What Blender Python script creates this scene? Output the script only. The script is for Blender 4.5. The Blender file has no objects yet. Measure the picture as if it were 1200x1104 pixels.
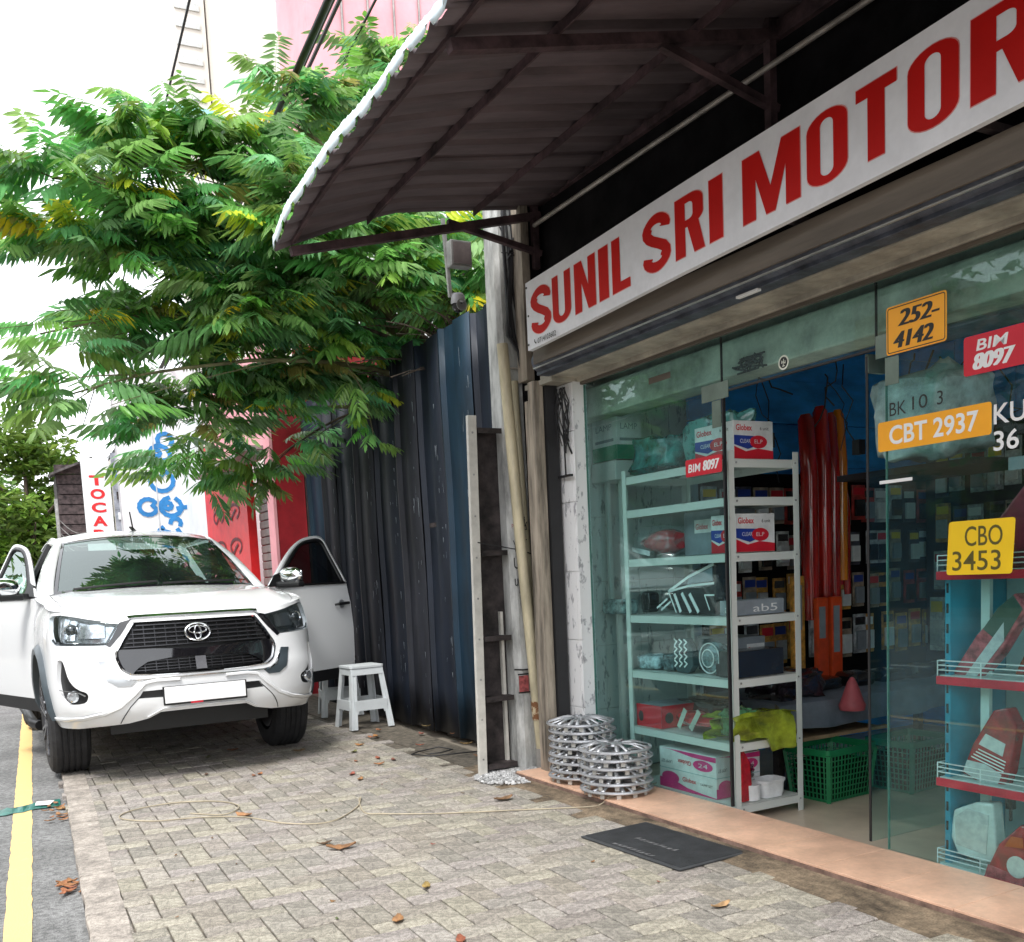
import bpy, bmesh, math, random
from mathutils import Vector, Matrix, geometry
R = math.radians
random.seed(7)
scn = bpy.context.scene
COL = scn.collection
# ---------------------------------------------------------------- camera
cam_d = bpy.data.cameras.new('camera'); cam = bpy.data.objects.new('camera', cam_d); COL.objects.link(cam)
cam_d.sensor_fit = 'HORIZONTAL'; cam_d.sensor_width = 36.0; cam_d.lens = 34.65
cam_d.shift_x = 0.0; cam_d.shift_y = 248/1200
cam_d.clip_start = .05; cam_d.clip_end = 2000
CR = ((.89858,.090339,.42941),(-.436214,.077618,.896489),(-.047658,.992882,-.109153))
cam.matrix_world = Matrix(((CR[0][0], CR[0][1], -CR[0][2], 0), (CR[1][0], CR[1][1], -CR[1][2], 0), (CR[2][0], CR[2][1], -CR[2][2], 1.35), (0, 0, 0, 1)))
scn.camera = cam
# ---------------------------------------------------------------- light: bright overcast
SUN_EL, SUN_AZ = R(58), R(-140)          # azimuth: clockwise from +Y
w = bpy.data.worlds.new('World'); scn.world = w; w.use_nodes = True
nt = w.node_tree; nt.nodes.clear()
o_ = nt.nodes.new('ShaderNodeOutputWorld'); bg = nt.nodes.new('ShaderNodeBackground')
sky = nt.nodes.new('ShaderNodeTexSky'); sky.sky_type = 'NISHITA'; sky.sun_disc = False
sky.sun_elevation = SUN_EL; sky.sun_rotation = SUN_AZ; sky.dust_density = 1.0; sky.air_density = 1.0
hs = nt.nodes.new('ShaderNodeHueSaturation'); hs.inputs['Saturation'].default_value = .22; hs.inputs['Value'].default_value = 1.25
nt.links.new(sky.outputs[0], hs.inputs['Color'])
cl = nt.nodes.new('ShaderNodeMix'); cl.data_type = 'RGBA'; cl.inputs[0].default_value = .65; cl.inputs[7].default_value = (6.6, 6.75, 7.0, 1)   # even cloud layer over the sky
nt.links.new(hs.outputs[0], cl.inputs[6]); nt.links.new(cl.outputs[2], bg.inputs['Color'])
bg.inputs['Strength'].default_value = .15
nt.links.new(bg.outputs[0], o_.inputs['Surface'])
sl = bpy.data.lights.new('sun', 'SUN'); sl.energy = 1.5; sl.angle = R(16); sl.color = (1, .97, .92)
so = bpy.data.objects.new('sun', sl); COL.objects.link(so)
sd = Vector((math.sin(SUN_AZ)*math.cos(SUN_EL), math.cos(SUN_AZ)*math.cos(SUN_EL), math.sin(SUN_EL)))
so.rotation_euler = sd.to_track_quat('Z', 'Y').to_euler()
vs = scn.view_settings; vs.view_transform = 'Standard'; vs.look = 'None'; vs.exposure = 1.3; vs.gamma = 1.0; vs.use_curve_mapping = False
scn.cycles.max_bounces = 8; scn.cycles.transparent_max_bounces = 16
# ---------------------------------------------------------------- materials
MATS = {}
def lk(t, a, b): t.links.new(a, b)
def mat(name, col, rough=.6, metal=0., var=.12, vs_=6., bump=0., bs=40., spec=.5, col2=None, alpha=None, trans=0., coat=0., stretch=None, emis=0., thr=None, backlit=0., speck=0., sps=240.):
    """Principled material: base colour broken up by noise, fine bump"""
    if name in MATS: return MATS[name]
    m = bpy.data.materials.new(name); m.use_nodes = True; t = m.node_tree; n = t.nodes
    p = n['Principled BSDF']; p.inputs['Roughness'].default_value = rough; p.inputs['Metallic'].default_value = metal
    p.inputs['Specular IOR Level'].default_value = spec
    if trans: p.inputs['Transmission Weight'].default_value = trans
    if coat: p.inputs['Coat Weight'].default_value = coat; p.inputs['Coat Roughness'].default_value = .04
    tc = n.new('ShaderNodeTexCoord'); mp = n.new('ShaderNodeMapping'); lk(t, tc.outputs['Object'], mp.inputs[0])
    if stretch: mp.inputs['Scale'].default_value = stretch
    nz = n.new('ShaderNodeTexNoise'); nz.inputs['Scale'].default_value = vs_; nz.inputs['Detail'].default_value = 5; nz.inputs['Roughness'].default_value = .65
    lk(t, mp.outputs[0], nz.inputs['Vector'])
    c2 = col2 or tuple(c*(1-var*2.2) for c in col)
    mx = n.new('ShaderNodeMix'); mx.data_type = 'RGBA'; mx.inputs[6].default_value = (*c2, 1); 
    top = col if col2 else tuple(min(1, c*(1+var)) for c in col)
    mx.inputs[7].default_value = (*top, 1)
    rp = n.new('ShaderNodeValToRGB'); lo, hi = thr or (.32, .66)
    rp.color_ramp.elements[0].position = lo; rp.color_ramp.elements[1].position = hi
    lk(t, nz.outputs['Fac'], rp.inputs[0]); lk(t, rp.outputs[0], mx.inputs[0]); lk(t, mx.outputs[2], p.inputs['Base Color'])
    if speck:
        n3 = n.new('ShaderNodeTexNoise'); n3.inputs['Scale'].default_value = sps; n3.inputs['Detail'].default_value = 2; lk(t, tc.outputs['Object'], n3.inputs['Vector'])
        n4 = n.new('ShaderNodeTexNoise'); n4.inputs['Scale'].default_value = sps*.22; n4.inputs['Detail'].default_value = 3; lk(t, tc.outputs['Object'], n4.inputs['Vector'])
        ad = n.new('ShaderNodeMath'); ad.operation = 'ADD'; lk(t, n3.outputs['Fac'], ad.inputs[0]); lk(t, n4.outputs['Fac'], ad.inputs[1])
        mr = n.new('ShaderNodeMapRange'); mr.inputs[1].default_value = .78; mr.inputs[2].default_value = 1.2; mr.inputs[3].default_value = 1-speck; mr.inputs[4].default_value = 1+speck*.8; lk(t, ad.outputs[0], mr.inputs[0])
        h = n.new('ShaderNodeHueSaturation'); lk(t, mr.outputs[0], h.inputs['Value']); lk(t, mx.outputs[2], h.inputs['Color']); lk(t, h.outputs[0], p.inputs['Base Color'])
    if bump:
        n2 = n.new('ShaderNodeTexNoise'); n2.inputs['Scale'].default_value = bs; n2.inputs['Detail'].default_value = 4
        lk(t, mp.outputs[0], n2.inputs['Vector'])
        b = n.new('ShaderNodeBump'); b.inputs['Strength'].default_value = bump; b.inputs['Distance'].default_value = .01
        lk(t, n2.outputs['Fac'], b.inputs['Height']); lk(t, b.outputs[0], p.inputs['Normal'])
    if emis: p.inputs['Emission Color'].default_value = (*col, 1); p.inputs['Emission Strength'].default_value = emis
    if backlit:
        tl = n.new('ShaderNodeBsdfTranslucent'); lk(t, mx.outputs[2], tl.inputs[0])
        ms = n.new('ShaderNodeMixShader'); ms.inputs[0].default_value = backlit
        out = [k for k in n if k.type == 'OUTPUT_MATERIAL'][0]
        lk(t, p.outputs[0], ms.inputs[1]); lk(t, tl.outputs[0], ms.inputs[2]); lk(t, ms.outputs[0], out.inputs[0])
    MATS[name] = m; m['p'] = 1
    return m
def rnd_tint(m, amt=.25, sat=0.):
    """vary value per object"""
    t = m.node_tree; n = t.nodes; p = n['Principled BSDF']
    src = p.inputs['Base Color'].links[0].from_socket
    oi = n.new('ShaderNodeObjectInfo'); h = n.new('ShaderNodeHueSaturation')
    mr = n.new('ShaderNodeMapRange'); mr.inputs[3].default_value = 1-amt; mr.inputs[4].default_value = 1+amt
    lk(t, oi.outputs['Random'], mr.inputs[0]); lk(t, mr.outputs[0], h.inputs['Value']); lk(t, src, h.inputs['Color'])
    lk(t, h.outputs[0], p.inputs['Base Color']); return m
def vcol(m, name='tint'):
    """multiply base colour by a per-piece tint stored on the mesh"""
    t = m.node_tree; n = t.nodes; p = n['Principled BSDF']
    src = p.inputs['Base Color'].links[0].from_socket
    a = n.new('ShaderNodeAttribute'); a.attribute_name = name
    mx = n.new('ShaderNodeMix'); mx.data_type = 'RGBA'; mx.blend_type = 'MULTIPLY'; mx.inputs[0].default_value = 1
    lk(t, src, mx.inputs[6]); lk(t, a.outputs['Color'], mx.inputs[7]); lk(t, mx.outputs[2], p.inputs['Base Color'])
    for k in n:
        if k.type == 'BSDF_TRANSLUCENT': lk(t, mx.outputs[2], k.inputs[0])
    return m
def glass(name, tint=(.75, .9, .88), refl=1.5, dirt=.04, dirtcol=(.6, .75, .72), rough=.0):
    if name in MATS: return MATS[name]
    m = bpy.data.materials.new(name); m.use_nodes = True; t = m.node_tree; n = t.nodes; n.clear()
    out = n.new('ShaderNodeOutputMaterial'); tr = n.new('ShaderNodeBsdfTransparent'); tr.inputs[0].default_value = (*tint, 1)
    gl = n.new('ShaderNodeBsdfGlossy'); gl.inputs['Roughness'].default_value = rough; gl.inputs[0].default_value = (.9, 1, .97, 1)
    lw = n.new('ShaderNodeLayerWeight'); lw.inputs[0].default_value = .5; f0 = ((refl-1)/(refl+1))**2
    pw = n.new('ShaderNodeMath'); pw.operation = 'POWER'; pw.inputs[1].default_value = 5; lk(t, lw.outputs['Facing'], pw.inputs[0])
    fr = n.new('ShaderNodeMath'); fr.operation = 'MULTIPLY_ADD'; fr.inputs[1].default_value = 1-f0; fr.inputs[2].default_value = f0; lk(t, pw.outputs[0], fr.inputs[0])
    ms = n.new('ShaderNodeMixShader'); lk(t, fr.outputs[0], ms.inputs[0]); lk(t, tr.outputs[0], ms.inputs[1]); lk(t, gl.outputs[0], ms.inputs[2])
    df = n.new('ShaderNodeBsdfDiffuse'); df.inputs[0].default_value = (*dirtcol, 1)
    tc = n.new('ShaderNodeTexCoord'); nz = n.new('ShaderNodeTexNoise'); nz.inputs['Scale'].default_value = 3; nz.inputs['Detail'].default_value = 6
    lk(t, tc.outputs['Object'], nz.inputs['Vector'])
    mr = n.new('ShaderNodeMapRange'); mr.inputs[1].default_value = .35; mr.inputs[2].default_value = .75; mr.inputs[3].default_value = dirt*.4; mr.inputs[4].default_value = dirt*1.8
    lk(t, nz.outputs['Fac'], mr.inputs[0])
    m2 = n.new('ShaderNodeMixShader'); lk(t, mr.outputs[0], m2.inputs[0]); lk(t, ms.outputs[0], m2.inputs[1]); lk(t, df.outputs[0], m2.inputs[2])
    lk(t, m2.outputs[0], out.inputs[0]); MATS[name] = m; return m
# ---------------------------------------------------------------- mesh helpers
FA = R(2.801)                                 # the shop front is turned by this against the kerb
FM = Matrix.Rotation(FA, 4, 'Z')
def F(n, u, z): return FM @ Vector((n, u, z)) # n across the pavement, u along the shop front
class MB:
    def __init__(s): s.v = []; s.f = []; s.m = []; s.t = []; s.cur = 0; s.tint = None
    def add(s, vs, fs, M=None):
        b = len(s.v); s.v += [tuple(M @ Vector(v)) if M else tuple(v) for v in vs]
        s.f += [tuple(b+i for i in f) for f in fs]; s.m += [s.cur]*len(fs); s.t += [s.tint]*len(fs); return s
    def box(s, a, b, M=None):
        x0, y0, z0 = a; x1, y1, z1 = b
        if x0 > x1: x0, x1 = x1, x0
        if y0 > y1: y0, y1 = y1, y0
        if z0 > z1: z0, z1 = z1, z0
        return s.add([(x0,y0,z0),(x1,y0,z0),(x1,y1,z0),(x0,y1,z0),(x0,y0,z1),(x1,y0,z1),(x1,y1,z1),(x0,y1,z1)],
                     [(0,3,2,1),(4,5,6,7),(0,1,5,4),(1,2,6,5),(2,3,7,6),(3,0,4,7)], M)
    def cbox(s, c, d, M=None): return s.box([c[i]-d[i]/2 for i in range(3)], [c[i]+d[i]/2 for i in range(3)], M)
    def beam(s, p, q, w, h, up=(0,0,1)):
        p, q = Vector(p), Vector(q); d = (q-p); L = d.length; d.normalize(); x = d.cross(Vector(up)); 
        if x.length < 1e-4: x = d.cross(Vector((1,0,0)))
        x.normalize(); z = x.cross(d); M = Matrix(((x.x,d.x,z.x,p.x),(x.y,d.y,z.y,p.y),(x.z,d.z,z.z,p.z),(0,0,0,1)))
        return s.box((-w/2,0,-h/2),(w/2,L,h/2),M)
    def tube(s, pts, r, n=8, cap=True, M=None):
        pts = [Vector(p) for p in pts]; rs = r if isinstance(r,(list,tuple)) else [r]*len(pts)
        vs = []; fs = []; prev = None
        for i, p in enumerate(pts):
            d = (pts[min(i+1,len(pts)-1)]-pts[max(i-1,0)]).normalized()
            if prev is None: a = d.orthogonal().normalized()
            else:
                a = prev-d*prev.dot(d); a = a.normalized() if a.length > 1e-6 else d.orthogonal().normalized()
            prev = a; b = d.cross(a)
            for k in range(n):
                t = 2*math.pi*k/n; vs.append(p+(a*math.cos(t)+b*math.sin(t))*rs[i])
        for i in range(len(pts)-1):
            for k in range(n): fs.append((i*n+k, i*n+(k+1)%n, (i+1)*n+(k+1)%n, (i+1)*n+k))
        if cap: fs += [tuple(reversed(range(n))), tuple((len(pts)-1)*n+k for k in range(n))]
        return s.add(vs, fs, M)
    def lathe(s, prof, n=24, M=None, caps=True):
        vs = []; fs = []
        for (r, z) in prof:
            for k in range(n): t = 2*math.pi*k/n; vs.append((r*math.cos(t), r*math.sin(t), z))
        for i in range(len(prof)-1):
            for k in range(n): fs.append((i*n+k, i*n+(k+1)%n, (i+1)*n+(k+1)%n, (i+1)*n+k))
        if caps:
            if prof[0][0] > 1e-5: fs.append(tuple(reversed(range(n))))
            if prof[-1][0] > 1e-5: fs.append(tuple((len(prof)-1)*n+k for k in range(n)))
        return s.add(vs, fs, M)
    def prism(s, poly, d, M=None):
        """extrude a polygon in local XY by d along +Z"""
        n = len(poly); ar = sum(poly[i][0]*poly[(i+1)%n][1]-poly[(i+1)%n][0]*poly[i][1] for i in range(n))
        if ar < 0: poly = poly[::-1]
        vs = [(x,y,0) for x,y in poly]+[(x,y,d) for x,y in poly]
        tri = geometry.tessellate_polygon([[Vector((x,y,0)) for x,y in poly]])
        fs = []
        for a,b,c in tri:
            A,B,C = poly[a],poly[b],poly[c]
            if (B[0]-A[0])*(C[1]-A[1])-(C[0]-A[0])*(B[1]-A[1]) < 0: b,c = c,b
            fs += [(a,c,b),(a+n,b+n,c+n)]
        fs += [(i,(i+1)%n,(i+1)%n+n,i+n) for i in range(n)]
        return s.add(vs, fs, M)
    def grid(s, rows, closed=False):
        nr, nc = len(rows), len(rows[0]); vs = [p for r in rows for p in r]
        fs = [(i*nc+j, i*nc+(j+1)%nc, (i+1)*nc+(j+1)%nc, (i+1)*nc+j) for i in range(nr-1) for j in range(nc if closed else nc-1)]
        return s.add(vs, fs)
    def build(s, name, ms, parent=None, base=(0,0,0), smooth=None, bevel=0, kind=None, label=None, cat=None, group=None, fm=True, thick=0, subsurf=0):
        me = bpy.data.meshes.new(name); B = Vector(base)
        me.from_pydata([Vector(v)-B for v in s.v], [], s.f); 
        if not isinstance(ms, (list, tuple)): ms = [ms]
        for m in ms: me.materials.append(m)
        if len(ms) > 1: me.polygons.foreach_set('material_index', s.m)
        if any(t is not None for t in s.t):
            at = me.color_attributes.new('tint', 'FLOAT_COLOR', 'CORNER'); buf = []
            for p, t in zip(me.polygons, s.t):
                t = t or (1,1,1)
                buf += [*t, 1]*p.loop_total
            at.data.foreach_set('color', buf)
        me.validate()
        ob = bpy.data.objects.new(name, me); COL.objects.link(ob)
        if smooth is not None:
            me.shade_smooth(); me.set_sharp_from_angle(angle=R(smooth))
        if thick:
            q = ob.modifiers.new('solid', 'SOLIDIFY'); q.thickness = thick; q.offset = 0
        if subsurf:
            q = ob.modifiers.new('sub', 'SUBSURF'); q.levels = q.render_levels = subsurf
        if bevel:
            q = ob.modifiers.new('bev', 'BEVEL'); q.width = bevel; q.segments = 2; q.limit_method = 'ANGLE'; q.angle_limit = R(40); q.harden_normals = False
        if parent is not None: ob.parent = parent
        elif fm: ob.matrix_world = FM @ Matrix.Translation(B)
        else: ob.location = B
        meta(ob, label, cat, group, kind)
        return ob
def meta(o, label=None, cat=None, group=None, kind=None):
    if label: o['label'] = label
    if cat: o['category'] = cat
    if group: o['group'] = group
    if kind: o['kind'] = kind
    return o
def thing(name, label, cat, base=(0,0,0), group=None, fm=True, rz=0.):
    """Empty at the thing's base; base in shop-front coordinates (n,u,z) when fm"""
    o = bpy.data.objects.new(name, None); o.empty_display_size = .1; COL.objects.link(o)
    L = Matrix.Translation(Vector(base)) @ Matrix.Rotation(rz, 4, 'Z')
    o.matrix_world = (FM @ L) if fm else L
    return meta(o, label, cat, group)
def mtx(pos, rz=0, rx=0, ry=0): return Matrix.Translation(Vector(pos)) @ Matrix.Rotation(rz,4,'Z') @ Matrix.Rotation(rx,4,'X') @ Matrix.Rotation(ry,4,'Y')
def rrect(w, h, r, n=4, cx=0, cy=0):
    o = []
    for (sx, sy, a0) in ((1,-1,-90),(1,1,0),(-1,1,90),(-1,-1,180)):
        for k in range(n+1):
            a = R(a0+90*k/n); o.append((cx+sx*(w/2-r)+r*math.cos(a), cy+sy*(h/2-r)+r*math.sin(a)))
    return o
def dup(o, parent=None, **kw):
    c = o.copy(); COL.objects.link(c)
    if parent is not None: c.parent = parent
    for ch in list(o.children): dup(ch, c)
    return c
_tc = {}
def text2d(s, off=0., shear=0., sp=1.):
    """glyph outlines as flat triangles; width/height normalised so that cap height = 1"""
    k = (s, off, shear, sp)
    if k in _tc: return _tc[k]
    c = bpy.data.curves.new('txt', 'FONT'); c.body = s; c.size = 1; c.offset = off; c.shear = shear; c.space_character = sp; c.resolution_u = 4
    ob = bpy.data.objects.new('txt', c); COL.objects.link(ob)
    dg = bpy.context.evaluated_depsgraph_get(); dg.update()
    me = bpy.data.meshes.new_from_object(ob.evaluated_get(dg))
    vs = [v.co.copy() for v in me.vertices]; fs = [tuple(p.vertices) for p in me.polygons]
    bpy.data.objects.remove(ob); bpy.data.meshes.remove(me); bpy.data.curves.remove(c)
    x0 = min(v.x for v in vs); x1 = max(v.x for v in vs); y0 = min(v.y for v in vs); y1 = max(v.y for v in vs)
    vs = [((v.x-x0)/(x1-x0), (v.y-y0)/(y1-y0), 0) for v in vs]
    _tc[k] = (vs, fs); return vs, fs
def text_on(mb, s, M, w, h, off=0., shear=0., smear=0, sp=1., lift=0.):
    """write s into a w x h box: M maps local XY (text plane) to place; smear thickens the verticals only"""
    vs, fs = text2d(s, off, shear, sp)
    k = 4 if smear else 1
    for i in range(k):
        dx = smear*i/max(1, k-1)
        mb.add([(x*(w-smear)+dx, y*h, lift+i*.00012) for x, y, _ in vs], fs, M)
def street_plane(n, u, z):
    """text plane on the shop front seen from the street: X runs towards small u, Y up, normal to the street"""
    return Matrix(((0,0,-1,n),(-1,0,0,u),(0,1,0,z),(0,0,0,1)))
def end_plane(n, u, z):
    """text plane facing the camera end (-u): X runs with n, Y up"""
    return Matrix(((1,0,0,n),(0,0,-1,u),(0,1,0,z),(0,0,0,1)))
# ================================================================ ground, road, kerb, pavement
m_ground = mat('bare_ground', (.22,.19,.15), .95, var=.2, vs_=1.2, bump=.4, bs=30)
m_asph = mat('asphalt', (.195,.195,.192), .9, var=.14, vs_=2., bump=.7, bs=160, speck=.45, sps=150)
m_kerb = mat('kerb_concrete', (.36,.32,.28), .9, var=.22, vs_=5, bump=.6, bs=90, speck=.28, sps=160)
m_yel = mat('yellow_road_paint', (.74,.50,.20), .75, var=.10, vs_=14, bump=.25, bs=120, col2=(.52,.40,.24), thr=(.22,.42))
m_white = mat('white_road_paint', (.7,.7,.7), .7, vs_=12)
m_bed = mat('jointing_sand', (.13,.112,.088), .95, var=.3, vs_=20, bump=.5, bs=90)
m_pav = vcol(mat('concrete_paver', (.355,.33,.29), .92, var=.16, vs_=9, bump=.8, bs=150, speck=.42, sps=210))
m_apron = mat('stained_screed', (.20,.15,.10), .85, speck=.35, sps=120, var=.35, vs_=8, bump=.4, bs=50, stretch=(1,.35,1))
MB().box((-400,-60,-.6),(400,900,-.12)).build('ground', m_ground, kind='structure', fm=False)
MB().box((-8.2,-30,-.12),(.082,160,-.035)).build('road', m_asph, kind='structure', fm=False)
def wob(p, a): return p+random.uniform(-a, a)
b = MB(); yy = -8.
xs = []
while yy < 90:
    xs.append((wob(-.235,.004), wob(-.128,.004), yy)); yy += .09 if yy < 14 else 1.
for (a0,a1,ya),(b0,b1,yb) in zip(xs, xs[1:]): b.add([(a0,ya,-.031),(a1,ya,-.031),(b1,yb,-.031),(b0,yb,-.031)], [(0,1,2,3)])
b.build('yellow_line', m_yel, kind='structure', fm=False)
b = MB()
for k in range(9): b.add([(-3.7,2+k*6,-.031),(-3.58,2+k*6,-.031),(-3.58,5+k*6,-.031),(-3.7,5+k*6,-.031)], [(0,1,2,3)])
b.build('white_lane_dashes', m_white, kind='structure', fm=False)
MB().box((-11.5,-30,-.12),(-8.2,160,.03)).build('far_pavement', mat('far_slab',(.40,.38,.34),.9,bump=.3), kind='structure', fm=False)
# kerb: flush stones, each one a piece
kb = bpy.data.objects.new('kerb', None); COL.objects.link(kb); kb['kind'] = 'structure'
y = -1.2
while y < 60:
    L = .62+random.uniform(-.03,.03) if y < 20 else 3.; e = random.uniform(-.002,.002)
    s = MB(); x0, x1 = .082, .236; z1 = .004+e
    n = 6
    top = [(wob(x0,.006), y+L*i/n) for i in range(n+1)]; tr = [(wob(x1,.003), y+L*i/n) for i in range(n+1)]
    vs = []; 
    for (a, ya), (c, yc) in zip(top, tr):
        yj = min(max(ya, y+.004), y+L-.004)
        vs += [(a-.004,yj,-.12),(a,yj,z1-.008),(a+.008,yj,z1),(c,yj,z1),(c,yj,-.12)]
    fs = [(i*5+j, i*5+j+1, i*5+j+6, i*5+j+5) for i in range(n) for j in range(4)]+[(4,3,2,1,0),(n*5,n*5+1,n*5+2,n*5+3,n*5+4)]
    s.add(vs, [f[::-1] for f in fs]); s.build('kerb_stone', m_kerb, kb, fm=False); y += L
# pavement bed and pavers (herringbone, 235 x 117 mm), turned 1.4 degrees
MB().box((.236,-3,-.12),(3.0,60,-.013)).build('paving_bed', m_bed, kind='structure', fm=False)
pv = bpy.data.objects.new('pavement', None); COL.objects.link(pv); pv['kind'] = 'structure'
PR = Matrix.Rotation(R(1.4), 4, 'Z'); S_ = .1175
def inpav(x, y): 
    p = FM.inverted() @ Vector((x, y, 0)); return x > .225+.03 and p.x < 2.97 and y > -.5
cells = []
for j in range(-40, 240):
    for i in range(-30, 60):
        if (i-j) % 4 == 0: cells.append((i, j, 2, 1))
        if (i-j) % 4 == 3: cells.append((i, j, 1, 2))
pcs = []
for (i, j, w_, h_) in cells:
    cx, cy = (i+w_/2)*S_, (j+h_/2)*S_; c = PR @ Vector((cx, cy, 0))
    if c.y > 22 or not (.16 < c.x < 3.35) or c.y < -.4: continue
    q = FM.inverted() @ c
    if q.x > 2.93: continue
    pcs.append((c, w_*S_, h_*S_))
def dist(c): return (c - Vector((0,0,1.35))).length
def infr(c):
    d = c - Vector((0,0,1.35)); cz = .42941*d.x+.896489*d.y-.109153*d.z; cx = .89858*d.x-.436214*d.y-.047658*d.z; cy = .090339*d.x+.077618*d.y+.992882*d.z
    if cz < .3: return False
    X = 600+1155*cx/cz; Y = 800-1155*cy/cz
    return -20 < X < 1220 and Y < 1125
vis = sorted([p for p in pcs if infr(p[0])], key=lambda p: dist(p[0])); near = vis[:300]; ids = set(id(p) for p in near)
meshes = {}
def paver_mesh(w_, h_, seed):
    rr = random.Random(seed); g = rr.uniform(.0030,.0046); c = .005; a, b_ = w_/2-g, h_/2-g
    ring = [(-a,-b_),(a,-b_),(a,b_),(-a,b_)]; vs = []
    ring = [(x+rr.uniform(-.0015,.0015), y+rr.uniform(-.0015,.0015)) for x, y in ring]
    vs += [(x,y,-.05) for x,y in ring]+[(x,y,-.005) for x,y in ring]+[(x*(1-c/a),y*(1-c/b_),rr.uniform(-.001,.001)) for x,y in ring]
    fs = [(l*4+k, l*4+(k+1)%4, (l+1)*4+(k+1)%4, (l+1)*4+k) for l in range(2) for k in range(4)]+[(8,9,10,11)]
    return vs, fs
stuff = MB()
variants = {}
for w2 in (0, 1):
    for s in range(14):
        t = random.uniform(.74, 1.10); tint = (t, t*random.uniform(.96,1.0), t*random.uniform(.90,1.02))
        mb = MB(); mb.tint = tint; d = (2*S_, S_) if w2 == 0 else (S_, 2*S_)
        vs, fs = paver_mesh(*d, s); mb.add(vs, fs); variants[(w2, s)] = (vs, fs, tint, mb)
first = {}
for p in pcs:
    c, w_, h_ = p; k = (0 if w_ > h_ else 1, random.randrange(14)); vs, fs, tint, mb = variants[k]
    T = Matrix.Translation((c.x, c.y, random.uniform(-.0018,.0018))) @ Matrix.Rotation(R(1.4)+random.uniform(-.008,.008), 4, 'Z') @ Matrix.Rotation(random.uniform(-.006,.006), 4, 'X')
    if id(p) in ids:
        if k not in first: 
            o = mb.build('paver', m_pav, pv, fm=False); first[k] = o
        else: o = first[k].copy(); COL.objects.link(o)
        o.matrix_world = T
        o.parent = pv
    else: stuff.tint = tint; stuff.add(vs, fs, T)
stuff.build('distant_pavers', m_pav, pv, fm=False, kind='stuff')
MB().box((.236,22,-.12),(3.3,60,-.002)).build('far_pavement_slab', mat('pav_far',(.42,.39,.33),.9,bump=.3), kind='structure', fm=False)
# screed apron between the pavers and the shop step
b = MB(); rows = []
uu = 0.
while uu < 6.3:
    rows.append([(2.84, uu, -.0125), (2.90+random.uniform(-.02,.02), uu, -.0035), (2.95+random.uniform(-.01,.01), uu, .002), (3.0, uu, .006+random.uniform(-.002,.002)), (3.085, uu, .014), (3.12, uu, .014)]); uu += .12
b.grid(rows); b.build('screed_apron', m_apron, kind='structure', smooth=60)
MB().box((3.0,-6,-.12),(3.09,40,-.004)).build('plinth_edge', m_bed, kind='structure')
# shop step: peach tiles laid end to end
stp = bpy.data.objects.new('shop_step', None); COL.objects.link(stp); stp.matrix_world = FM; stp['kind'] = 'structure'
m_peach = rnd_tint(mat('peach_floor_tile', (.76,.48,.335), .38, speck=.06, sps=60, var=.12, vs_=3, bump=.08, bs=60), .05)
MB().box((3.078,-3,-.1),(3.5,5.75,.030)).build('step_core', mat('step_mortar',(.22,.14,.11),.8,var=.25,vs_=14,bump=.3), stp, fm=False)
for k in range(25):
    u1 = 5.70-.335*k; MB().box((3.083,u1-.3325,.0305),(3.50,u1,.042)).build('tile', m_peach, stp, fm=False, bevel=.002)
MB().box((3.45,-3,-.12),(7.4,5.84,-.06)).build('shop_floor', mat('shop_floor_tile', (.62,.50,.38), .3, var=.1, vs_=3), kind='structure')
# gravel spill round the pole
m_grav = vcol(mat('grey_gravel', (.52,.52,.52), .9, var=.2, vs_=30)); b = MB()
for k in range(1500):
    a = random.uniform(0, 2*math.pi); r_ = .50*math.sqrt(random.random()); n_, u_ = 3.12+r_*math.cos(a)*.62, 5.72+r_*math.sin(a)*.55
    s = random.uniform(.004,.012); t = random.uniform(.6,1.25); b.tint = (t,t,t)
    if n_ > 3.06 and u_ < 5.72: continue
    M = mtx((n_,u_,.012+.02*max(0,1-r_*2.2)), random.random()*6, random.random()*3)
    b.add([(-s,-s*.7,-s*.6),(s,-s*.8,-s*.5),(s*.8,s,-s*.6),(-s,s*.8,-s*.4),(-s*.6,-s*.6,s*.5),(s*.7,-s*.5,s*.6),(s*.5,s*.7,s*.4),(-s*.7,s*.5,s*.6)], [(0,3,2,1),(4,5,6,7),(0,1,5,4),(1,2,6,5),(2,3,7,6),(3,0,4,7)], M)
b.build('gravel', m_grav, kind='stuff')
b = MB(); b.lathe([(.50,-.005),(.42,.008),(.25,.02),(.1,.03),(0.0001,.03)], 26, mtx((3.14,5.80,0)) @ Matrix.Diagonal((.62,.6,1,1)), caps=False)
b.build('gravel_heap', mat('gravel_fines',(.42,.42,.41),.95,bump=.8,bs=120), kind='structure', smooth=80)
# ================================================================ the shop
m_wood = mat('weathered_wood', (.34,.29,.23), .85, var=.35, vs_=5, bump=.5, bs=40, stretch=(3,3,.35))
m_steel_rust = mat('rusty_dark_steel', (.075,.055,.055), .7, var=.4, vs_=8, bump=.2, metal=.3)
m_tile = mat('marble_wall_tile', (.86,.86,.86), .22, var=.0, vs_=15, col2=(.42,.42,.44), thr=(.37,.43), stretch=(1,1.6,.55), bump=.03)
m_tilegrey = mat('tile_grout', (.33,.32,.30), .9)
m_brown = mat('brown_shutter_hood', (.125,.10,.078), .6, var=.2, vs_=4, bump=.15, stretch=(1,.2,2))
m_roll = mat('dark_blue_grey_shutter_roll', (.085,.095,.125), .5, var=.3, vs_=9, metal=.2, bump=.3)
m_soff = mat('dusty_plaster', (.42,.385,.32), .9, var=.22, vs_=4, bump=.35, bs=45)
m_dark = mat('dark_interior_paint', (.009,.008,.009), .9, var=.3, spec=.15)
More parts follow.
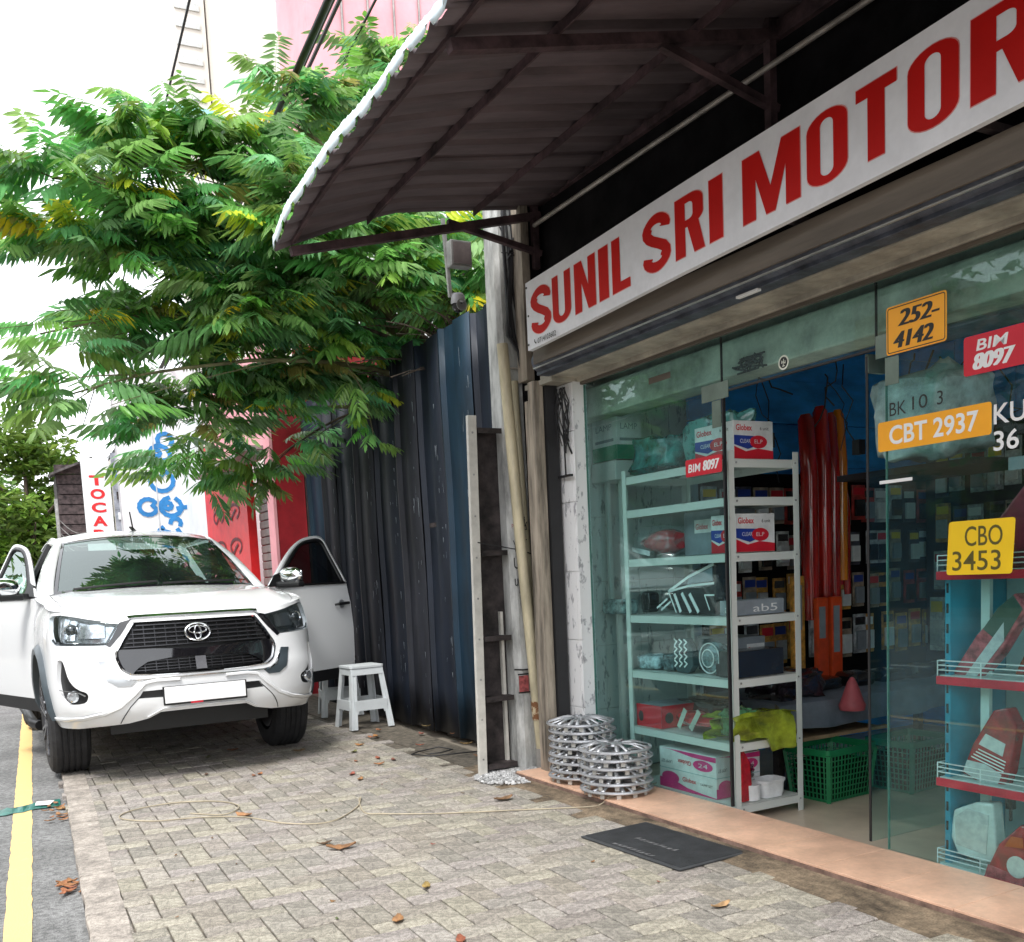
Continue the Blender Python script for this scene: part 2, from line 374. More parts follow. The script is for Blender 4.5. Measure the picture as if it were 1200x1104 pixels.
m_blue = mat('blue_panel_wall', (.04,.36,.92), .45, var=.18, vs_=3, stretch=(1,1,3))
m_ceil = mat('white_ceiling', (.72,.74,.76), .8)
m_blackgap = mat('black_rubber', (.02,.02,.022), .7)
m_concrete = mat('old_concrete', (.40,.39,.36), .92, var=.3, vs_=5, bump=.5, bs=50)
shop = thing('shop_building', 'spare parts shop with glazed front below a white sign board with red letters', 'shop', (3.5,4,0))
B0 = (3.5,4,0)
def sp(mb, name, m, **k): return mb.build(name, m, shop, base=B0, **k)
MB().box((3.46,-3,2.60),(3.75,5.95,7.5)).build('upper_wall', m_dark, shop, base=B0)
MB().box((3.5,5.70,-.12),(7.4,5.95,3.0)).build('side_wall', m_concrete, shop, base=B0)
MB().box((3.40,5.70,-.12),(3.5,5.78,2.6)).build('corner_pier', m_concrete, shop, base=B0)
MB().box((3.28,5.36,2.53),(3.5,5.70,2.56)).build('pier_head', m_soff, shop, base=B0)
b = MB(); b.box((3.29,-3,2.555),(3.46,5.52,2.62)); b.box((3.46,-3,2.53),(3.56,5.72,2.60)); sp(b,'lintel', m_soff, bevel=.006)
MB().box((3.475,-3,2.512),(3.50,5.36,2.529)).build('head_trim', m_brown, shop, base=B0, bevel=.002)
MB().box((3.07,-3,2.585),(3.085,5.22,2.70)).build('shutter_hood', m_brown, shop, base=B0, bevel=.003)
MB().box((3.085,-3,2.69),(3.46,5.22,2.705)).build('shutter_hood_top', m_brown, shop, base=B0)
b = MB(); b.tube([(3.20,-3,2.635),(3.20,5.36,2.635)], .062, 18); sp(b,'shutter_roll', m_roll, smooth=40)
b = MB(); b.box((3.185,-3,2.558),(3.275,5.38,2.58)); sp(b,'shutter_bottom_bar', m_roll, bevel=.003)
b = MB(); b.box((3.10,-3,2.572),(3.115,5.28,2.578)); sp(b,'shutter_lip', mat('dull_aluminium',(.5,.5,.5),.4,metal=.7), bevel=.001)
# end channel, timber jamb
b = MB(); b.box((3.24,5.52,.0),(3.31,5.60,2.56)); sp(b,'timber_jamb', m_wood, bevel=.006)
b = MB(); b.box((3.245,5.605,.0),(3.30,5.655,2.45)); sp(b,'timber_jamb', m_wood, bevel=.006)
b = MB(); b.box((3.315,5.50,.0),(3.40,5.70,2.55)); sp(b,'shutter_channel', m_blackgap)
b = MB(); b.box((3.36,5.72,.0),(3.5,5.95,3.9)); sp(b,'corner_post', m_dark)
# tiled pier: one tile wide, cut strip beside it
z = .03
b = MB(); b.box((3.425,5.345,.0),(3.52,5.70,2.53)); sp(b,'pier_core', m_tile)
while z < 2.5:
    h = min(.437, 2.525-z)
    MB().box((3.415,5.388,z+.0015),(3.43,5.700,z+h-.0015)).build('tile', m_tile, shop, base=B0, bevel=.0012)
    MB().box((3.415,5.345,z+.0015),(3.43,5.385,z+h-.0015)).build('tile', m_tile, shop, base=B0, bevel=.0012)
    z += .44
# inside: tiled side wall, blue back wall, ceiling
z = -.05; m_tin = mat('glass_tinted_marble_tile', (.62,.68,.65), .3, var=.0, vs_=15, col2=(.28,.33,.32), thr=(.37,.43), stretch=(1.6,1,.55))  # same marble as the pier, tint of the glass put into its colour
while z < 2.9:
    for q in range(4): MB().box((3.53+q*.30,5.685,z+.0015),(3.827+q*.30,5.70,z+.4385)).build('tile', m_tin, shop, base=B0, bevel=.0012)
    z += .44
b = MB(); 
for k in range(14): b.box((6.9,-1.5+k*.52,-.06),(6.93,-1.5+k*.52+.512,3.0))
b.box((6.93,-3,-.1),(7.2,5.9,3.2)); sp(b,'back_wall', m_blue, bevel=.003)
MB().box((3.56,-3,3.0),(7.2,5.9,3.1)).build('ceiling', m_ceil, shop, base=B0)
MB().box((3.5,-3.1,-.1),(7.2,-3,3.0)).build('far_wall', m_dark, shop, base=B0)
# blue board wall above the rack inside
b = MB()
for k in range(4): b.box((4.5 if k > 1 else 5.6,5.55,1.4+k*.32),(6.9,5.58,1.712+k*.32))
b.box((4.7,5.58,-.06),(6.9,5.685,3.0)); sp(b,'blue_boarding', m_blue, bevel=.003)
# upper wall structure beside the sign: pale strip
MB().box((3.30,5.70,2.6),(3.36,5.82,3.72)).build('wall_pilaster', m_wood, shop, base=B0, bevel=.005)
# ---------------- glazing
m_glass = glass('shop_glass', (.83,.955,.95), 1.42, .008)
m_gedge = mat('green_glass_edge', (.08,.22,.18), .15)
m_gask = mat('black_gasket', (.015,.015,.017), .5)
m_frost = mat('frosted_film', (.36,.47,.40), .6, var=.15, vs_=6)
gz = thing('glass_shopfront', 'frameless green tinted glass panes of the shop front, with number plate samples stuck on', 'glazing', (3.5,4,.04))
G0 = (3.5,4,.04)
def pane(name, u0, u1, z0, z1, n=3.5):
    MB().box((n,u0,z0),(n+.010,u1,z1)).build(name, m_glass, gz, base=G0)
pane('glass_pane', 4.050, 5.340, .045, 2.236); 
b = MB(); b.box((3.497,4.036,.045),(3.515,4.048,2.236)); b.build('pane_gasket', m_gask, gz, base=G0)
pane('transom_pane', 4.050, 5.340, 2.240, 2.510); pane('transom_pane', 3.056, 4.046, 2.240, 2.510); pane('transom_pane', 1.9, 3.052, 2.240, 2.510); pane('transom_pane', .5, 1.896, 2.240, 2.510)
pane('glass_pane', 1.9, 3.000, .045, 2.236); pane('glass_pane', .5, 1.896, .045, 2.236)
b = MB(); b.box((3.499,3.0005,.045),(3.511,3.004,2.236)); b.build('pane_edge', m_gedge, gz, base=G0)
b = MB(); b.box((3.499,5.3405,.045),(3.511,5.345,2.51)); b.build('pane_edge', m_gedge, gz, base=G0)
for u in (4.048, 3.054, 1.898):
    b = MB(); b.box((3.4985,u-.002,2.24),(3.5115,u+.002,2.51)); b.build('joint_line', m_gask, gz, base=G0)
b = MB(); b.box((3.4975,3.04,2.230),(3.5125,4.05,2.239)); b.build('header_gasket', m_gask, gz, base=G0)
# patch fittings (pale rectangles where panes meet)
m_fit = mat('brushed_patch_fitting', (.16,.21,.175), .35, metal=.3)
for (u0,u1,z0,z1) in ((3.99,4.20,2.20,2.285),(4.05,4.12,2.06,2.198),(2.985,3.05,2.19,2.285),(2.93,3.0,2.07,2.185)):
    MB().box((3.494,u0,z0),(3.498,u1,z1)).build('patch_fitting', m_fit, gz, base=G0, bevel=.001)
# inward-opened swing door
dr = thing('glass_door', 'frameless glass shop door swung open into the shop', 'door', (3.53,3.12,.05))
MB().box((0,0,0),(.86,.010,2.17)).build('door_pane', m_glass, dr, fm=False)
b = MB(); b.box((-.006,-.001,0),(-.001,.011,2.17)); b.build('door_edge', m_gask, dr, fm=False)
b = MB(); b.tube([(.78,-.03,.8),(.78,-.05,.85),(.78,-.05,1.25),(.78,-.03,1.3)], .011, 8); b.tube([(.78,0,.85),(.78,-.05,.85)],.008,6); b.tube([(.78,0,1.25),(.78,-.05,1.25)],.008,6)
b.build('door_handle', mat('chrome_bar',(.7,.7,.7),.15,metal=1), dr, fm=False, smooth=40)
MB().box((-.005,-.004,2.10),(.10,.014,2.18)).build('hinge_patch', m_fit, dr, fm=False, bevel=.001)
# film band inside the transom with dark cable bundle behind: plaster beam behind the transom
MB().box((3.62,-3,2.33),(3.80,5.68,2.52)).build('inner_beam', mat('inner_plaster',(.50,.52,.44),.9,var=.2,vs_=5,bump=.4), shop, base=B0, bevel=.01)
MB().box((3.80,-3,2.43),(4.2,5.68,3.0)).build('inner_soffit', mat('inner_plaster2',(.40,.42,.36),.9,var=.2,vs_=5), shop, base=B0)
# logo roundel
m_cream = mat('cream_sticker', (.80,.82,.70), .5); m_blk = mat('black_print', (.02,.02,.02), .5); m_wht = mat('white_print', (.85,.85,.85), .5, var=.02)
lg = thing('round_sticker', 'small round black and white emblem sticker on the glass above the door', 'sticker', (3.4955,3.596,2.29))
b = MB(); b.lathe([(.0001,0),(.034,0),(.034,.0006),(.0001,.0006)], 28); b.build('disc', m_cream, lg, fm=False).matrix_local = Matrix(((0,0,-1,0),(-1,0,0,0),(0,1,0,0),(0,0,0,1)))
b = MB(); b.lathe([(.0001,.0007),(.026,.0007),(.026,.0011),(.0001,.0011)], 28)
b.build('inner_disc', m_blk, lg, fm=False).matrix_local = Matrix(((0,0,-1,0),(-1,0,0,0),(0,1,0,0),(0,0,0,1)))
b = MB()
for (x0,y0,x1,y1,ww) in ((-.002,-.020,.002,.016,.004),(-.012,-.004,-.001,.006,.004),(-.012,-.004,-.010,.010,.004),(.012,-.006,.001,.002,.004),(.012,-.006,.011,.008,.004),(-.008,-.016,.009,-.016,.004)):
    d = Vector((x1-x0,y1-y0,0)); d.normalize(); p = Vector((-d.y,d.x,0))*ww/2
    b.add([Vector((x0,y0,.0014))-p,Vector((x1,y1,.0014))-p,Vector((x1,y1,.0014))+p,Vector((x0,y0,.0014))+p],[(0,1,2,3)])
b.build('emblem', m_cream, lg, fm=False).matrix_local = Matrix(((0,0,-1,0),(-1,0,0,0),(0,1,0,0),(0,0,0,1)))
# ---------------- sign board
m_sign = mat('white_sign_sheet', (.80,.80,.83), .5, var=.05, vs_=2, bump=.05, bs=8, spec=.25, speck=.03, sps=30)
m_red = mat('red_sign_vinyl', (.52,.008,.006), .5, var=.05, vs_=3, spec=.2)
m_pinkedge = mat('faded_letter_edge', (.80,.35,.33), .5)
sg = thing('shop_sign', 'long white sign board reading SUNIL SRI MOTOR in tall red letters', 'sign', (3.0,4,2.65))
Sg0 = (3.0,4,2.65)
def szb(u): return 2.640+(5.13-u)*.026          # bottom of board rises a little towards the camera
def szt(u): return 3.020+(5.13-u)*.030
rows = []
for (dn, zz) in ((0,0),(0,1),(.03,1),(.03,0)):
    rows.append([(2.985+dn+.004*math.sin(u*3), u, szb(u)+(szt(u)-szb(u))*zz) for u in [5.13-.1*k for k in range(46)]])
b = MB(); b.grid(rows+[rows[0]]); b.build('sign_board', m_sign, sg, base=Sg0, smooth=50)
for u in (4.9,4.0,3.1,2.2,1.3):
    for z in (2.72,2.98): b = MB(); b.box((3.02,u,z),(3.46,u+.03,z+.03)); b.build('sign_bracket', m_steel_rust, sg, base=Sg0)
# letters as polygons in a unit box (x right, y up)
def arcp(cx, cy, rx, ry, a0, a1, n=8): return [(cx+rx*math.cos(R(a0+(a1-a0)*k/n)), cy+ry*math.sin(R(a0+(a1-a0)*k/n))) for k in range(n+1)]
def ring(w_, t=.30, ty=.13):
    o = arcp(.5,.80,.5,.20,0,180)+arcp(.5,.20,.5,.20,180,360); i = arcp(.5,.80,.5-t,.10,0,180)+arcp(.5,.20,.5-t,.10,180,360)
    n = len(o); return [('strip', o, i)]
def Sletter():
    # spine as a centre line with width
    P = arcp(.5,.77,.33,.155,-5,180,10)+[(.17,.70)]+arcp(.38,.66,.21,.10,180,235,4)+[(.5,.52),(.66,.43)]+arcp(.60,.30,.23,.12,50,0,4)+arcp(.5,.23,.33,.155,0,-185,10)
    return P
LET = {}
def letter_geo(ch):
    """returns list of polygons (outer) in unit box; holes avoided by composing strokes"""
    t = .31
    if ch == 'I': return [[(0,0),(1,0),(1,1),(0,1)]]
    if ch == 'L': return [[(0,0),(1,0),(1,.17),(.46,.17),(.46,1),(0,1)]]
    if ch == 'T': return [[(.29,0),(.71,0),(.71,.83),(1,.83),(1,1),(0,1),(0,.83),(.29,.83)]]
    if ch == 'N': return [[(0,0),(.34,0),(.34,.56),(.64,0),(1,0),(1,1),(.66,1),(.66,.46),(.36,1),(0,1)]]
    if ch == 'M': return [[(0,0),(.24,0),(.24,.60),(.42,0),(.58,0),(.76,.60),(.76,0),(1,0),(1,1),(.69,1),(.50,.40),(.31,1),(0,1)]]
    if ch == 'U':
        o = [(0,1)]+arcp(.5,.22,.5,.22,180,360,12)+[(1,1)]; i = [(1-t-.02,1)]+arcp(.5,.24,.5-t-.02,.11,360,180,10)+[(t+.02,1)]
        return [o+i]
    if ch == 'O':
        o = arcp(.5,.80,.5,.20,0,180,12)+arcp(.5,.20,.5,.20,180,360,12); i = arcp(.5,.80,.16,.09,0,180,12)+arcp(.5,.20,.16,.09,180,360,12)
        n = len(o); return [[o[k],o[(k+1)%n],i[(k+1)%n],i[k]] for k in range(n)]
    if ch == 'R':
        q = [[(0,0),(.36,0),(.36,1),(0,1)]]
        o = [(.36,1)]+arcp(.55,.83,.43,.17,90,0,8)+arcp(.55,.62,.43,.15,0,-90,8)+[(.36,.47)]; i = [(.36,.87)]+arcp(.50,.80,.13,.07,90,0,8)+arcp(.50,.66,.13,.07,0,-90,8)+[(.36,.59)]
        q += [[o[k],i[k],i[k+1],o[k+1]] for k in range(len(o)-1)]
        q += [[(.36,.50),(.62,0),(1.0,0),(.78,.50),(.60,.52)]] if False else [[(.40,.48),(.44,.47),(.66,0),(1.02,0),(.82,.50),(.62,.50)]]
        return q
    if ch == 'S':
        c = arcp(.5,.765,.335,.150,-18,180,12)+[(.168,.70)]+[(.22,.63),(.36,.555),(.60,.465),(.78,.39),(.833,.31)]+arcp(.5,.235,.335,.150,0,-198,12)
        wd = .170; ht = .088; L_, R2 = [], []
        for k, (x, y) in enumerate(c):
            a = c[max(0,k-1)]; e = c[min(len(c)-1,k+1)]; dx, dy = e[0]-a[0], e[1]-a[1]
            # aspect-aware normal: thick verticals, thinner horizontals
            l = math.hypot(dx, dy); nx, ny = -dy/l, dx/l
            L_.append((x+nx*wd*abs(nx)**.5*1.0+nx*.02, y+ny*ht)); R2.append((x-nx*wd*abs(nx)**.5-nx*.02, y-ny*ht))
        return [[L_[k],R2[k],R2[k+1],L_[k+1]] for k in range(len(c)-1)]
def put_letter(ch, ul, ur, name, m, grow=0., lift=0., hfrac=(.165,.835)):
    b = MB()
    for poly in letter_geo(ch):
        tri = geometry.tessellate_polygon([[Vector((x,y,0)) for x,y in poly]])
        def P(x, y, d):
            x2 = .5+(x-.5)*(1+grow/abs(ul-ur)*2); y2 = .5+(y-.5)*(1+grow*2/.26)
            u = ul+(ur-ul)*x2; zb, zt = szb(u), szt(u); f = hfrac[0]+(hfrac[1]-hfrac[0])*y2
            return (2.985+.004*math.sin(u*3)-d, u, zb+(zt-zb)*f)
        d = .0016+lift
        vs = [P(x,y,d) for x,y in poly]; n = len(vs)
        fs = []
        for a,c,e in tri:
            A,Bv,Cv = poly[a],poly[c],poly[e]
            if (Bv[0]-A[0])*(Cv[1]-A[1])-(Cv[0]-A[0])*(Bv[1]-A[1]) < 0: c,e = e,c
            fs.append((a,c,e))
        b.add(vs, fs)
    return b.build(name, m, sg, base=Sg0)
LP = [('S',5.071,4.862),('U',4.838,4.650),('N',4.609,4.405),('I',4.373,4.285),('L',4.251,4.096),('S',3.981,3.775),('R',3.735,3.534),('I',3.498,3.410),('M',3.286,2.963),('O',2.928,2.728),('T',2.687,2.507),('O',2.460,2.258),('R',2.214,1.960)]
for ch, ul, ur in LP:
    put_letter(ch, ul, ur, 'letter_outline', m_pinkedge, grow=.0035)
    put_letter(ch, ul, ur, 'letter', m_red, lift=.0012)
b = MB(); M = street_plane(2.9835,5.02,0)
b2 = MB(); text_on(b2, '0714103602', street_plane(2.9795,5.005,szb(5.0)+.012), .20, .030, off=.01); b2.build('phone_number', m_blk, sg, base=Sg0)
b2 = MB(); Mh = street_plane(2.9795,5.045,szb(5.0)+.014); pts = [(.002,.030),(.002,.014),(.016,.002),(.026,.004),(.020,.009),(.010,.016),(.009,.026)]
b2.prism([(x,y) for x,y in pts], .0006, Mh); b2.build('phone_symbol', m_blk, sg, base=Sg0)
m_green = mat('green_vinyl', (.0,.28,.13), .5)
b2 = MB(); b2.prism(rrect(.12,.075,.012), .0012, street_plane(2.982,1.945,szb(1.94)+.062)); b2.build('green_badge', m_green, sg, base=Sg0)
b2 = MB(); 
for k in range(24):
    a0, a1 = R(360*k/24), R(360*(k+1)/24); b2.add([(.020*math.cos(a0)-.025,.020*math.sin(a0),.0022),(.020*math.cos(a1)-.025,.020*math.sin(a1),.0022),(.015*math.cos(a1)-.025,.015*math.sin(a1),.0022),(.015*math.cos(a0)-.025,.015*math.sin(a0),.0022)],[(0,1,2,3)], street_plane(2.982,1.945,szb(1.94)+.062))
b2.build('badge_ring', m_wht, sg, base=Sg0)
for (u, f) in ((5.115,.08),(5.115,.92),(5.105,.5)):
    b2 = MB(); b2.lathe([(.006,0),(.006,.003),(.0001,.004)], 10, street_plane(2.984,u,szb(u)+(szt(u)-szb(u))*f)); b2.build('screw', m_blackgap, sg, base=Sg0)
# ---------------- number plate stickers on the glass
m_or = mat('orange_sticker', (1.0,.42,.015), .4, var=.03); m_rd = mat('red_sticker', (.62,.01,.03), .4, var=.03); m_ye = mat('yellow_sticker', (.90,.58,.01), .4, var=.03)
def plate(label, n, ul, zt, ur, zb, m, lines, txtm, border=None, skew=0.):
    t = thing('plate_sticker', label, 'sticker', (n, ul, zb)); b = MB(); w_, h_ = ul-ur, zt-zb
    b.prism([(x+skew*y,y) for x,y in rrect(w_,h_,.012,3,w_/2,h_/2)], .0012, street_plane(0,0,0)); b.build('plate_sheet', m, t, fm=False)
    if border:
        b = MB(); o = rrect(w_-.012,h_-.012,.010,3,w_/2,h_/2); i = rrect(w_-.020,h_-.020,.007,3,w_/2,h_/2); k = len(o)
        b.add([(x,y,.0016) for x,y in o]+[(x,y,.0016) for x,y in i], [(a,(a+1)%k,(a+1)%k+k,a+k) for a in range(k)], street_plane(0,0,0)); b.build('plate_border', border, t, fm=False)
    for (s, x, y, ww, hh, off, shear, smear) in lines:
        b = MB(); text_on(b, s, street_plane(0,0,0) @ Matrix.Translation((x,y,.0018)), ww, hh, off, shear, smear); b.build('lettering', txtm, t, fm=False)
    return t
NG = 3.4915
plate('orange plate sticker with black italic 252-4142, highest on the right glass', NG, 2.988, 2.386, 2.694, 2.190, m_or, [('252-',.058,.108,.205,.064,0,.22,.012),('4142',.035,.022,.200,.064,0,.22,.012)], m_blk, m_blk)
plate('large red plate sticker with white BIM 8097 at the right edge of the glass', NG, 2.617, 2.181, 2.35, 2.032, m_rd, [('BIM',.055,.088,.135,.042,.02,.12,.0),('8097',.040,.018,.180,.060,0,.2,.012)], m_wht)
plate('long orange plate sticker with white CBT 2937 across the right glass', NG, 3.036, 1.920, 2.495, 1.796, m_or, [('CBT 2937',.060,.022,.425,.080,.022,0,.0)], m_wht)
plate('yellow plate sticker with dark CBO 3453 standing on the right glass above the lamp shelves', NG, 2.695, 1.475, 2.405, 1.262, m_ye, [('CBO',.085,.112,.165,.078,.006,0,.0),('3453',.028,.016,.215,.078,.006,0,.0)], mat('dark_olive_print',(.10,.08,.01),.6), skew=.06)
plate('small red plate sticker with white BIM 8097 beside the door opening', NG-.001, 4.343, 1.921, 4.045, 1.829, m_rd, [('BIM',.022,.022,.105,.044,.02,.12,0),('8097',.145,.022,.135,.052,0,.2,.008)], m_wht)
t = thing('letter_sticker', 'loose white characters KU- 36 stuck directly on the right glass', 'sticker', (NG,2.487,1.73))
b = MB(); text_on(b, 'KU-', street_plane(0,0,.10), .17, .075, .012); b.build('lettering', m_wht, t, fm=False)
b = MB(); text_on(b, '36', street_plane(0,0,0), .105, .075, .012); b.build('lettering', m_wht, t, fm=False)
t = thing('letter_sticker', 'thin black characters BK 10 3 on the right glass above the long orange plate', 'sticker', (NG,2.975,1.935))
b = MB(); text_on(b, 'BK', street_plane(0,0,.004), .085, .055, .0); b.build('lettering', m_blk, t, fm=False)
b = MB(); text_on(b, '10', street_plane(0,-.115,.012), .075, .055, .0); b.build('lettering', m_blk, t, fm=False)
b = MB(); text_on(b, '3', street_plane(0,-.235,.012), .028, .055, .0); b.build('lettering', m_blk, t, fm=False)
# sliding white strip sticker
b = MB(); b.box((NG-.001,2.86,1.660),(NG,3.03,1.674)); b.build('white_strip', m_wht, bevel=.001, label='short torn white strip stuck on the glass under the long orange plate', cat='sticker')
b = MB(); b.box((3.4955,4.46,2.385),(3.4962,4.66,2.42)); b.build('brown_tape', m_brown, label='strip of brown tape high on the left glass', cat='tape')
b = MB(); b.box((3.175,3.42,2.545),(3.20,3.56,2.557)); b.build('white_tag', m_wht, label='small white tag clipped under the shutter roll', cat='tag', bevel=.002)
# ================================================================ canopy over the pavement
m_sheet = mat('dusty_corrugated_steel', (.125,.096,.104), .65, var=.22, vs_=3, metal=.15, bump=.15, bs=30, stretch=(.4,2,1))
m_sheet2 = mat('canopy_top_paint', (.55,.66,.72), .6, var=.12)
m_fascia = mat('pale_blue_fascia', (.66,.76,.80), .5, var=.10, vs_=10, col2=(.45,.62,.74), thr=(.2,.45))
m_purl = mat('rusty_angle_iron', (.085,.05,.055), .7, var=.35, vs_=7, metal=.3, bump=.3)
m_pipe = mat('galvanised_conduit', (.42,.38,.34), .5, var=.2, metal=.4)
A0 = (1.73, 3.5, 3.4)
can = thing('metal_canopy', 'rusty corrugated metal canopy projecting from the shop over the pavement', 'canopy', A0)
def zsheet(n, u):
    q = max(0., min(1., (u-3.5)/2.2)); z = 3.40+.22*(n-1.73)-max(0., n-2.3)*.075*q; d = max(0., min(1., (u-4.7)/1.1)); e = max(0., 1-(n-1.73)/.75)
    z -= .155*d*d*e; z -= .02*e*e
    z += .012*math.sin(u*2.1+n)*e
    return z
def rib(u):                                    # trapezoid rib every 0.2 m
    f = (u/.196) % 1.
    return (.036 if f < .14 else .036*(1-(f-.14)/.07) if f < .21 else 0 if f < .93 else .036*(f-.93)/.07)
random.seed(3)
U1 = 5.74; sw = .784
k = 0; u1 = U1
while u1 > -2.:
    u0 = u1-sw-.02
    us = []; u = u1
    while u > u0: us.append(u); u -= .0196
    b = MB(); dz = .004*(k % 2)+random.uniform(0,.003)
    fr = random.uniform(-.012,.012)
    rows = []
    for i in range(15):
        n = 1.70+fr+(3.48-1.70)*i/14
        rows.append([(n, uu, zsheet(n,uu)+rib(uu)+dz+(random.uniform(-.004,.004) if i < 2 else 0)) for uu in us])
    b.grid(rows); o = b.build('roof_sheet', m_sheet, can, base=A0, smooth=25, thick=.0012)
    # front edge capping, corrugated bottom
    b = MB(); t = []
    nn = 1.69+fr
    cr_ = random.uniform(-.012,.012)
    for (zz, dn) in ((-.004,.0),(.022,-.004),(.062+cr_,-.002)):
        t.append([(nn+dn+.006*math.sin(uu*9+k), uu, zsheet(1.73,uu)+dz+(rib(uu)*1.1 if zz < 0 else .0)+zz+(random.uniform(-.006,.004) if zz > .05 else random.uniform(-.002,.002))) for uu in us])
    b.grid(t); b.build('edge_capping', m_fascia, can, base=A0, smooth=30, thick=.0015)
    u1 -= sw; k += 1
def purlin(n, w_, h_, drop, u_a=5.70, u_b=-2.):
    b = MB(); us = [u_a-.4*i for i in range(int((u_a-u_b)/.4)+1)]
    for (a, c) in zip(us, us[1:]):
        pass
    prof = [(-w_/2,0),(w_/2,0),(w_/2,-.006),(-w_/2+.006,-.006),(-w_/2+.006,-h_),(-w_/2,-h_)]
    rows = [[(n+dx, u, zsheet(n,u)-drop+dz) for u in us] for dx, dz in prof+[prof[0]]]
    b.grid(rows); return b.build('purlin', m_purl, can, base=A0, smooth=20)
purlin(2.28,.05,.045,.003); purlin(2.99,.05,.045,.003); purlin(1.80,.03,.02,.002)
def rodb(name, p, q, w_, h_, m=m_purl):
    b = MB(); b.beam(p, q, w_, h_); return b.build(name, m, can, base=A0)
for u in (5.69, 3.55, 1.45, -.6):
    z0 = zsheet(1.78,u)-.052; rodb('rafter', (1.78,u,z0), (3.44,u,zsheet(3.44,u)-.055), .045, .045)
    rodb('brace', (2.78,u,zsheet(2.78,u)-.08), (3.44,u,3.40), .035, .035)
    rodb('bracket_post', (3.40,u,3.30), (3.40,u,3.84), .04, .04)
b = MB(); b.tube([(3.38,5.66,3.56),(3.375,4.4,3.565),(3.38,3,3.57),(3.385,1.5,3.58),(3.38,0,3.60)], .014, 10); b.build('conduit', m_pipe, can, base=A0, smooth=40)
b = MB(); b.box((3.43,-2,3.70),(3.46,5.72,3.78)); b.build('wall_rail', m_purl, can, base=A0)
# ================================================================ pole and the things strapped to it
m_pole = mat('weathered_concrete_pole', (.46,.465,.45), .92, var=.34, vs_=4.5, bump=.6, bs=45, stretch=(2,2,.55), thr=(.25,.6))
m_pvc = mat('yellowed_pvc', (.60,.53,.36), .45, var=.2, vs_=4, bump=.12, bs=30, stretch=(2,2,.5))
m_cable = mat('black_cable', (.018,.018,.02), .55)
m_wire = mat('steel_wire', (.20,.19,.18), .5, metal=.6)
P0 = (3.34,5.97,0)
pole = thing('utility_pole', 'tapered grey concrete utility pole standing between the shop corner and the dark fence', 'utility pole', P0)
b = MB(); rows = []
for (z, w_, cx) in ((-.1,.145,3.345),(.05,.142,3.345),(.6,.135,3.343),(1.3,.128,3.335),(2.2,.118,3.325),(3.2,.108,3.312),(4.4,.096,3.305),(6.0,.082,3.30),(7.6,.070,3.295)):
    c = w_*.28; d = w_*.86
    pts = [(-w_+c,-d),(w_-c,-d),(w_,-d+c),(w_,d-c),(w_-c,d),(-w_+c,d),(-w_,d-c),(-w_,-d+c)]
    rows.append([(cx+x, 5.97+y, z) for x, y in pts])
b.grid(rows, closed=True); b.build('pole_shaft', m_pole, pole, base=P0, smooth=20)
m_redp = mat('faded_red_paint', (.42,.10,.10), .8, var=.3, vs_=30)
b = MB(); b.box((3.215,5.845,.545),(3.29,5.8475,.66)); b.build('red_paint_patch', m_redp, pole, base=P0)
for z in (.665,.54): b = MB(); b.box((3.208,5.843,z),(3.30,5.8465,z+.010)); b.build('black_line', m_blk, pole, base=P0)
b = MB(); text_on(b, 'PAINT', end_plane(3.225,5.8525,1.60), .060, .035); text_on(b, 'CALL', end_plane(3.225,5.8525,1.65), .05, .026); b.build('red_stencil', m_redp, pole, base=P0) if False else None
# hand-painted black strokes (numbers running down the pole)
random.seed(12); b = MB()
def stroke(b, pts, w_, M):
    for (x0,y0),(x1,y1) in zip(pts, pts[1:]):
        M = M @ Matrix.Translation((0,0,.00025))
        d = Vector((x1-x0,y1-y0,0)); 
        if d.length < 1e-6: continue
        d.normalize(); p = Vector((-d.y,d.x,0))*w_/2; e = d*w_*.3
        b.add([Vector((x0,y0,0))-p-e,Vector((x1,y1,0))-p+e,Vector((x1,y1,0))+p+e,Vector((x0,y0,0))+p-e],[(0,1,2,3)],M)
for k, (s, z) in enumerate((('Yo',1.50),('Ul',1.385),('uS',1.27))):
    text_on(b, s, end_plane(3.222,5.8515+.0,z), .062, .075)
b.build('painted_strokes', m_blk, pole, base=P0)
b = MB(); text_on(b, 'PAT', end_plane(3.218,5.851,1.655), .05, .03); b.build('red_stencil', m_redp, pole, base=P0)
# cables down the pole
for k, (dx, r_) in enumerate(((.0,.012),(.022,.009),(.05,.014),(.075,.007))):
    b = MB(); pts = [(3.25+dx, 5.835-.004*k, 5.2)]
    for i in range(11): z = 4.9-i*.20; pts.append((3.245+dx*(1+.3*math.sin(i+k))+.008*math.sin(i*1.7+k), 5.835-.02*math.sin(i*.8+k)**2, z))
    pts.append((3.30+.01*k, 5.80, 2.80)); pts.append((3.315, 5.79, 2.66)); b.tube(pts, r_, 7); b.build('cable', m_cable, pole, base=P0, smooth=50)
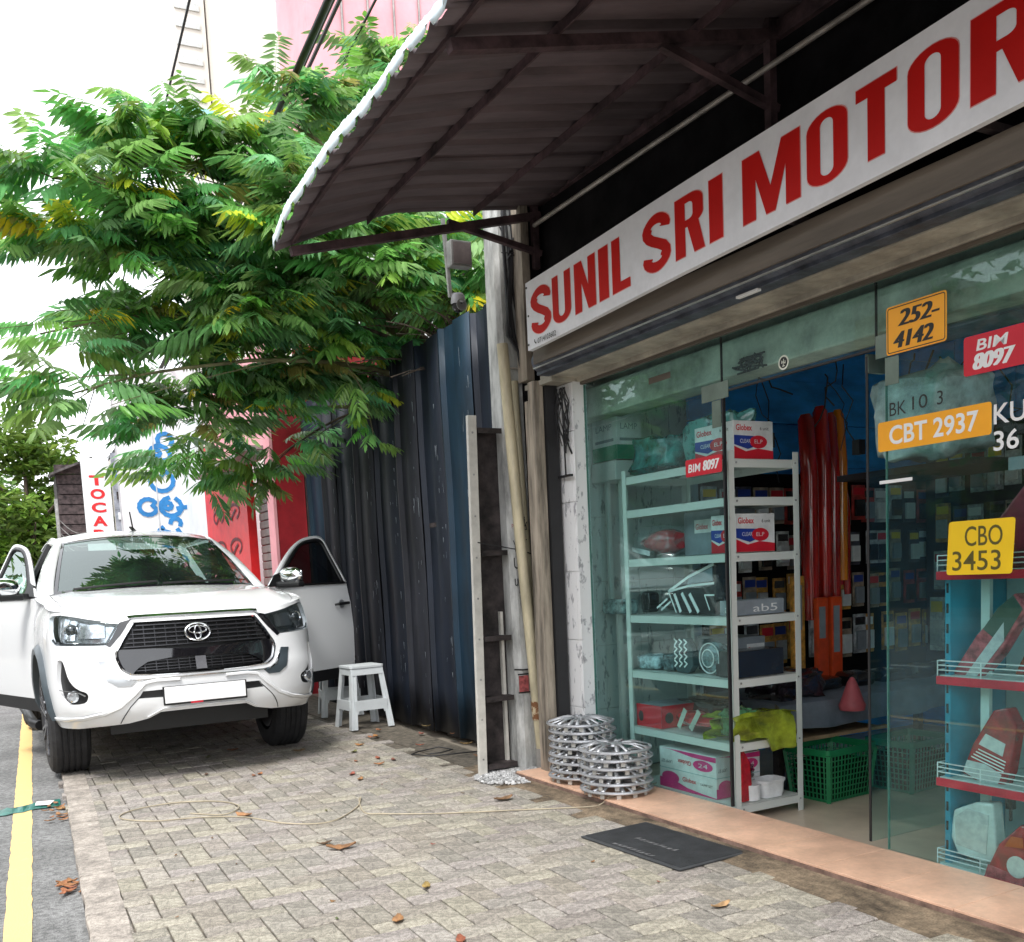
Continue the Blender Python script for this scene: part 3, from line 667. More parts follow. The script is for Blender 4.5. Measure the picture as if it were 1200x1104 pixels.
# tangle at the canopy corner
b = MB(); random.seed(5)
for k in range(16):
    p = Vector((3.22+random.uniform(0,.3), 5.83, 3.5+random.uniform(-.15,.2))); q = Vector((3.25+random.uniform(0,.35), 5.80, 3.15+random.uniform(-.3,.3)))
    mid = (p+q)/2+Vector((random.uniform(-.12,.12), random.uniform(-.05,0), random.uniform(-.12,.05))); pts = [p*(1-t)**2+mid*2*t*(1-t)+q*t*t for t in [i/8 for i in range(9)]]; b.tube(pts, random.uniform(.003,.007), 5)
b.build('cable_tangle', m_cable, pole, base=P0, kind='stuff', smooth=50)
for (z, pts) in ((.70, None), (2.70, None)):
    b = MB(); b.tube([(3.19,5.86,z+.005),(3.25,5.838,z),(3.34,5.83,z),(3.40,5.80,z+.01),(3.45,5.84,z+.012)], .006, 6); b.build('tie_wire', m_cable if z < 1 else m_pipe, pole, base=P0, smooth=50)
b = MB(); pts = [(2.96,5.86,1.99),(3.0,5.85,1.98),(3.1,5.835,1.96),(3.25,5.82,1.93),(3.40,5.775,1.875),(3.47,5.80,1.85)]; b.tube([(n, u, z-.42) for n, u, z in pts], .004, 6)
pts = [(3.27,5.80,1.50),(3.255,5.79,1.40),(3.235,5.79,1.30),(3.225,5.79,1.22)]; b.tube(pts, .004, 6); pts = [(3.28,5.80,1.51),(3.285,5.79,1.38),(3.283,5.79,1.25),(3.278,5.79,1.17)]; b.tube(pts, .004, 6)
b.build('loose_wire', m_cable, pole, base=P0, smooth=50)
b = MB()
for k in range(26): 
    a = random.random()*6.3; p = (3.262+random.uniform(-.016,.016), 5.795, 1.62+random.uniform(-.12,.16)); b.tube([p,(p[0]+.02*math.cos(a),p[1]-.006,p[2]+.03*math.sin(a)),(p[0]+.03*math.cos(a+1),p[1],p[2]+.035*math.sin(a+1))], .0035, 5)
b.build('tape_remnants', m_cable, pole, base=P0, kind='stuff')
pp = thing('drain_pipe', 'leaning yellowed plastic pipe with a rusty patch tied to the concrete pole', 'pipe', (3.33,5.78,0))
b = MB(); b.tube([(3.183,5.80,2.84),(3.20,5.79,2.4),(3.235,5.775,1.6),(3.275,5.765,.9),(3.325,5.765,.12)], .037, 18); b.build('pipe', m_pvc, pp, base=(3.33,5.78,0), smooth=50)
b = MB(); M = mtx((3.304,5.765,.36),0,0,R(-3)); b.lathe([(.0385,0),(.0388,.04),(.0386,.13)], 18, M, caps=False); b.build('rust_patch', mat('flaking_rust',(.20,.085,.035),.85,var=.5,vs_=25,col2=(.55,.45,.3),thr=(.45,.55)), pp, base=(3.33,5.78,0), smooth=60)
b = MB(); b.tube([(3.325,5.765,.0),(3.325,5.765,.16)], .044, 18); b.build('pipe_socket', mat('cement_grey',(.30,.29,.27),.9,bump=.4), pp, base=(3.33,5.78,0), smooth=50)
b = MB(); b.tube([(3.29,5.86,2.62),(3.31,5.85,1.8),(3.345,5.845,.9),(3.36,5.845,.05)], .028, 14); b.build('thin_drain_pipe', m_pvc, smooth=50, label='thinner yellowed pipe half hidden behind the leaning plastic pipe', cat='pipe')
# floodlight and camera on a hanging bar
m_gal = mat('dull_grey_metal', (.35,.35,.34), .5, metal=.5, var=.2)
fl = thing('floodlight', 'grey box floodlight on a thin bar under the canopy end', 'floodlight', (2.94,5.90,3.35))
b = MB(); b.beam((2.86,5.92,3.62),(2.885,5.92,3.14),.022,.022); b.build('bar', m_gal, fl, base=(2.94,5.90,3.35))
b = MB(); b.box((2.868,5.84,3.315),(3.015,5.915,3.475)); b.build('lamp_body', m_gal, fl, base=(2.94,5.90,3.35), bevel=.006)
b = MB(); b.box((2.882,5.836,3.33),(3.003,5.839,3.46)); b.build('lamp_glass', mat('grey_lamp_glass',(.20,.17,.17),.2,var=.2), fl, base=(2.94,5.90,3.35))
for k in range(4): b = MB(); b.box((2.868,5.925,3.33+k*.035),(3.015,5.94,3.338+k*.035)); b.build('cooling_fin', m_gal, fl, base=(2.94,5.90,3.35))
cc = thing('security_camera', 'small round security camera hanging below the floodlight bar', 'camera', (2.92,5.90,3.09)); c0 = (2.92,5.90,3.09)
b = MB(); b.lathe([(.0001,.06),(.03,.055),(.045,.035),(.048,.0),(.048,-.012)], 20, mtx((2.92,5.88,3.10))); b.build('dome', mat('grey_plastic_casing',(.42,.42,.43),.4), cc, base=c0, smooth=50)
b = MB(); b.lathe([(.048,0),(.040,-.03),(.022,-.045),(.0001,-.05)], 20, mtx((2.92,5.88,3.088))); b.build('lens_dome', mat('black_gloss',(.01,.01,.012),.08), cc, base=c0, smooth=50)
b = MB(); b.lathe([(.030,0),(.030,.004),(.036,.004),(.036,0)], 20, mtx((2.92,5.834,3.075),0,R(90))); b.build('lens_ring', m_gal, cc, base=c0, smooth=50)
b = MB(); b.tube([(2.885,5.92,3.15),(2.90,5.90,3.155),(2.92,5.88,3.155)], .008, 6); b.build('arm', m_gal, cc, base=c0)
# ================================================================ old steel rack standing by the pole
m_wpaint = mat('chipped_white_paint', (.60,.58,.53), .5, var=.08, vs_=10, bump=.15, bs=30)
m_dkst = mat('dark_rusted_steel', (.045,.035,.035), .7, var=.4, vs_=9, bump=.3)
r0 = (2.93,5.9,0)
rk = thing('upright_steel_rack', 'old narrow steel rack with white front post and dark empty shelves leaning beside the pole', 'rack', r0)
def rb(n_, x, y, m, **k): 
    b = MB(); b.box(x, y); return b.build(n_, m, rk, base=r0, **k)
b = MB(); b.add([(2.890,5.86,0.0),(2.948,5.86,0.0),(2.998,5.86,2.39),(2.935,5.86,2.39),(2.890,5.89,0.0),(2.948,5.89,0.0),(2.998,5.89,2.39),(2.935,5.89,2.39)],[(0,1,2,3),(7,6,5,4),(0,4,5,1),(1,5,6,2),(2,6,7,3),(3,7,4,0)]); b.build('front_post', m_wpaint, rk, base=r0, bevel=.002)
for k in range(9):
    z = .12+k*.27; x = 2.919+.047*z/2.39
    b = MB(); b.lathe([(.007,0),(.006,.003),(.0001,.004)], 10, mtx((x,5.860,z),0,R(90))); b.build('rivet', m_gal, rk, base=r0)
b = MB(); b.add([(2.985,5.99,0.02),(3.03,5.99,2.34),(3.215,5.99,2.32),(3.20,5.99,.0)],[(0,1,2,3)]); b.build('back_panel', m_dkst, rk, base=r0, thick=.004)
b = MB(); b.add([(2.948,5.875,0.02),(2.998,5.875,2.36),(3.03,5.99,2.34),(2.985,5.99,.02)],[(0,1,2,3)]); b.build('side_panel', m_dkst, rk, base=r0, thick=.004)
b = MB(); b.beam((3.160,5.965,.06),(3.160,5.965,1.10),.032,.02); b.build('rear_post', m_wpaint, rk, base=r0)
for z in (.06,.52,.93,1.5,2.30):
    b = MB(); b.box((2.962+.02*z,5.875,z),(3.185,5.985,z+.012)); b.box((2.962+.02*z,5.868,z-.02),(3.185,5.874,z+.014)); b.build('shelf', m_dkst, rk, base=r0)
# ================================================================ dark fence of steel sheets
m_f = [mat('fence_blue_black', (.009,.014,.026), .55, var=.22, vs_=3.5, bump=.2, bs=14, stretch=(1,1,.35), metal=.2),
       mat('fence_teal', (.007,.027,.050), .55, var=.22, vs_=3.5, bump=.2, bs=14, stretch=(1,1,.35), metal=.2),
       mat('fence_charcoal', (.016,.018,.026), .6, var=.25, vs_=4, bump=.25, bs=14, stretch=(1,1,.35), metal=.2)]
m_scr = mat('bare_scratch', (.28,.32,.36), .6)
fe = thing('steel_fence', 'tall dark blue fence of ribbed steel sheets between pole and red shop', 'fence', (3.62,9,0)); f0 = (3.62,9,0)
random.seed(21)
u = 6.02; k = 0
while u < 11.5:
    W_ = (.62,.50,.60,.56,.52,.64,.58)[k % 7]; m = m_f[(1,0,1,0,2,0,2,0,2)[k % 9]]
    top = 3.44+random.uniform(-.05,.05)+.02*k*0; 
    # three flats with a rib
    q = [(0,0),(.50,0),(.55,.042),(.93,.042),(.97,0),(1,0)]
    lean = random.uniform(-.01,.01); b = MB(); rows = []
    for zi in range(9):
        z = -.05+(top+.05)*zi/8; rows.append([(3.62+dn+.006*math.sin(zi*1.3+k)+(.012 if k % 2 else 0), u+W_*a+lean*zi/8, z) for a, dn in q])
    b.grid(rows); b.build('fence_sheet', m, fe, base=f0, smooth=20, thick=.004)
    if k < 9:
        s = MB()
        for j in range(22):
            zz = random.uniform(.1,3.2); ua = u+W_*random.uniform(.02,.34); l = random.uniform(.01,.10)*(2 if random.random() < .15 else 1); ww = random.uniform(.0015,.004)
            s.add([(3.6085,ua,zz),(3.6085,ua+ww,zz+l*.1),(3.6085,ua+ww+random.uniform(-.01,.01),zz+l),(3.6085,ua-ww*.3,zz+l*.9)],[(0,1,2,3)])
        s.build('scratches', m_scr, fe, base=f0, kind='stuff')
    u += W_-.015; k += 1
for u in (6.1,7.9,9.8,11.8): b = MB(); b.box((3.67,u,0),(3.72,u+.05,3.3)); b.build('fence_post', m_dkst, fe, base=f0)
for z in (.5,1.8,3.1): b = MB(); b.box((3.675,6.0,z),(3.70,11.7,z+.04)); b.build('fence_rail', m_dkst, fe, base=f0)
b = MB(); b.box((3.70,6.0,0),(3.706,11.75,3.3)); b.build('backing_sheet', m_dkst, fe, base=f0)
# plot behind the fence
MB().box((3.8,5.96,-.05),(7.5,11.7,.02)).build('yard_soil', m_ground, kind='structure')
# ================================================================ plastic stools
m_stool = mat('pale_blue_grey_plastic', (.62,.66,.68), .42, var=.05, vs_=4)
def stool(n, u, rz, label):
    t = thing('plastic_stool', label, 'stool', (n,u,0), 'plastic stools by the fence', rz=rz)
    H_ = .58; tw, bw = .155, .215; td, bd = .13, .20
    b = MB(); b.prism(rrect(2*tw+.03,2*td+.03,.03), .022, mtx((0,0,H_-.022))); b.build('seat', m_stool, t, fm=False, bevel=.004)
    b = MB()
    for sy in (-1,1): b.add([(-tw,sy*(td+.008),H_-.02),(tw,sy*(td+.008),H_-.02),(tw,sy*(td+.014),H_-.085),(-tw,sy*(td+.014),H_-.085),(-tw,sy*(td-.006),H_-.02),(tw,sy*(td-.006),H_-.02),(tw,sy*(td),H_-.085),(-tw,sy*(td),H_-.085)],[(0,1,2,3),(7,6,5,4),(0,4,5,1),(1,5,6,2),(2,6,7,3),(3,7,4,0)])
    for sx in (-1,1): b.box((sx*tw-.008,-td,H_-.085),(sx*tw+.008,td,H_-.02))
    b.build('apron', m_stool, t, fm=False)
    for sx in (-1,1):
        for sy in (-1,1):
            # splayed legs with an L profile and a vertical groove
            rows = []
            for z in (H_-.02, H_*.5, .0):
                f = 1-z/H_; x = sx*(tw+(bw-tw)*f); y = sy*(td+(bd-td)*f); e = .050+.012*f
                pr = [(0,0),(-sx*e*.42,0),(-sx*e*.46,-sy*.006),(-sx*e*.54,-sy*.006),(-sx*e*.58,0),(-sx*e,0),(-sx*e,-sy*.012),(-sx*.012,-sy*.014),(-sx*.012,-sy*e),(0,-sy*e)]
                rows.append([(x+a, y+c, z) for a, c in pr])
            b = MB(); b.grid(rows, closed=True); b.add(rows[-1], [tuple(range(10))]); b.build('leg', m_stool, t, fm=False)
    z0, z1 = .175, .265
    for sy in (-1,1):
        f = 1-.22/H_; x = tw+(bw-tw)*f-.03; y = sy*(td+(bd-td)*f)
        b = MB(); b.prism([(-x,z1),(x,z1),(x,z0),(x-.03,z0-.035),(x-.04,z0-.005),(-x+.04,z0-.005),(-x+.03,z0-.035),(-x,z0)], .010, Matrix(((1,0,0,0),(0,0,1,y-.008),(0,1,0,0),(0,0,0,1)))); b.build('stretcher', m_stool, t, fm=False)
    for sx in (-1,1):
        f = 1-.22/H_; y = td+(bd-td)*f-.03; x = sx*(tw+(bw-tw)*f); b = MB(); b.box((x-.006,-y,z0),(x+.006,y,z1)); b.build('stretcher', m_stool, t, fm=False)
    return t
stool(3.13,8.74,R(4),'pale plastic stool standing free on the pavers in front of the fence')
stool(3.24,9.75,R(-12),'pale plastic stool mostly hidden behind the open car door')
# ================================================================ doormat
m_mat = mat('black_rubber_mat', (.045,.048,.052), .8, var=.15, vs_=8, bump=.2)
dm = thing('doormat', 'worn black ribbed rubber doormat on the pavers in front of the shop step', 'doormat', (2.84,3.80,0), rz=R(3.2))
b = MB(); b.box((-.215,-.375,.002),(.215,.375,.010)); b.build('mat_base', m_mat, dm, fm=False, bevel=.003)
b = MB()
for k in range(60):
    y = -.355+k*.01205; b.box((-.195,y,.010),(.195,y+.005,.0145))
b.build('ribs', m_mat, dm, fm=False, kind='stuff')
m_worn = mat('worn_grey_letters', (.13,.13,.135), .9, var=.3, vs_=60)
M = Matrix.Translation((.05,.14,.0148)) @ Matrix.Rotation(R(-90),4,'Z')
b = MB(); random.seed(2)
for row in range(2):
    for k in range(9):
        x0 = .02+k*.034; 
        b.add([(x0,-row*.14-.02,0),(x0+.026,-row*.14-.02+random.uniform(0,.012),0),(x0+.024,-row*.14+random.uniform(0,.02),0),(x0+random.uniform(0,.01),-row*.14,0)],[(0,1,2,3)], Matrix.Translation((0,0,.0149)) @ Matrix.Translation((-.03,.17,0)) @ Matrix.Rotation(R(-90),4,'Z') )
b.build('worn_lettering', m_worn, dm, fm=False, kind='stuff')
# ================================================================ cable on the ground, leaves, pavement edges
m_cord = mat('beige_cord', (.42,.36,.26), .7)
b = MB(); K = [(3.6,4.80),(3.46,4.75),(3.35,4.76),(3.05,4.67),(2.69,4.84),(2.43,4.98),(2.18,5.13),(1.98,5.43),(1.94,5.60),(2.14,5.43),(2.32,5.73),(2.1,5.62),(1.63,5.33),(1.31,5.77),(1.05,6.0),(.82,6.05),(.66,6.25),(.75,6.45),(1.04,6.50),(1.3,6.3),(1.36,6.05),(1.15,5.9)]
K = [(3.55,4.78),(3.4,4.74),(3.2,4.66),(3.0,4.67),(2.69,4.84),(2.43,4.98),(2.18,5.13),(1.98,5.30),(1.90,5.40),(1.98,5.72),(2.02,5.80),(1.90,5.55),(1.66,5.32),(1.45,5.45),(1.28,5.78),(1.05,5.95),(.82,6.03),(.66,6.25),(.75,6.42),(1.00,6.47),(1.25,6.32),(1.33,6.08),(1.2,5.92),(1.02,6.12)]
pts = []
for i in range(len(K)-1):
    p0, p1, p2, p3 = K[max(i-1,0)], K[i], K[i+1], K[min(i+2,len(K)-1)]
    for j in range(6):
        t = j/6; q = [.5*((2*p1[a])+(-p0[a]+p2[a])*t+(2*p0[a]-5*p1[a]+4*p2[a]-p3[a])*t*t+(-p0[a]+3*p1[a]-3*p2[a]+p3[a])*t**3) for a in (0,1)]
        pts.append((q[0], q[1], .048 if q[0] > 3.10 else .022 if q[0] > 3.04 else .007))
b.tube(pts, .0040, 6); b.build('ground_cord', m_cord, smooth=60, label='thin beige cord snaking loosely over the pavers to the shop step', cat='cord')
b = MB(); pts = [(2.98,6.9),(3.05,6.85),(3.2,6.95),(3.15,7.1),(2.95,7.05),(2.85,6.95),(2.95,6.8),(3.3,6.7),(3.4,6.9)]
b.tube([(n,u,.008+.006*(i%2)) for i,(n,u) in enumerate(pts)], .005, 6); b.build('wire_scrap', m_cable, smooth=60, label='dark scrap of wire lying on the pavers at the foot of the fence', cat='wire')
m_leafd = vcol(mat('dry_leaf', (.27,.15,.075), .8, var=.25, vs_=30))
random.seed(9)
def leaf(x, y, z, L, lab, tint, grp='fallen leaves on the ground', curl=.5):
    b = MB(); b.tint = tint; a = random.random()*6.3; n = 7; rows = []
    for i in range(n+1):
        t = i/n; w_ = L*.24*math.sin(math.pi*min(1,t*.93+.04))**.8*random.uniform(.8,1.15); x_ = (t-.5)*L; h = curl*L*.35*(t-.5)**2*4
        rows.append([(x_, -w_, h+curl*w_*.8*random.uniform(.5,1)), (x_, 0, h*.7), (x_, w_, h+curl*w_*.9*random.uniform(.3,1))])
    b.grid(rows); o = b.build('fallen_leaf', m_leafd, fm=False, label=lab, cat='leaf', group=grp, smooth=70, thick=.0008)
    o.matrix_world = mtx((x,y,z+.004), a, random.uniform(-.15,.15)); return o
LS = [(1.30,4.82,.15,'largest curled brown dry leaf in the middle of the pavement',(1.1,1,.9)),(1.19,3.64,.09,'dry leaf lying on the pavers at the bottom centre of the photo',(1.3,1.2,1)),
 (2.34,3.07,.10,'pale tan leaf on the pavers near the shop step, in front of the doormat',(1.7,1.9,1.9)),(1.44,3.98,.08,'yellowish leaf on the pavers left of the doormat',(1.3,1.6,1)),(1.32,3.30,.08,'reddish leaf cut off by the bottom edge of the photo',(1.1,.6,.6)),
 (1.01,5.87,.12,'dry leaf lying inside the loop of the beige cord',(1.4,1.3,1.2)),(2.44,5.29,.13,'dry brown leaf on the pavers near the gravel at the pole',(.8,.8,.8)),(1.25,4.96,.08,'small dark leaf beside the largest curled one',(.5,.5,.5))]
for x, y, L, lab, t in LS: leaf(x, y, 0, L, lab, t)
for k in range(11): leaf(.055+random.uniform(-.06,.03), 5.05+random.uniform(-.13,.15), -.034+random.uniform(0,.012), random.uniform(.05,.10), 'dry brown leaf in the nearer heap of leaves in the gutter', (1.3,random.uniform(.8,1.2),.8), 'leaves in the nearer gutter heap')
for k in range(14): leaf(.04+random.uniform(-.09,.04), 6.95+random.uniform(-.35,.30), -.034+random.uniform(0,.012), random.uniform(.04,.09), 'dry tan leaf in the further heap of leaves in the gutter by the car wheel', (1.2,random.uniform(.9,1.2),.9), 'leaves in the further gutter heap')
for k in range(26):
    x = random.uniform(1.0,3.2); y = random.uniform(6.3,8.6); leaf(x, y, 0, random.uniform(.04,.10), 'small dry leaf scattered on the pavers between the car and the fence', (random.uniform(.5,1.5),random.uniform(.6,1.3),.9), 'leaves scattered by the fence')
for k in range(22):
    x = random.uniform(.4,2.6); y = random.uniform(3.2,6.4); leaf(x, y, 0, random.uniform(.012,.035), 'tiny brown leaf scrap scattered over the near pavers', (random.uniform(.4,1.2),random.uniform(.5,1.1),.8), 'leaf scraps on the near pavers')
# green stain / strip across the road line
m_teal = mat('teal_film', (.01,.14,.11), .35, var=.25, vs_=20)
b = MB(); random.seed(4); rows = []
for i in range(18):
    x = -.50+i*.032; rows.append([(x, 7.06+.35*(x+.1)+random.uniform(-.03,.03), -.028), (x, 7.26+.35*(x+.1)+random.uniform(-.04,.04), -.026+random.uniform(0,.008))])
b.grid(rows); b.build('plastic_strip', m_teal, fm=False, label='torn teal plastic strip lying across the yellow line by the front wheel', cat='plastic strip', thick=.001)
b = MB(); b.add([(-.11,7.16,-.018),(-.02,7.12,-.017),(.01,7.24,-.015),(-.10,7.25,-.012)],[(0,1,2,3)]); b.build('white_scrap', m_wht, fm=False, label='white scrap lying on the teal strip beside the front wheel', cat='scrap', thick=.001)
# ================================================================ white pickup truck
CS = 1.06
car = thing('pickup_truck', 'white double cab pickup truck parked half on the pavement with both front doors open', 'pickup truck', (.979,8.318,0), fm=False, rz=.06)
car.scale = (CS,)*3
m_cw = mat('white_car_paint', (.80,.81,.82), .22, var=.0, coat=.8, spec=.5)
m_bk = mat('black_trim', (.009,.009,.010), .45, bump=.05, bs=200)
m_gb = mat('gloss_black', (.008,.008,.010), .06, coat=1)
m_chr = mat('chrome', (.78,.79,.80), .10, metal=1., var=.04, vs_=8)
m_slv = mat('satin_silver', (.50,.52,.54), .28, metal=.7, var=.03)
m_tyre = mat('tyre_rubber', (.022,.022,.024), .85, var=.2, vs_=20, bump=.15)
m_rim = mat('dark_machined_rim', (.22,.22,.23), .25, metal=.9, var=.1)
m_flare = mat('dark_grey_flare', (.05,.065,.075), .35)
m_int = mat('dark_cabin', (.02,.022,.025), .7)
m_seat = mat('black_seat_cloth', (.03,.03,.035), .9, bump=.1)
m_cgl = glass('windscreen_glass', (.32,.46,.42), 2.5, .015, (.4,.5,.5))
m_pgl = glass('privacy_glass', (.06,.07,.08), 1.5, .02, (.2,.2,.2))
m_lens = glass('lamp_lens', (.88,.92,.95), 1.5, .02)
m_lamp = mat('lamp_reflector', (.72,.75,.78), .18, metal=.75, var=.25, vs_=22)
m_plate = mat('blank_white_plate', (.88,.88,.88), .4, var=.01)
PL=[(0,-1.0),(.25,-.99),(.5,-.955),(.68,-.885),(.80,-.78),(.875,-.63),(.91,-.45),(.92,-.2),(.925,.1),(.925,.5)]
def _cr(P,n=12):
    Q=[(-P[1][0],P[1][1])]+P+[(P[-1][0],2*P[-1][1]-P[-2][1])]
    o=[]
    for i in range(1,len(Q)-2):
        a,b,c,d=Q[i-1:i+3]
        for k in range(n):
            t=k/n
            o.append(tuple(.5*((2*b[j])+(-a[j]+c[j])*t+(2*a[j]-5*b[j]+4*c[j]-d[j])*t*t+(-a[j]+3*b[j]-3*c[j]+d[j])*t**3) for j in (0,1)))
    o.append(P[-1]);return o
PC=_cr(PL);PT=[0]
for a,b in zip(PC,PC[1:]): PT.append(PT[-1]+math.hypot(b[0]-a[0],b[1]-a[1]))
TM=PT[-1]
def plan(t):
    sg=-1 if t<0 else 1;t=min(abs(t),TM-1e-6)
    lo,hi=0,len(PT)-1
    while hi-lo>1:
        m=(lo+hi)//2
        if PT[m]<=t: lo=m
        else: hi=m
    f=(t-PT[lo])/(PT[hi]-PT[lo]);a,b=PC[lo],PC[hi]
    dx,dy=b[0]-a[0],b[1]-a[1];L=math.hypot(dx,dy)
    return sg*(a[0]+f*dx),a[1]+f*dy,sg*dy/L,-dx/L
def interp(T,x):
    if x<=T[0][0]:return T[0][1]
    for (a,fa),(b,fb) in zip(T,T[1:]):
        if x<=b:
            f=(x-a)/(b-a);f=f*f*(3-2*f)*.5+f*.5;return fa+f*(fb-fa)
    return T[-1][1]
DF=[(.38,.12),(.44,.05),(.50,.01),(.60,0),(.72,.0),(.82,.03),(.95,.055),(1.05,.075),(1.14,.12)]
DS=[(.38,.05),(.5,.01),(.65,0),(.9,.005),(1.0,.01),(1.1,.03),(1.18,.06),(1.26,.12)]
ZT=[(0,1.125),(.5,1.125),(.8,1.14),(1.1,1.175),(1.5,1.22),(TM,1.265)]
def ztop(t): return interp(ZT,abs(t))
def S(t,z,off=0.):
    s,b,nx,ny=plan(t);w=min(1,max(0,(abs(t)-.8)/.35));w=w*w*(3-2*w)
    d=interp(DF,z)*(1-w)+interp(DS,z)*w
    d-=off
    return (s-nx*d,b-ny*d,z)

def fix(poly):                                  # drop duplicate points
    o = []
    for p in poly:
        if not o or (p[0]-o[-1][0])**2+(p[1]-o[-1][1])**2 > 1e-6: o.append(p)
    return o
def dens(poly, h=.04, closed=True):
    o = []; n = len(poly)
    for i in range(n if closed else n-1):
        a, c = poly[i], poly[(i+1)%n]; L = math.hypot(c[0]-a[0], c[1]-a[1]); k = max(1, int(L/h))
        o += [(a[0]+(c[0]-a[0])*j/k, a[1]+(c[1]-a[1])*j/k) for j in range(k)]
    if not closed: o.append(poly[-1])
    return o
def inside(p, poly):
    x, y = p; r = False; n = len(poly); j = n-1
    for i in range(n):
        xi, yi = poly[i]; xj, yj = poly[j]
        if (yi > y) != (yj > y) and x < (xj-xi)*(y-yi)/(yj-yi)+xi: r = not r
        j = i
    return r
def region(outer, holes=(), h=.045):
    """triangulated region in (t,z) with interior grid points"""
    pts = []; edges = []
    for poly in [outer]+list(holes):
        q = dens(fix(poly), h); b0 = len(pts); pts += q; edges += [(b0+i, b0+(i+1)%len(q)) for i in range(len(q))]
    xs = [p[0] for p in outer]; ys = [p[1] for p in outer]
    x = min(xs)+h*.6
    while x < max(xs):
        y = min(ys)+h*.6
        while y < max(ys):
            p = (x, y)
            if inside(p, outer) and not any(inside(p, q) for q in holes):
                if all((p[0]-q[0])**2+(p[1]-q[1])**2 > (h*.35)**2 for q in pts[:len(edges)]): pts.append(p)
            y += h
        x += h
    vo, eo, fo, *_ = geometry.delaunay_2d_cdt([Vector(p) for p in pts], edges, [], 1, 1e-5)
    fs = []
    for f in fo:
        c = (sum(vo[i].x for i in f)/len(f), sum(vo[i].y for i in f)/len(f))
        if inside(c, outer) and not any(inside(c, q) for q in holes): fs.append(tuple(f))
    return [(v.x, v.y) for v in vo], fs
def skin(mb, outer, off, holes=(), h=.045, fn=S):
    vo, fs = region(outer, holes, h); mb.add([fn(t, z, off) for t, z in vo], fs)
def wall(mb, poly, o0, o1, h=.03, closed=True, fn=S):
    q = dens(fix(poly), h, closed); n = len(q); vs = [fn(t,z,o0) for t,z in q]+[fn(t,z,o1) for t,z in q]
    mb.add(vs, [(i,(i+1)%n,(i+1)%n+n,i+n) for i in range(n if closed else n-1)])
def mir(poly): return [(-t, z) for t, z in poly][::-1]
def cb(mb, name, m, par=None, **k): 
    k.setdefault('smooth', 35); return mb.build(name, m, par or car, fm=False, **k)
def spl(P, n=5):
    P = [P[0]]+P+[P[-1]]; o = []
    for i in range(1, len(P)-2):
        a, b_, c, d = P[i-1:i+3]
        for k in range(n):
            t = k/n; o.append(tuple(.5*((2*b_[j])+(-a[j]+c[j])*t+(2*a[j]-5*b_[j]+4*c[j]-d[j])*t*t+(-a[j]+3*b_[j]-3*c[j]+d[j])*t**3) for j in range(len(b_))))
    o.append(P[-1]); return o
# t value on the flank for a given b
def t_of_b(bb):
    lo, hi = .5, TM
    for _ in range(40):
        m_ = (lo+hi)/2
        if plan(m_)[1] < bb: lo = m_
        else: hi = m_
    return lo
TB = t_of_b(.47)
# front-end outlines in (t, z), right half; mirrored for the other half
HLr = [(.495,1.080),(.80,1.118),(1.02,1.146),(1.12,1.142),(1.165,1.125),(1.125,1.04),(1.075,.968),(1.03,.948),(.94,.944),(.60,.938),(.56,.985)]
GR = [(.418,1.078),(.48,.99),(.545,.885),(.540,.84),(.512,.775),(.455,.738),(.3,.727),(0,.722)]
grille = GR+[(-t, z) for t, z in GR[::-1][1:]]
grille_cl = [p for p in grille]
FOGr = spl([(1.004,.848),(.955,.846),(.907,.775),(.84,.69),(.785,.655),(.745,.640),(.730,.612),(.765,.570),(.90,.563),(.975,.60),(1.008,.69),(1.012,.78),(1.004,.848)],3)[:-1]
SLOTr = [(.262,.628),(.387,.626),(.418,.580),(.262,.576)]
zarc = []
AC, AR = (t_of_b(.03), .40), .475
aa = 0
arch = []
for k in range(15):
    a = R(168-(168-8)*k/14); arch.append((AC[0]+AR*math.cos(a), AC[1]+AR*math.sin(a)))
BOT = [(0,.482),(.286,.478),(.36,.44),(.494,.413),(.952,.385),(1.20,.39),(1.33,.43),(arch[0][0],arch[0][1])]
TOPr = [(t, ztop(t)) for t in [TM*k/40 for k in range(41)] if t < TB]+[(TB, ztop(TB))]
half = BOT+arch[1:]+[(TB,.42)]+TOPr[::-1]
outerR = half; outer = half+[(-t, z) for t, z in half[::-1][1:-1]]
outer = [(t,z) for t,z in BOT]+arch[1:]+[(TB,.42)]+TOPr[::-1]+[(-t,z) for t,z in TOPr[1:]]+[(-TB,.42)]+[(-t,z) for t,z in arch[::-1]]+[(-t,z) for t,z in BOT[::-1][1:-1]]
b = MB()
holes = [HLr, mir(HLr), grille, FOGr, mir(FOGr), SLOTr, mir(SLOTr)]
skin(b, outer, 0, holes, .05)
for hh in holes: wall(b, hh, 0, -.03)
wall(b, BOT+[], 0, -.05, closed=False); wall(b, mir(BOT), 0, -.05, closed=False)
wall(b, arch, 0, -.06, closed=False); wall(b, mir(arch), 0, -.06, closed=False)
body = cb(b, 'front_body', m_cw, smooth=28)
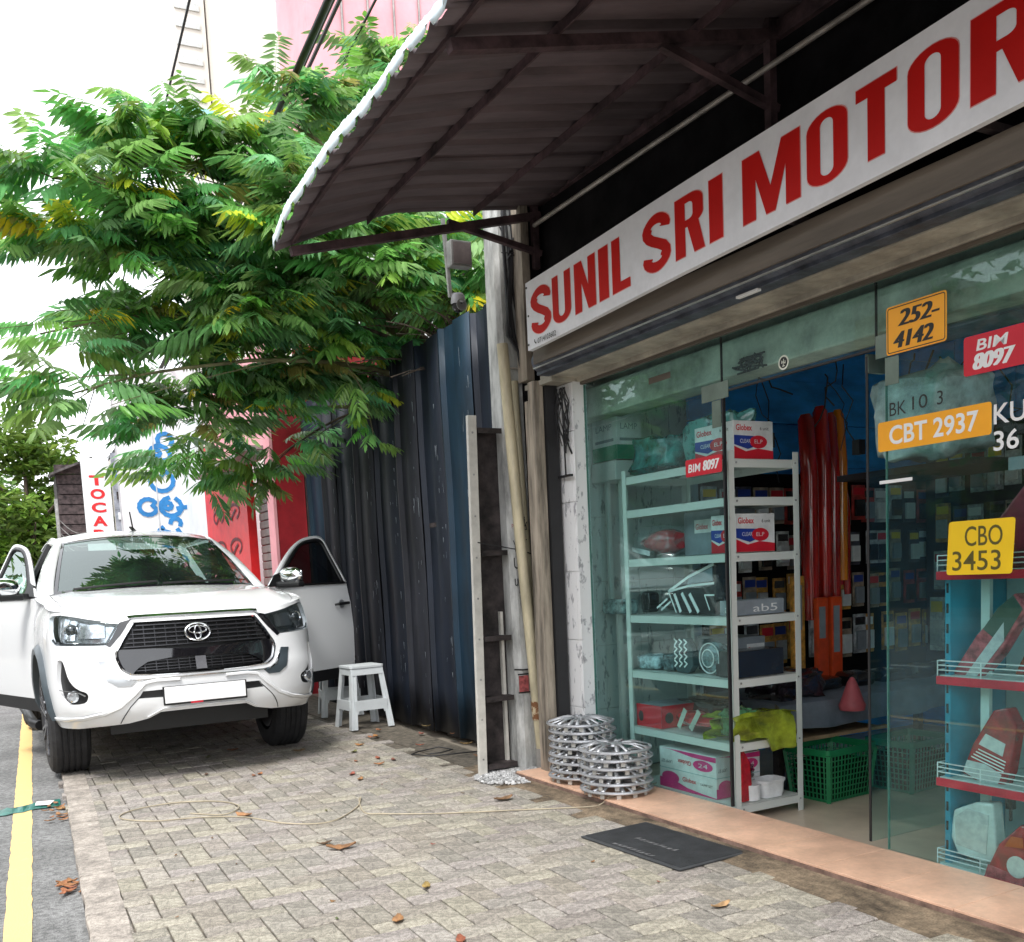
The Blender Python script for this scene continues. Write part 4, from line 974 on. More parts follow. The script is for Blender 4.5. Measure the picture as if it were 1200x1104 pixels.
# styling creases of the bumper: a proud lower lip strip
def strip(pts, wd, off, name, m, par=None, base_off=0., thick_h=.03):
    b = MB(); pts = dens(pts, .03, False); L, R_ = [], []
    for k, p in enumerate(pts):
        a = pts[max(0,k-1)]; c = pts[min(len(pts)-1,k+1)]; dx, dy = c[0]-a[0], c[1]-a[1]; l = math.hypot(dx, dy) or 1; nx, ny = -dy/l*wd/2, dx/l*wd/2
        L.append((p[0]+nx, p[1]+ny)); R_.append((p[0]-nx, p[1]-ny))
    rows = [[S(t,z,base_off) for t,z in L], [S(t,z,off) for t,z in [(a[0]*.75+c[0]*.25, a[1]*.75+c[1]*.25) for a, c in zip(L, R_)]], [S(t,z,off) for t,z in [(a[0]*.25+c[0]*.75, a[1]*.25+c[1]*.75) for a, c in zip(L, R_)]], [S(t,z,base_off) for t,z in R_]]
    b.grid(rows); return cb(b, name, m, par)
for sg_ in (1, -1):
    strip([(sg_*t, z) for t, z in [(1.30,.455),(1.10,.447),(.80,.462),(.64,.490),(.53,.535),(.44,.610),(.37,.680),(.30,.692),(.15,.690)]], .030, .014, 'bumper_crease', m_cw)
    strip([(sg_*t, z) for t, z in [(.555,.415),(.47,.53),(.40,.60)]], .006, .002, 'panel_gap', m_bk, base_off=.001)
strip([(.37,.446),(.27,.50),(0,.505),(-.27,.50),(-.37,.446)], .014, .012, 'lower_lip', m_cw)
# hood
def E_(t): return Vector(S(t, ztop(t), 0))
tc_ = .96
Fp = lambda p: E_(p*tc_)
NQ, NP = 22, 40
def side_pt(q, sg_):                         # fender top line from the headlamp to the cowl
    t = tc_+(TB-tc_)*q; v = E_(t); return Vector((sg_*v.x, v.y, v.z))
def back_pt(p): return Vector((p*.905, .40-.05*math.cos(p*math.pi/2), 1.262+.055*math.cos(p*math.pi/2)**.8 if abs(p) < 1 else 1.262))
rows = []
for j in range(NQ+1):
    q = j/NQ; r = []
    for i in range(NP+1):
        p = -1+2*i/NP; A_, B_ = side_pt(q,-1), side_pt(q,1); F_, K_ = Fp(p), back_pt(p); s_ = (p+1)/2
        c00, c10 = side_pt(0,-1), side_pt(0,1); c01, c11 = side_pt(1,-1), side_pt(1,1)
        v = A_*(1-s_)+B_*s_+F_*(1-q)+K_*q-(c00*(1-s_)*(1-q)+c10*s_*(1-q)+c01*(1-s_)*q+c11*s_*q)
        ap = abs(p); v = v.copy()
        v.z += .040*math.sin(math.pi*min(1,q**.75))*(1-ap**4)          # crown
        v.z += .016*max(0,1-abs(ap-.70)/.12)*min(1,q*5)*(1-q*.4)          # fender-side bulge
        v.z -= .014*max(0,1-ap/.55)*math.sin(math.pi*q)                    # shallow centre
        r.append(tuple(v))
    rows.append(r)
b = MB(); b.grid(rows); cb(b, 'bonnet', m_cw, smooth=50)
# bonnet shut lines
def hood_at(p, q):
    j = q*NQ; i = (p+1)/2*NP; j0, i0 = min(int(j),NQ-1), min(int(i),NP-1); fj, fi = j-j0, i-i0
    L_ = lambda a, c, f: [a[k]*(1-f)+c[k]*f for k in range(3)]
    return L_(L_(rows[j0][i0], rows[j0][i0+1], fi), L_(rows[j0+1][i0], rows[j0+1][i0+1], fi), fj)
for sg_ in (-1, 1):
    b = MB(); P1 = [hood_at(sg_*(.86+.02*math.sin(3*k/14)), k/14) for k in range(15)]; P2 = [hood_at(sg_*(.868+.02*math.sin(3*k/14)), k/14) for k in range(15)]
    b.grid([[(x,y,z+.0012) for x,y,z in P1],[(x,y,z+.0012) for x,y,z in P2]]); cb(b, 'bonnet_gap', m_bk)
# grille: chrome frame, mesh bars, black gloss bar, badge
b = MB(); skin(b, grille, -.055, (), .08); cb(b, 'grille_back', m_bk)
gl_ = MB()
def fr_strip(ptsA, ptsB, o0, o1, name, m):
    b = MB(); A_ = dens(ptsA, .03, False); n = len(A_)
    # resample B to the same count
    def rs(P, n):
        d = [0]
        for a, c in zip(P, P[1:]): d.append(d[-1]+math.hypot(c[0]-a[0], c[1]-a[1]))
        o = []
        for k in range(n):
            x = d[-1]*k/(n-1); i = 0
            while i < len(d)-2 and d[i+1] < x: i += 1
            f = (x-d[i])/((d[i+1]-d[i]) or 1); o.append((P[i][0]+(P[i+1][0]-P[i][0])*f, P[i][1]+(P[i+1][1]-P[i][1])*f))
        return o
    A_, B_ = rs(ptsA, 40), rs(ptsB, 40)
    M_ = [((a[0]+c[0])/2, (a[1]+c[1])/2) for a, c in zip(A_, B_)]
    b.grid([[S(t,z,o0) for t,z in A_],[S(t,z,o1) for t,z in M_],[S(t,z,o0-.02) for t,z in B_],[S(t,z,o0-.05) for t,z in B_]]); return cb(b, name, m)
inner = [(t*.955, .90+(z-.90)*.93) for t, z in GR[:-1]]+[(0,.735)]
for sg_ in (1,-1):
    fr_strip([(sg_*t,z) for t,z in GR], [(sg_*t,z) for t,z in inner], .004, .010, 'grille_frame', m_chr if sg_ > 0 else m_chr)
topA = [(.45,1.122),(.40,1.126),(.18,1.127),(0,1.126)]; topB = [(.43,1.096),(.40,1.094),(.18,1.098),(0,1.098)]
fr_strip(topA+[(-t,z) for t,z in topA[::-1][1:]], topB+[(-t,z) for t,z in topB[::-1][1:]], .006, .020, 'grille_top_chrome', m_chr)
b = MB(); skin(b, [(.425,1.094),(.41,1.078),(0,1.082),(-.41,1.078),(-.425,1.094),(0,1.098)], -.004, (), .06); cb(b, 'grille_top_shadow', m_bk)
for sg_ in (1,-1):    # black surround that joins grille and lamp
    b = MB(); skin(b, [(sg_*t,z) for t,z in ([(.42,1.10),(.50,1.083),(.56,.985),(.60,.938),(.575,.925),(.50,1.0),(.44,1.08)])][::sg_], .003, (), .05); cb(b, 'lamp_surround', m_gb)
def bar(z0, z1, tmax, off0, off1, m, name, n=24):
    b = MB(); ts = [-tmax+2*tmax*k/n for k in range(n+1)]
    b.grid([[S(t,z0,off0) for t in ts],[S(t,z0+.002,off1) for t in ts],[S(t,z1-.002,off1) for t in ts],[S(t,z1,off0) for t in ts]]); return cb(b, name, m)
def tmax_at(z):
    best = .5
    for (t0,z0),(t1,z1) in zip(GR, GR[1:]):
        if min(z0,z1) <= z <= max(z0,z1) and z0 != z1: best = t0+(t1-t0)*(z-z0)/(z1-z0)
    return best-.022
m_mesh = mat('grille_bar_grey', (.05,.05,.055), .3, metal=.5)
for z in (1.050,1.022,.994,.966,.938,.912): bar(z, z+.011, tmax_at(z)-.02, -.045, -.012, m_mesh, 'grille_bar')
for z in (.815,.795,.775,.757): bar(z, z+.008, .42, -.045, -.016, m_mesh, 'grille_bar')
for t in [(-.36+.072*k) for k in range(11)]:
    b = MB(); b.grid([[S(t-.002,z,-.018) for z in (.75,.79,.83)],[S(t+.003,z,-.018) for z in (.75,.79,.83)]]); cb(b, 'grille_upright', m_mesh)
for t in [(-.42+.07*k) for k in range(13)]:
    b = MB(); b.grid([[S(t-.002,z,-.016) for z in (.915,.99,1.06)],[S(t+.003,z,-.016) for z in (.915,.99,1.06)]]); cb(b, 'grille_upright', m_mesh)
bp = [(.535,.905),(.30,.900),(.12,.888),(0,.884)]; bq = [(0,.835),(.20,.833),(.34,.815),(.40,.78),(.44,.745),(.50,.775),(.53,.84)]
pl_ = bp+[(-t,z) for t,z in bp[::-1][1:]]+[(-t,z) for t,z in bq[::-1]][:-1]+[(0,.835)]+bq[1:]
b = MB(); skin(b, fix(pl_), -.006, (), .05); cb(b, 'grille_centre_panel', m_gb)
b = MB(); skin(b, [(-.035,.745),(.035,.745),(.035,.83),(-.035,.83)], -.006, (), .05); cb(b, 'sensor_block', mat('sensor_grey',(.10,.10,.11),.4))
# chrome hockey-stick under the grille
for sg_ in (1,-1):
    wp = [(.656,.838),(.588,.842),(.556,.79),(.525,.745),(.47,.715),(.41,.708),(.455,.668),(.535,.668),(.60,.71)]
    b = MB(); w2 = [(sg_*t,z) for t,z in wp]; skin(b, w2, .006, (), .03); wall(b, w2, .006, -.002, .03); cb(b, 'chrome_wing', m_slv if sg_ < 0 else m_flare)  # one wing silver, its twin dark grey: chrome reflections put into the material
    strip([(sg_*t,z) for t,z in [(.565,.80),(.52,.735),(.46,.706),(.36,.703),(.2,.705),(.0,.706)]], .014, .008, 'lower_chrome_line', m_chr)
# badge: three rings
def ell(cx, cz, rx, rz, w_, name, m, par, off=.018, n=36):
    b = MB(); rows = []
    for f, o in ((1+w_/rx,0.),(1+w_/rx*.5,.006),(1,.008),(1-w_/rx*.6,.004),(1-w_/rx,0)):
        rows.append([S(cx+rx*f*math.cos(2*math.pi*k/n), cz+(rz+rx*(f-1))*math.sin(2*math.pi*k/n), off-.01+o) for k in range(n)])
    b.grid(rows, closed=True); return cb(b, name, m, par)
bd = MB(); bd.add([S(.082*math.cos(2*math.pi*k/30), .992+.056*math.sin(2*math.pi*k/30), .004) for k in range(30)], [tuple(range(30))]); badge = cb(bd, 'badge', m_gb)
ell(0,.992,.083,.056,.0075,'badge_ring',m_chr,badge); ell(0,1.007,.058,.024,.006,'badge_ring',m_chr,badge,.022); ell(0,.990,.021,.044,.006,'badge_ring',m_chr,badge,.024)
# plate
b = MB(); b.box((-.272,-1.034,.522),(.278,-1.020,.648)); pt = cb(b, 'plate_holder', m_bk, smooth=None, bevel=.004)
b = MB(); b.box((-.262,-1.037,.536),(.268,-1.0335,.644)); cb(b, 'number_plate', m_plate, pt, smooth=None, bevel=.002)
b = MB(); b.box((-.10,-1.0375,.524),(-.02,-1.0342,.5345)); cb(b, 'plate_red_mark', m_rd, pt, smooth=None)
for sg_ in (1,-1):
    b = MB(); q = SLOTr if sg_ > 0 else mir(SLOTr); skin(b, q, -.028, (), .05); cb(b, 'air_slot', m_bk)
# lamps
for sg_ in (1,-1):
    q = HLr if sg_ > 0 else mir(HLr)
    b = MB(); skin(b, q, -.06, (), .04); hl = cb(b, 'headlamp_housing', m_gb if sg_ > 0 else m_lamp)
    b = MB(); skin(b, q, -.001, (), .035); cb(b, 'headlamp_lens', m_lens, hl)
    gp = [(.60,.958),(.56,1.06),(.93,1.105),(1.04,1.12),(1.05,1.06),(1.0,.985)]
    m1 = m_lamp if sg_ < 0 else m_gb
    for (t0,t1,z0,z1,o) in ((.62,.88,.985,1.075,-.03),(.90,.97,.975,1.105,-.025),(.985,1.05,.985,1.12,-.03)):
        b = MB(); b.grid([[S(sg_*(t0+(t1-t0)*i/6), z0+(z1-z0)*j/3, o-.02*((i-3)/3)**2) for i in range(7)] for j in range(4)]); cb(b, 'reflector', m_lamp if sg_ < 0 else m_rim, hl)
    c = S(sg_*.93, 1.04, -.035); Mx = Matrix.Translation(c) @ Matrix.Rotation(sg_*R(22),4,'Z') @ Matrix.Rotation(R(90),4,'X')
    b = MB(); b.lathe([(.0001,.022),(.020,.018),(.034,.006),(.037,0)], 20, Mx); cb(b, 'projector_lens', m_gb, hl)
    b = MB(); b.lathe([(.036,.004),(.043,.008),(.046,.0)], 20, Mx, caps=False); cb(b, 'projector_ring', m_chr, hl)
    strip([(sg_*t,z) for t,z in [(.515,1.075),(.60,.950),(.94,.956),(1.04,.962),(1.075,.985)]], .014, -.004, 'lamp_dark_edge', m_gb, hl, base_off=-.012)
    strip([(sg_*t,z) for t,z in [(.51,1.076),(.80,1.110),(1.02,1.138)]], .008, -.004, 'lamp_dark_edge', m_gb, hl, base_off=-.012)
    f = FOGr if sg_ > 0 else mir(FOGr)
    b = MB(); skin(b, f, -.028, (), .04); fg = cb(b, 'fog_lamp_recess', m_bk)
    c = S(sg_*.86, .612, -.012); Mx = Matrix.Translation(c) @ Matrix.Rotation(sg_*R(26),4,'Z') @ Matrix.Rotation(R(90),4,'X')
    b = MB(); b.lathe([(.0001,.016),(.026,.012),(.038,0),(.040,-.02)], 18, Mx); cb(b, 'fog_lamp', m_lamp, fg)
    strip([(sg_*t,z) for t,z in [(.985,.655),(.90,.650),(.80,.640),(.75,.615)]], .008, .004, 'fog_trim', m_chr, fg, base_off=-.006)
# wheel arches: flares and dark liners
for sg_ in (1,-1):
    b = MB(); n = 22; rows = []
    for (r_, o) in ((AR-.008,-.05),(AR-.008,.028),(AR+.03,.034),(AR+.062,.006),(AR+.066,-.002)):
        rows.append([S(sg_*(AC[0]+r_*math.cos(R(176-(176-2)*k/n))), max(.36,AC[1]+r_*math.sin(R(176-(176-2)*k/n))), o) for k in range(n+1)])
    b.grid(rows); cb(b, 'wheel_arch_flare', m_flare)
    for (yc, x0, x1) in ((.03,.55,.89),(3.115,.50,.90)):
        b = MB(); rows = []
        for xx in (x0, x1): rows.append([(sg_*xx, yc+.46*math.cos(R(166-160*k/20)), .40+.46*math.sin(R(166-160*k/20))) for k in range(21)])
        b.grid(rows); b.add(rows[0]+[(sg_*x0,yc,.4)], [(i,i+1,21) for i in range(20)]); cb(b, 'arch_liner', m_bk)
# under tray / bumper underside
b = MB(); b.box((-.6,-.60,.44),(.6,-.35,.50)); b.box((-.55,-.5,.30),(.55,.6,.42)); b.box((-.62,.3,.30),(.62,4.0,.46)); cb(b, 'underbody', m_bk, smooth=None)
b = MB(); b.tube([(-.80,.03,.385),(.80,.03,.385)], .05, 8); b.tube([(-.8,3.115,.385),(.8,3.115,.385)], .055, 8); b.lathe([(.0001,.14),(.1,.1),(.14,0),(.1,-.1),(.0001,-.14)], 14, mtx((.05,3.115,.385))); cb(b, 'axles', m_bk)
# wheels
def wheel(x, y, sg_, label=None):
    Rw, Wd = .388, .255
    root = MB(); prof = [(.25,-Wd/2+.004),(.28,-Wd/2-.004),(.33,-Wd/2-.006),(.365,-Wd/2+.006),(.380,-Wd/2+.025)]
    cs = [-.078,-.040,0,.040,.078]
    for c in cs: prof += [(Rw-.001,c-.014 if c != cs[0] else c-.02),(Rw,c-.012),(Rw,c+.010),(Rw-.010,c+.014),(Rw-.010,c+.022)]
    prof = prof[:-2]+[(Rw-.001,.098),(.380,Wd/2-.025),(.365,Wd/2-.006),(.33,Wd/2+.006),(.28,Wd/2+.004),(.25,Wd/2-.004)]
    M = mtx((x,y,Rw-.004),0,0,R(90)*sg_)
    root.lathe(prof, 56, M, caps=False); ty = cb(root, 'wheel', m_tyre, smooth=30)
    b = MB(); b.lathe([(.252,Wd/2-.005),(.256,Wd/2+.004),(.238,Wd/2-.002),(.228,Wd/2-.03),(.225,-Wd/2+.01),(.05,-.02)], 40, M, caps=False); rm = cb(b, 'rim', m_bk if False else mat('rim_barrel',(.06,.06,.065),.4,metal=.6), ty)
    for k in range(6):
        a = 2*math.pi*k/6
        b = MB()
        for d in (-.16,.16):
            p0 = Vector((.05*math.cos(a),.05*math.sin(a),Wd/2-.018)); p1 = Vector((.245*math.cos(a+d),.245*math.sin(a+d),Wd/2+.001))
            b.beam(M @ p0, M @ p1, .020, .024, up=tuple((M.to_3x3() @ Vector((0,0,1)))))
        cb(b, 'spoke', m_rim, ty, smooth=None)
    b = MB(); b.lathe([(.0001,Wd/2+.004),(.03,Wd/2+.002),(.055,Wd/2-.012),(.06,Wd/2-.03)], 20, M); cb(b, 'hub_cap', m_rim, ty)
    return ty
for (x, y, s_) in ((-.79,.03,-1),(.79,.03,1),(-.79,3.115,-1),(.79,3.115,1)): wheel(x, y, s_)
# ---------------- cab
def SYM(mb_fn, name, m, **k):
    for sg_ in (1,-1): cb(mb_fn(sg_), name, m, **k)
# greenhouse lines (right side): cowl corner -> A pillar top -> roof -> rear
A0_, A1_ = Vector((.79,.42,1.275)), Vector((.585,1.16,1.70))
WSo = []
def ws(p, q):     # windscreen surface
    w_ = .755+(.60-.755)*q; b0 = .36-.10*(1-p*p)**1*1.0+.07; b1 = 1.16-.05*(1-p*p)
    y_ = (.42-.12*(1-p*p))*(1-q)+(1.17-.06*(1-p*p))*q; z_ = (1.285+.025*(1-p*p))*(1-q)+(1.70+.045*(1-p*p))*q+.02*math.sin(math.pi*q)
    return (p*w_, y_, z_)
b = MB(); b.grid([[ws(-1+2*i/16, .0+q/8) for i in range(17)] for q in range(9)]); wsg = cb(b, 'windscreen', m_cgl, smooth=60)
b = MB(); 
for (pts) in ([(p,.0) for p in [-1+2*i/16 for i in range(17)]],):
    rr_ = [[tuple(Vector(ws(p,q))+Vector((0,-.004,.004))) for p in [-1+2*i/16 for i in range(17)]] for q in (-.02,.035)]; b.grid(rr_)
rr_ = [[tuple(Vector(ws(p,q))+Vector((0,-.003,.004))) for p in [-1+2*i/16 for i in range(17)]] for q in (.965,1.0)]; b.grid(rr_)
for s_ in (-1,1): b.grid([[tuple(Vector(ws(s_*p_,q/8))+Vector((0,-.003,.004))) for q in range(9)] for p_ in (.965,1.0)])
cb(b, 'windscreen_band', m_gb)
b = MB(); b.box((-.04,.93,1.52),(.10,.96,1.60)); cb(b, 'inner_mirror', m_bk, wsg, smooth=None, bevel=.01)
for (x0, x1) in ((-.62,-.02),(.02,.60)):
    b = MB(); P_ = [tuple(Vector(ws((x0+(x1-x0)*k/8)/.755, .02+.035*k/8))+Vector((0,-.018,.016))) for k in range(9)]; b.tube(P_, .009, 6); cb(b, 'wiper', m_bk)
b = MB(); b.grid([[(-.80+1.6*i/16, .33-.10*(1-(-1+i/8)**2)+dy, 1.272+.03*(1-(-1+i/8)**2)+dz) for i in range(17)] for dy, dz in ((-.01,-.01),(.10,.0),(.14,-.06))]); cb(b, 'cowl_panel', m_bk)
# pillars and roof
def side_line(b_):                          # roof edge (x,z) along b
    x = interp([(1.16,.612),(1.7,.632),(2.6,.615),(3.0,.60)], b_); z = interp([(1.16,1.705),(1.5,1.755),(2.1,1.765),(2.6,1.735),(2.78,1.70)], b_); return x, z
rows = []
for k in range(15):
    b_ = 1.165+(2.72-1.165)*k/14; x, z = side_line(b_); r = []
    for i in range(17):
        p = -1+2*i/16; y_ = b_-.055*(1-p*p)*(1-k/14)
        r.append((p*x, y_, z+.058*(1-abs(p)**2.6)+(-.0 if k else -.008)))
    rows.append(r)
b = MB(); b.grid(rows); cb(b, 'roof', m_cw, smooth=60)
def pill(sg_):
    b = MB(); a = [Vector((.84,.40,1.262)),Vector((.80,.60,1.375)),Vector((.735,.86,1.53)),Vector((.66,1.06,1.645)),Vector((.612,1.165,1.703)),Vector((.632,1.7,1.765)),Vector((.615,2.6,1.735))]
    o = [Vector((.88,.47,1.25)),Vector((.845,.66,1.35)),Vector((.775,.91,1.51)),Vector((.705,1.11,1.625)),Vector((.665,1.25,1.685)),Vector((.672,1.7,1.725)),Vector((.655,2.6,1.70))]
    i_ = [Vector((.755,.41,1.285)),Vector((.727,.60,1.385)),Vector((.672,.86,1.54)),Vector((.622,1.06,1.65)),Vector((.602,1.165,1.705)),Vector((.62,1.7,1.765)),Vector((.60,2.6,1.735))]
    f = lambda P: [(sg_*v.x, v.y, v.z) for v in spl([tuple(q) for q in P], 4) for v in [Vector(v)]]
    b.grid([f(i_), [(x,y,z+.006) for x,y,z in f(a)], f(o)]); return b
SYM(pill, 'roof_rail_pillar', m_cw, smooth=60, thick=.01)
# black door seal openings, cabin side behind the open doors
def rear_door(sg_):
    b = MB(); P = lambda x, y, z: (sg_*x, y, z)
    # outer skin lower body from b=1.47 to 2.75
    rows = [[P(.925-.02*abs(z-.75)-(.04 if z > 1.2 else 0), y, z) for y in (1.50,1.9,2.3,2.62)] for z in (.44,.6,.8,1.0,1.15,1.27)]
    b.grid(rows); return b
SYM(rear_door, 'rear_door', m_cw, smooth=50)
def rear_glass(sg_):
    b = MB(); b.grid([[ (sg_*(.88-.225*q-.0), 1.50+.05*q+(.98-.02*q)*i/4, 1.275+(1.695-1.275)*q) for i in range(5)] for q in (0,.33,.66,1)]); return b
SYM(rear_glass, 'rear_side_window', m_pgl, smooth=60)
def bpill(sg_):
    b = MB(); b.tube([(sg_*.90,1.46,.45),(sg_*.90,1.46,1.27),(sg_*.665,1.46,1.70)],.032,6); return b
SYM(bpill, 'door_pillar', m_bk, smooth=None)
def sill(sg_):
    b = MB(); b.box((sg_*.70,.50,.36),(sg_*.91,2.66,.46)); return b
SYM(sill, 'sill', m_cw, smooth=None, bevel=.02)
def step(sg_):
    b = MB(); b.tube([(sg_*.93,.50,.30),(sg_*.965,.62,.305),(sg_*.965,2.45,.305),(sg_*.93,2.58,.30)], .038, 12); 
    for y in (.8,2.2): b.tube([(sg_*.96,y,.30),(sg_*.70,y,.36)], .018, 6)
    return b
SYM(step, 'side_step', m_bk)
# rear cab wall, bed
b = MB(); b.box((-.88,2.66,.45),(.88,2.70,1.27)); b.add([(-.86,2.70,1.27),(.86,2.70,1.27),(.62,2.74,1.70),(-.62,2.74,1.70)],[(0,1,2,3)]); cb(b, 'cab_back', m_pgl if False else m_bk, smooth=None)
def bed(sg_):
    b = MB(); n = 14
    top = [(2.74,1.27),(3.4,1.27),(4.33,1.25)]
    out_ = [(2.74,.50),(2.74,1.26),(4.33,1.24),(4.33,.55)]+[(3.115+.45*math.cos(R(6+168*k/n)), .40+.45*math.sin(R(6+168*k/n))) for k in range(n+1)]
    tri = geometry.tessellate_polygon([[Vector((x,y,0)) for x,y in out_]]); k = len(out_)
    b.add([(sg_*.915,y,z) for y,z in out_]+[(sg_*.86,y,z) for y,z in out_], [tuple(t) for t in tri]+[tuple(i+k for i in t) for t in tri]+[(i,(i+1)%k,(i+1)%k+k,i+k) for i in range(k)]); return b
SYM(bed, 'bed_side', m_cw, smooth=30)
b = MB(); b.box((-.86,4.28,.60),(.86,4.33,1.24)); cb(b, 'tailgate', m_cw, smooth=None, bevel=.01)
b = MB(); b.box((-.86,2.76,.66),(.86,4.28,.70)); b.box((-.90,4.33,.45),(.90,4.43,.58)); cb(b, 'bed_floor', m_bk, smooth=None)
# cabin
b = MB(); b.grid([[(-.72+1.44*i/8, y, z+.02*math.sin(i)) for i in range(9)] for y,z in ((.42,1.20),(.62,1.225),(.80,1.20),(.86,1.10),(.84,.8))]); cb(b, 'dashboard', m_int)
b = MB(); b.box((-.70,.85,.46),(.70,2.66,.50)); cb(b, 'cab_floor', m_int, smooth=None)
b = MB(); rows = [[(-.38+.18*math.cos(2*math.pi*k/24)*1., .94+.18*math.sin(2*math.pi*k/24)*.35, 1.12+.18*math.sin(2*math.pi*k/24)) for k in range(25)]]; b.tube(rows[0], .014, 8, cap=False); b.tube([(-.56,.94,1.12),(-.20,.94,1.12)], .012, 6); b.tube([(-.38,.94,1.12),(-.38,.82,1.08)], .03, 8); cb(b, 'steering_wheel', m_int)
for x in (-.38,.38):
    b = MB(); b.prism(rrect(.50,.50,.08), .16, mtx((x,1.35,.66))); st = cb(b, 'front_seat', m_seat, smooth=40, bevel=.03)
    b = MB(); b.prism(rrect(.50,.62,.10), .12, mtx((x,1.66,1.08),0,R(78))); cb(b, 'seat_back', m_seat, st, smooth=40, bevel=.03)
    b = MB(); b.prism(rrect(.26,.17,.05), .08, mtx((x,1.75,1.46),0,R(80))); cb(b, 'head_rest', m_seat, st, smooth=40, bevel=.02)
b = MB(); b.box((-.62,2.1,.6),(.62,2.55,.78)); b.box((-.62,2.50,.78),(.62,2.62,1.35)); cb(b, 'rear_bench', m_seat, smooth=None, bevel=.04)
m_redt = mat('red_sun_shade', (.5,.05,.07), .7)
b = MB(); b.prism(rrect(.16,.10,.03), .05, mtx((.52,.60,1.235))); cb(b, 'red_dash_item', m_redt, smooth=None)
# antenna
b = MB(); b.beam((.02,1.42,1.80),(.00,1.50,1.845),.03,.012); b.tube([(.01,1.46,1.83),(-.015,1.40,1.97)], .006, 6); cb(b, 'antenna', m_bk)
# ---------------- front doors, swung open
def door(sg_, ang):
    d = bpy.data.objects.new('front_door', None); COL.objects.link(d); d.parent = car
    d.location = (sg_*.905, .475, 0); d.rotation_euler = (0,0,-sg_*R(ang))
    # local: y runs from hinge to latch, x outward
    L_ = 1.03
    def P(x, y, z): return (sg_*x, y, z)
    def xs(z): return interp([(.42,-.005),(.6,.012),(.85,.018),(1.05,.005),(1.26,-.035)], z)
    zb = lambda y: 1.262+.006*y
    b = MB(); rows = []
    for z in (.50,.6,.72,.85,.98,1.08,1.18,1.262):
        rows.append([P(xs(z), y, z if z > .51 else .50+.02*(y > .9)) for y in (.0,.12,.3,.5,.7,.88,1.0,1.03)])
    b.grid(rows); rows2 = [[(x-sg_*.07, y, z) for x,y,z in r] for r in rows]; b.grid(rows2)
    b.grid([[r[0] for r in rows],[r[0] for r in rows2]]); b.grid([[r[-1] for r in rows],[r[-1] for r in rows2]]); b.grid([rows[0],rows2[0]]); b.grid([rows[-1],rows2[-1]])
    skn = cb(b, 'door_panel', m_cw, d, smooth=30)
    b = MB(); b.box(P(-.055,.01,.40),P(-.0,L_-.02,.505)); cb(b, 'lower_cladding', m_bk, d, smooth=None, bevel=.006)
    # inner lining
    b = MB(); b.box(P(-.10,.06,.52),P(-.071,L_-.05,1.22)); cb(b, 'door_lining', m_int, d, smooth=None, bevel=.01)
    # frame: leaning inwards above the belt
    def fr(y, z): return P(-.035-(z-1.262)*.52, y, z)
    top_ = spl([(.02,1.275),(.20,1.40),(.42,1.55),(.62,1.655),(.80,1.70),(.97,1.695),(1.0,1.55),(1.03,1.27)],5)
    inn_ = spl([(.16,1.275),(.27,1.36),(.46,1.50),(.64,1.61),(.80,1.65),(.925,1.645),(.945,1.52),(.965,1.27)],5)
    b = MB(); b.grid([[fr(y,z) for y,z in top_],[fr(y,z) for y,z in [((a[0]+c[0])/2,(a[1]+c[1])/2) for a,c in zip(top_,inn_)]]]); cb(b, 'window_frame', m_cw, d, thick=.022)
    b = MB(); b.grid([[fr(y,z) for y,z in [((a[0]+c[0])/2,(a[1]+c[1])/2) for a,c in zip(top_,inn_)]],[fr(y,z) for y,z in inn_]]); cb(b, 'window_seal', m_bk, d, thick=.024)
    b = MB(); pg = inn_; tri = geometry.tessellate_polygon([[Vector((y,z,0)) for y,z in pg]]); b.add([fr(y,z) for y,z in pg], [tuple(t) for t in tri]); cb(b, 'door_glass', m_cgl if sg_ < 0 else m_pgl, d, smooth=None)
    b = MB(); b.add([fr(.02,1.27),fr(.25,1.27),fr(.25,1.385),fr(.14,1.36)],[(0,1,2,3)]); cb(b, 'mirror_sail', m_bk, d, smooth=None, thick=.026)
    b = MB(); b.grid([[P(-.028,y,1.262) for y in (.1,.5,1.0)],[P(-.028,y,1.280) for y in (.1,.5,1.0)]]); cb(b, 'belt_moulding', m_bk, d, smooth=None, thick=.012)
    # handle with recess
    b = MB(); b.tube([P(xs(1.06)+.004,.80,1.075),P(xs(1.06)+.030,.825,1.08),P(xs(1.06)+.034,.90,1.083),P(xs(1.06)+.030,.965,1.085),P(xs(1.06)+.004,.985,1.085)], [.010,.013,.014,.013,.010], 10); hd = cb(b, 'door_handle', m_bk, d)
    b = MB(); b.lathe([(.0001,0),(.034,.0),(.04,.003)], 20, mtx(P(xs(1.06)+.006,.89,1.08),0,0,R(90)*sg_)); cb(b, 'handle_recess', m_slv, hd)
    # mirror: chrome cap over black base
    mb_ = MB(); c = Vector(P(.155,.10,1.345)); rows = []
    for i in range(9):
        v = -1+2*i/8; r = []
        for j in range(16):
            a = 2*math.pi*j/16; q = math.sqrt(max(0,1-abs(v)**3.0)); z_ = math.sin(a)
            r.append((c.x+v*.125, c.y+.055*math.cos(a)*q*(1.0 if math.cos(a) < 0 else .6), c.z+.078*z_*q))
        rows.append(r)
    mb_.grid(rows, closed=True); mc = cb(mb_, 'mirror_cap', m_chr, d, smooth=60)
    mb_ = MB(); mb_.box((c.x-.125,c.y-.050,c.z-.092),(c.x+.125,c.y+.03,c.z-.045)); cb(mb_, 'mirror_base', m_bk, mc, smooth=None, bevel=.014)
    mb_ = MB(); mb_.beam(P(-.02,.12,1.285),P(.10,.11,1.29),.05,.04); cb(mb_, 'mirror_arm', m_bk, mc, smooth=None, bevel=.008)
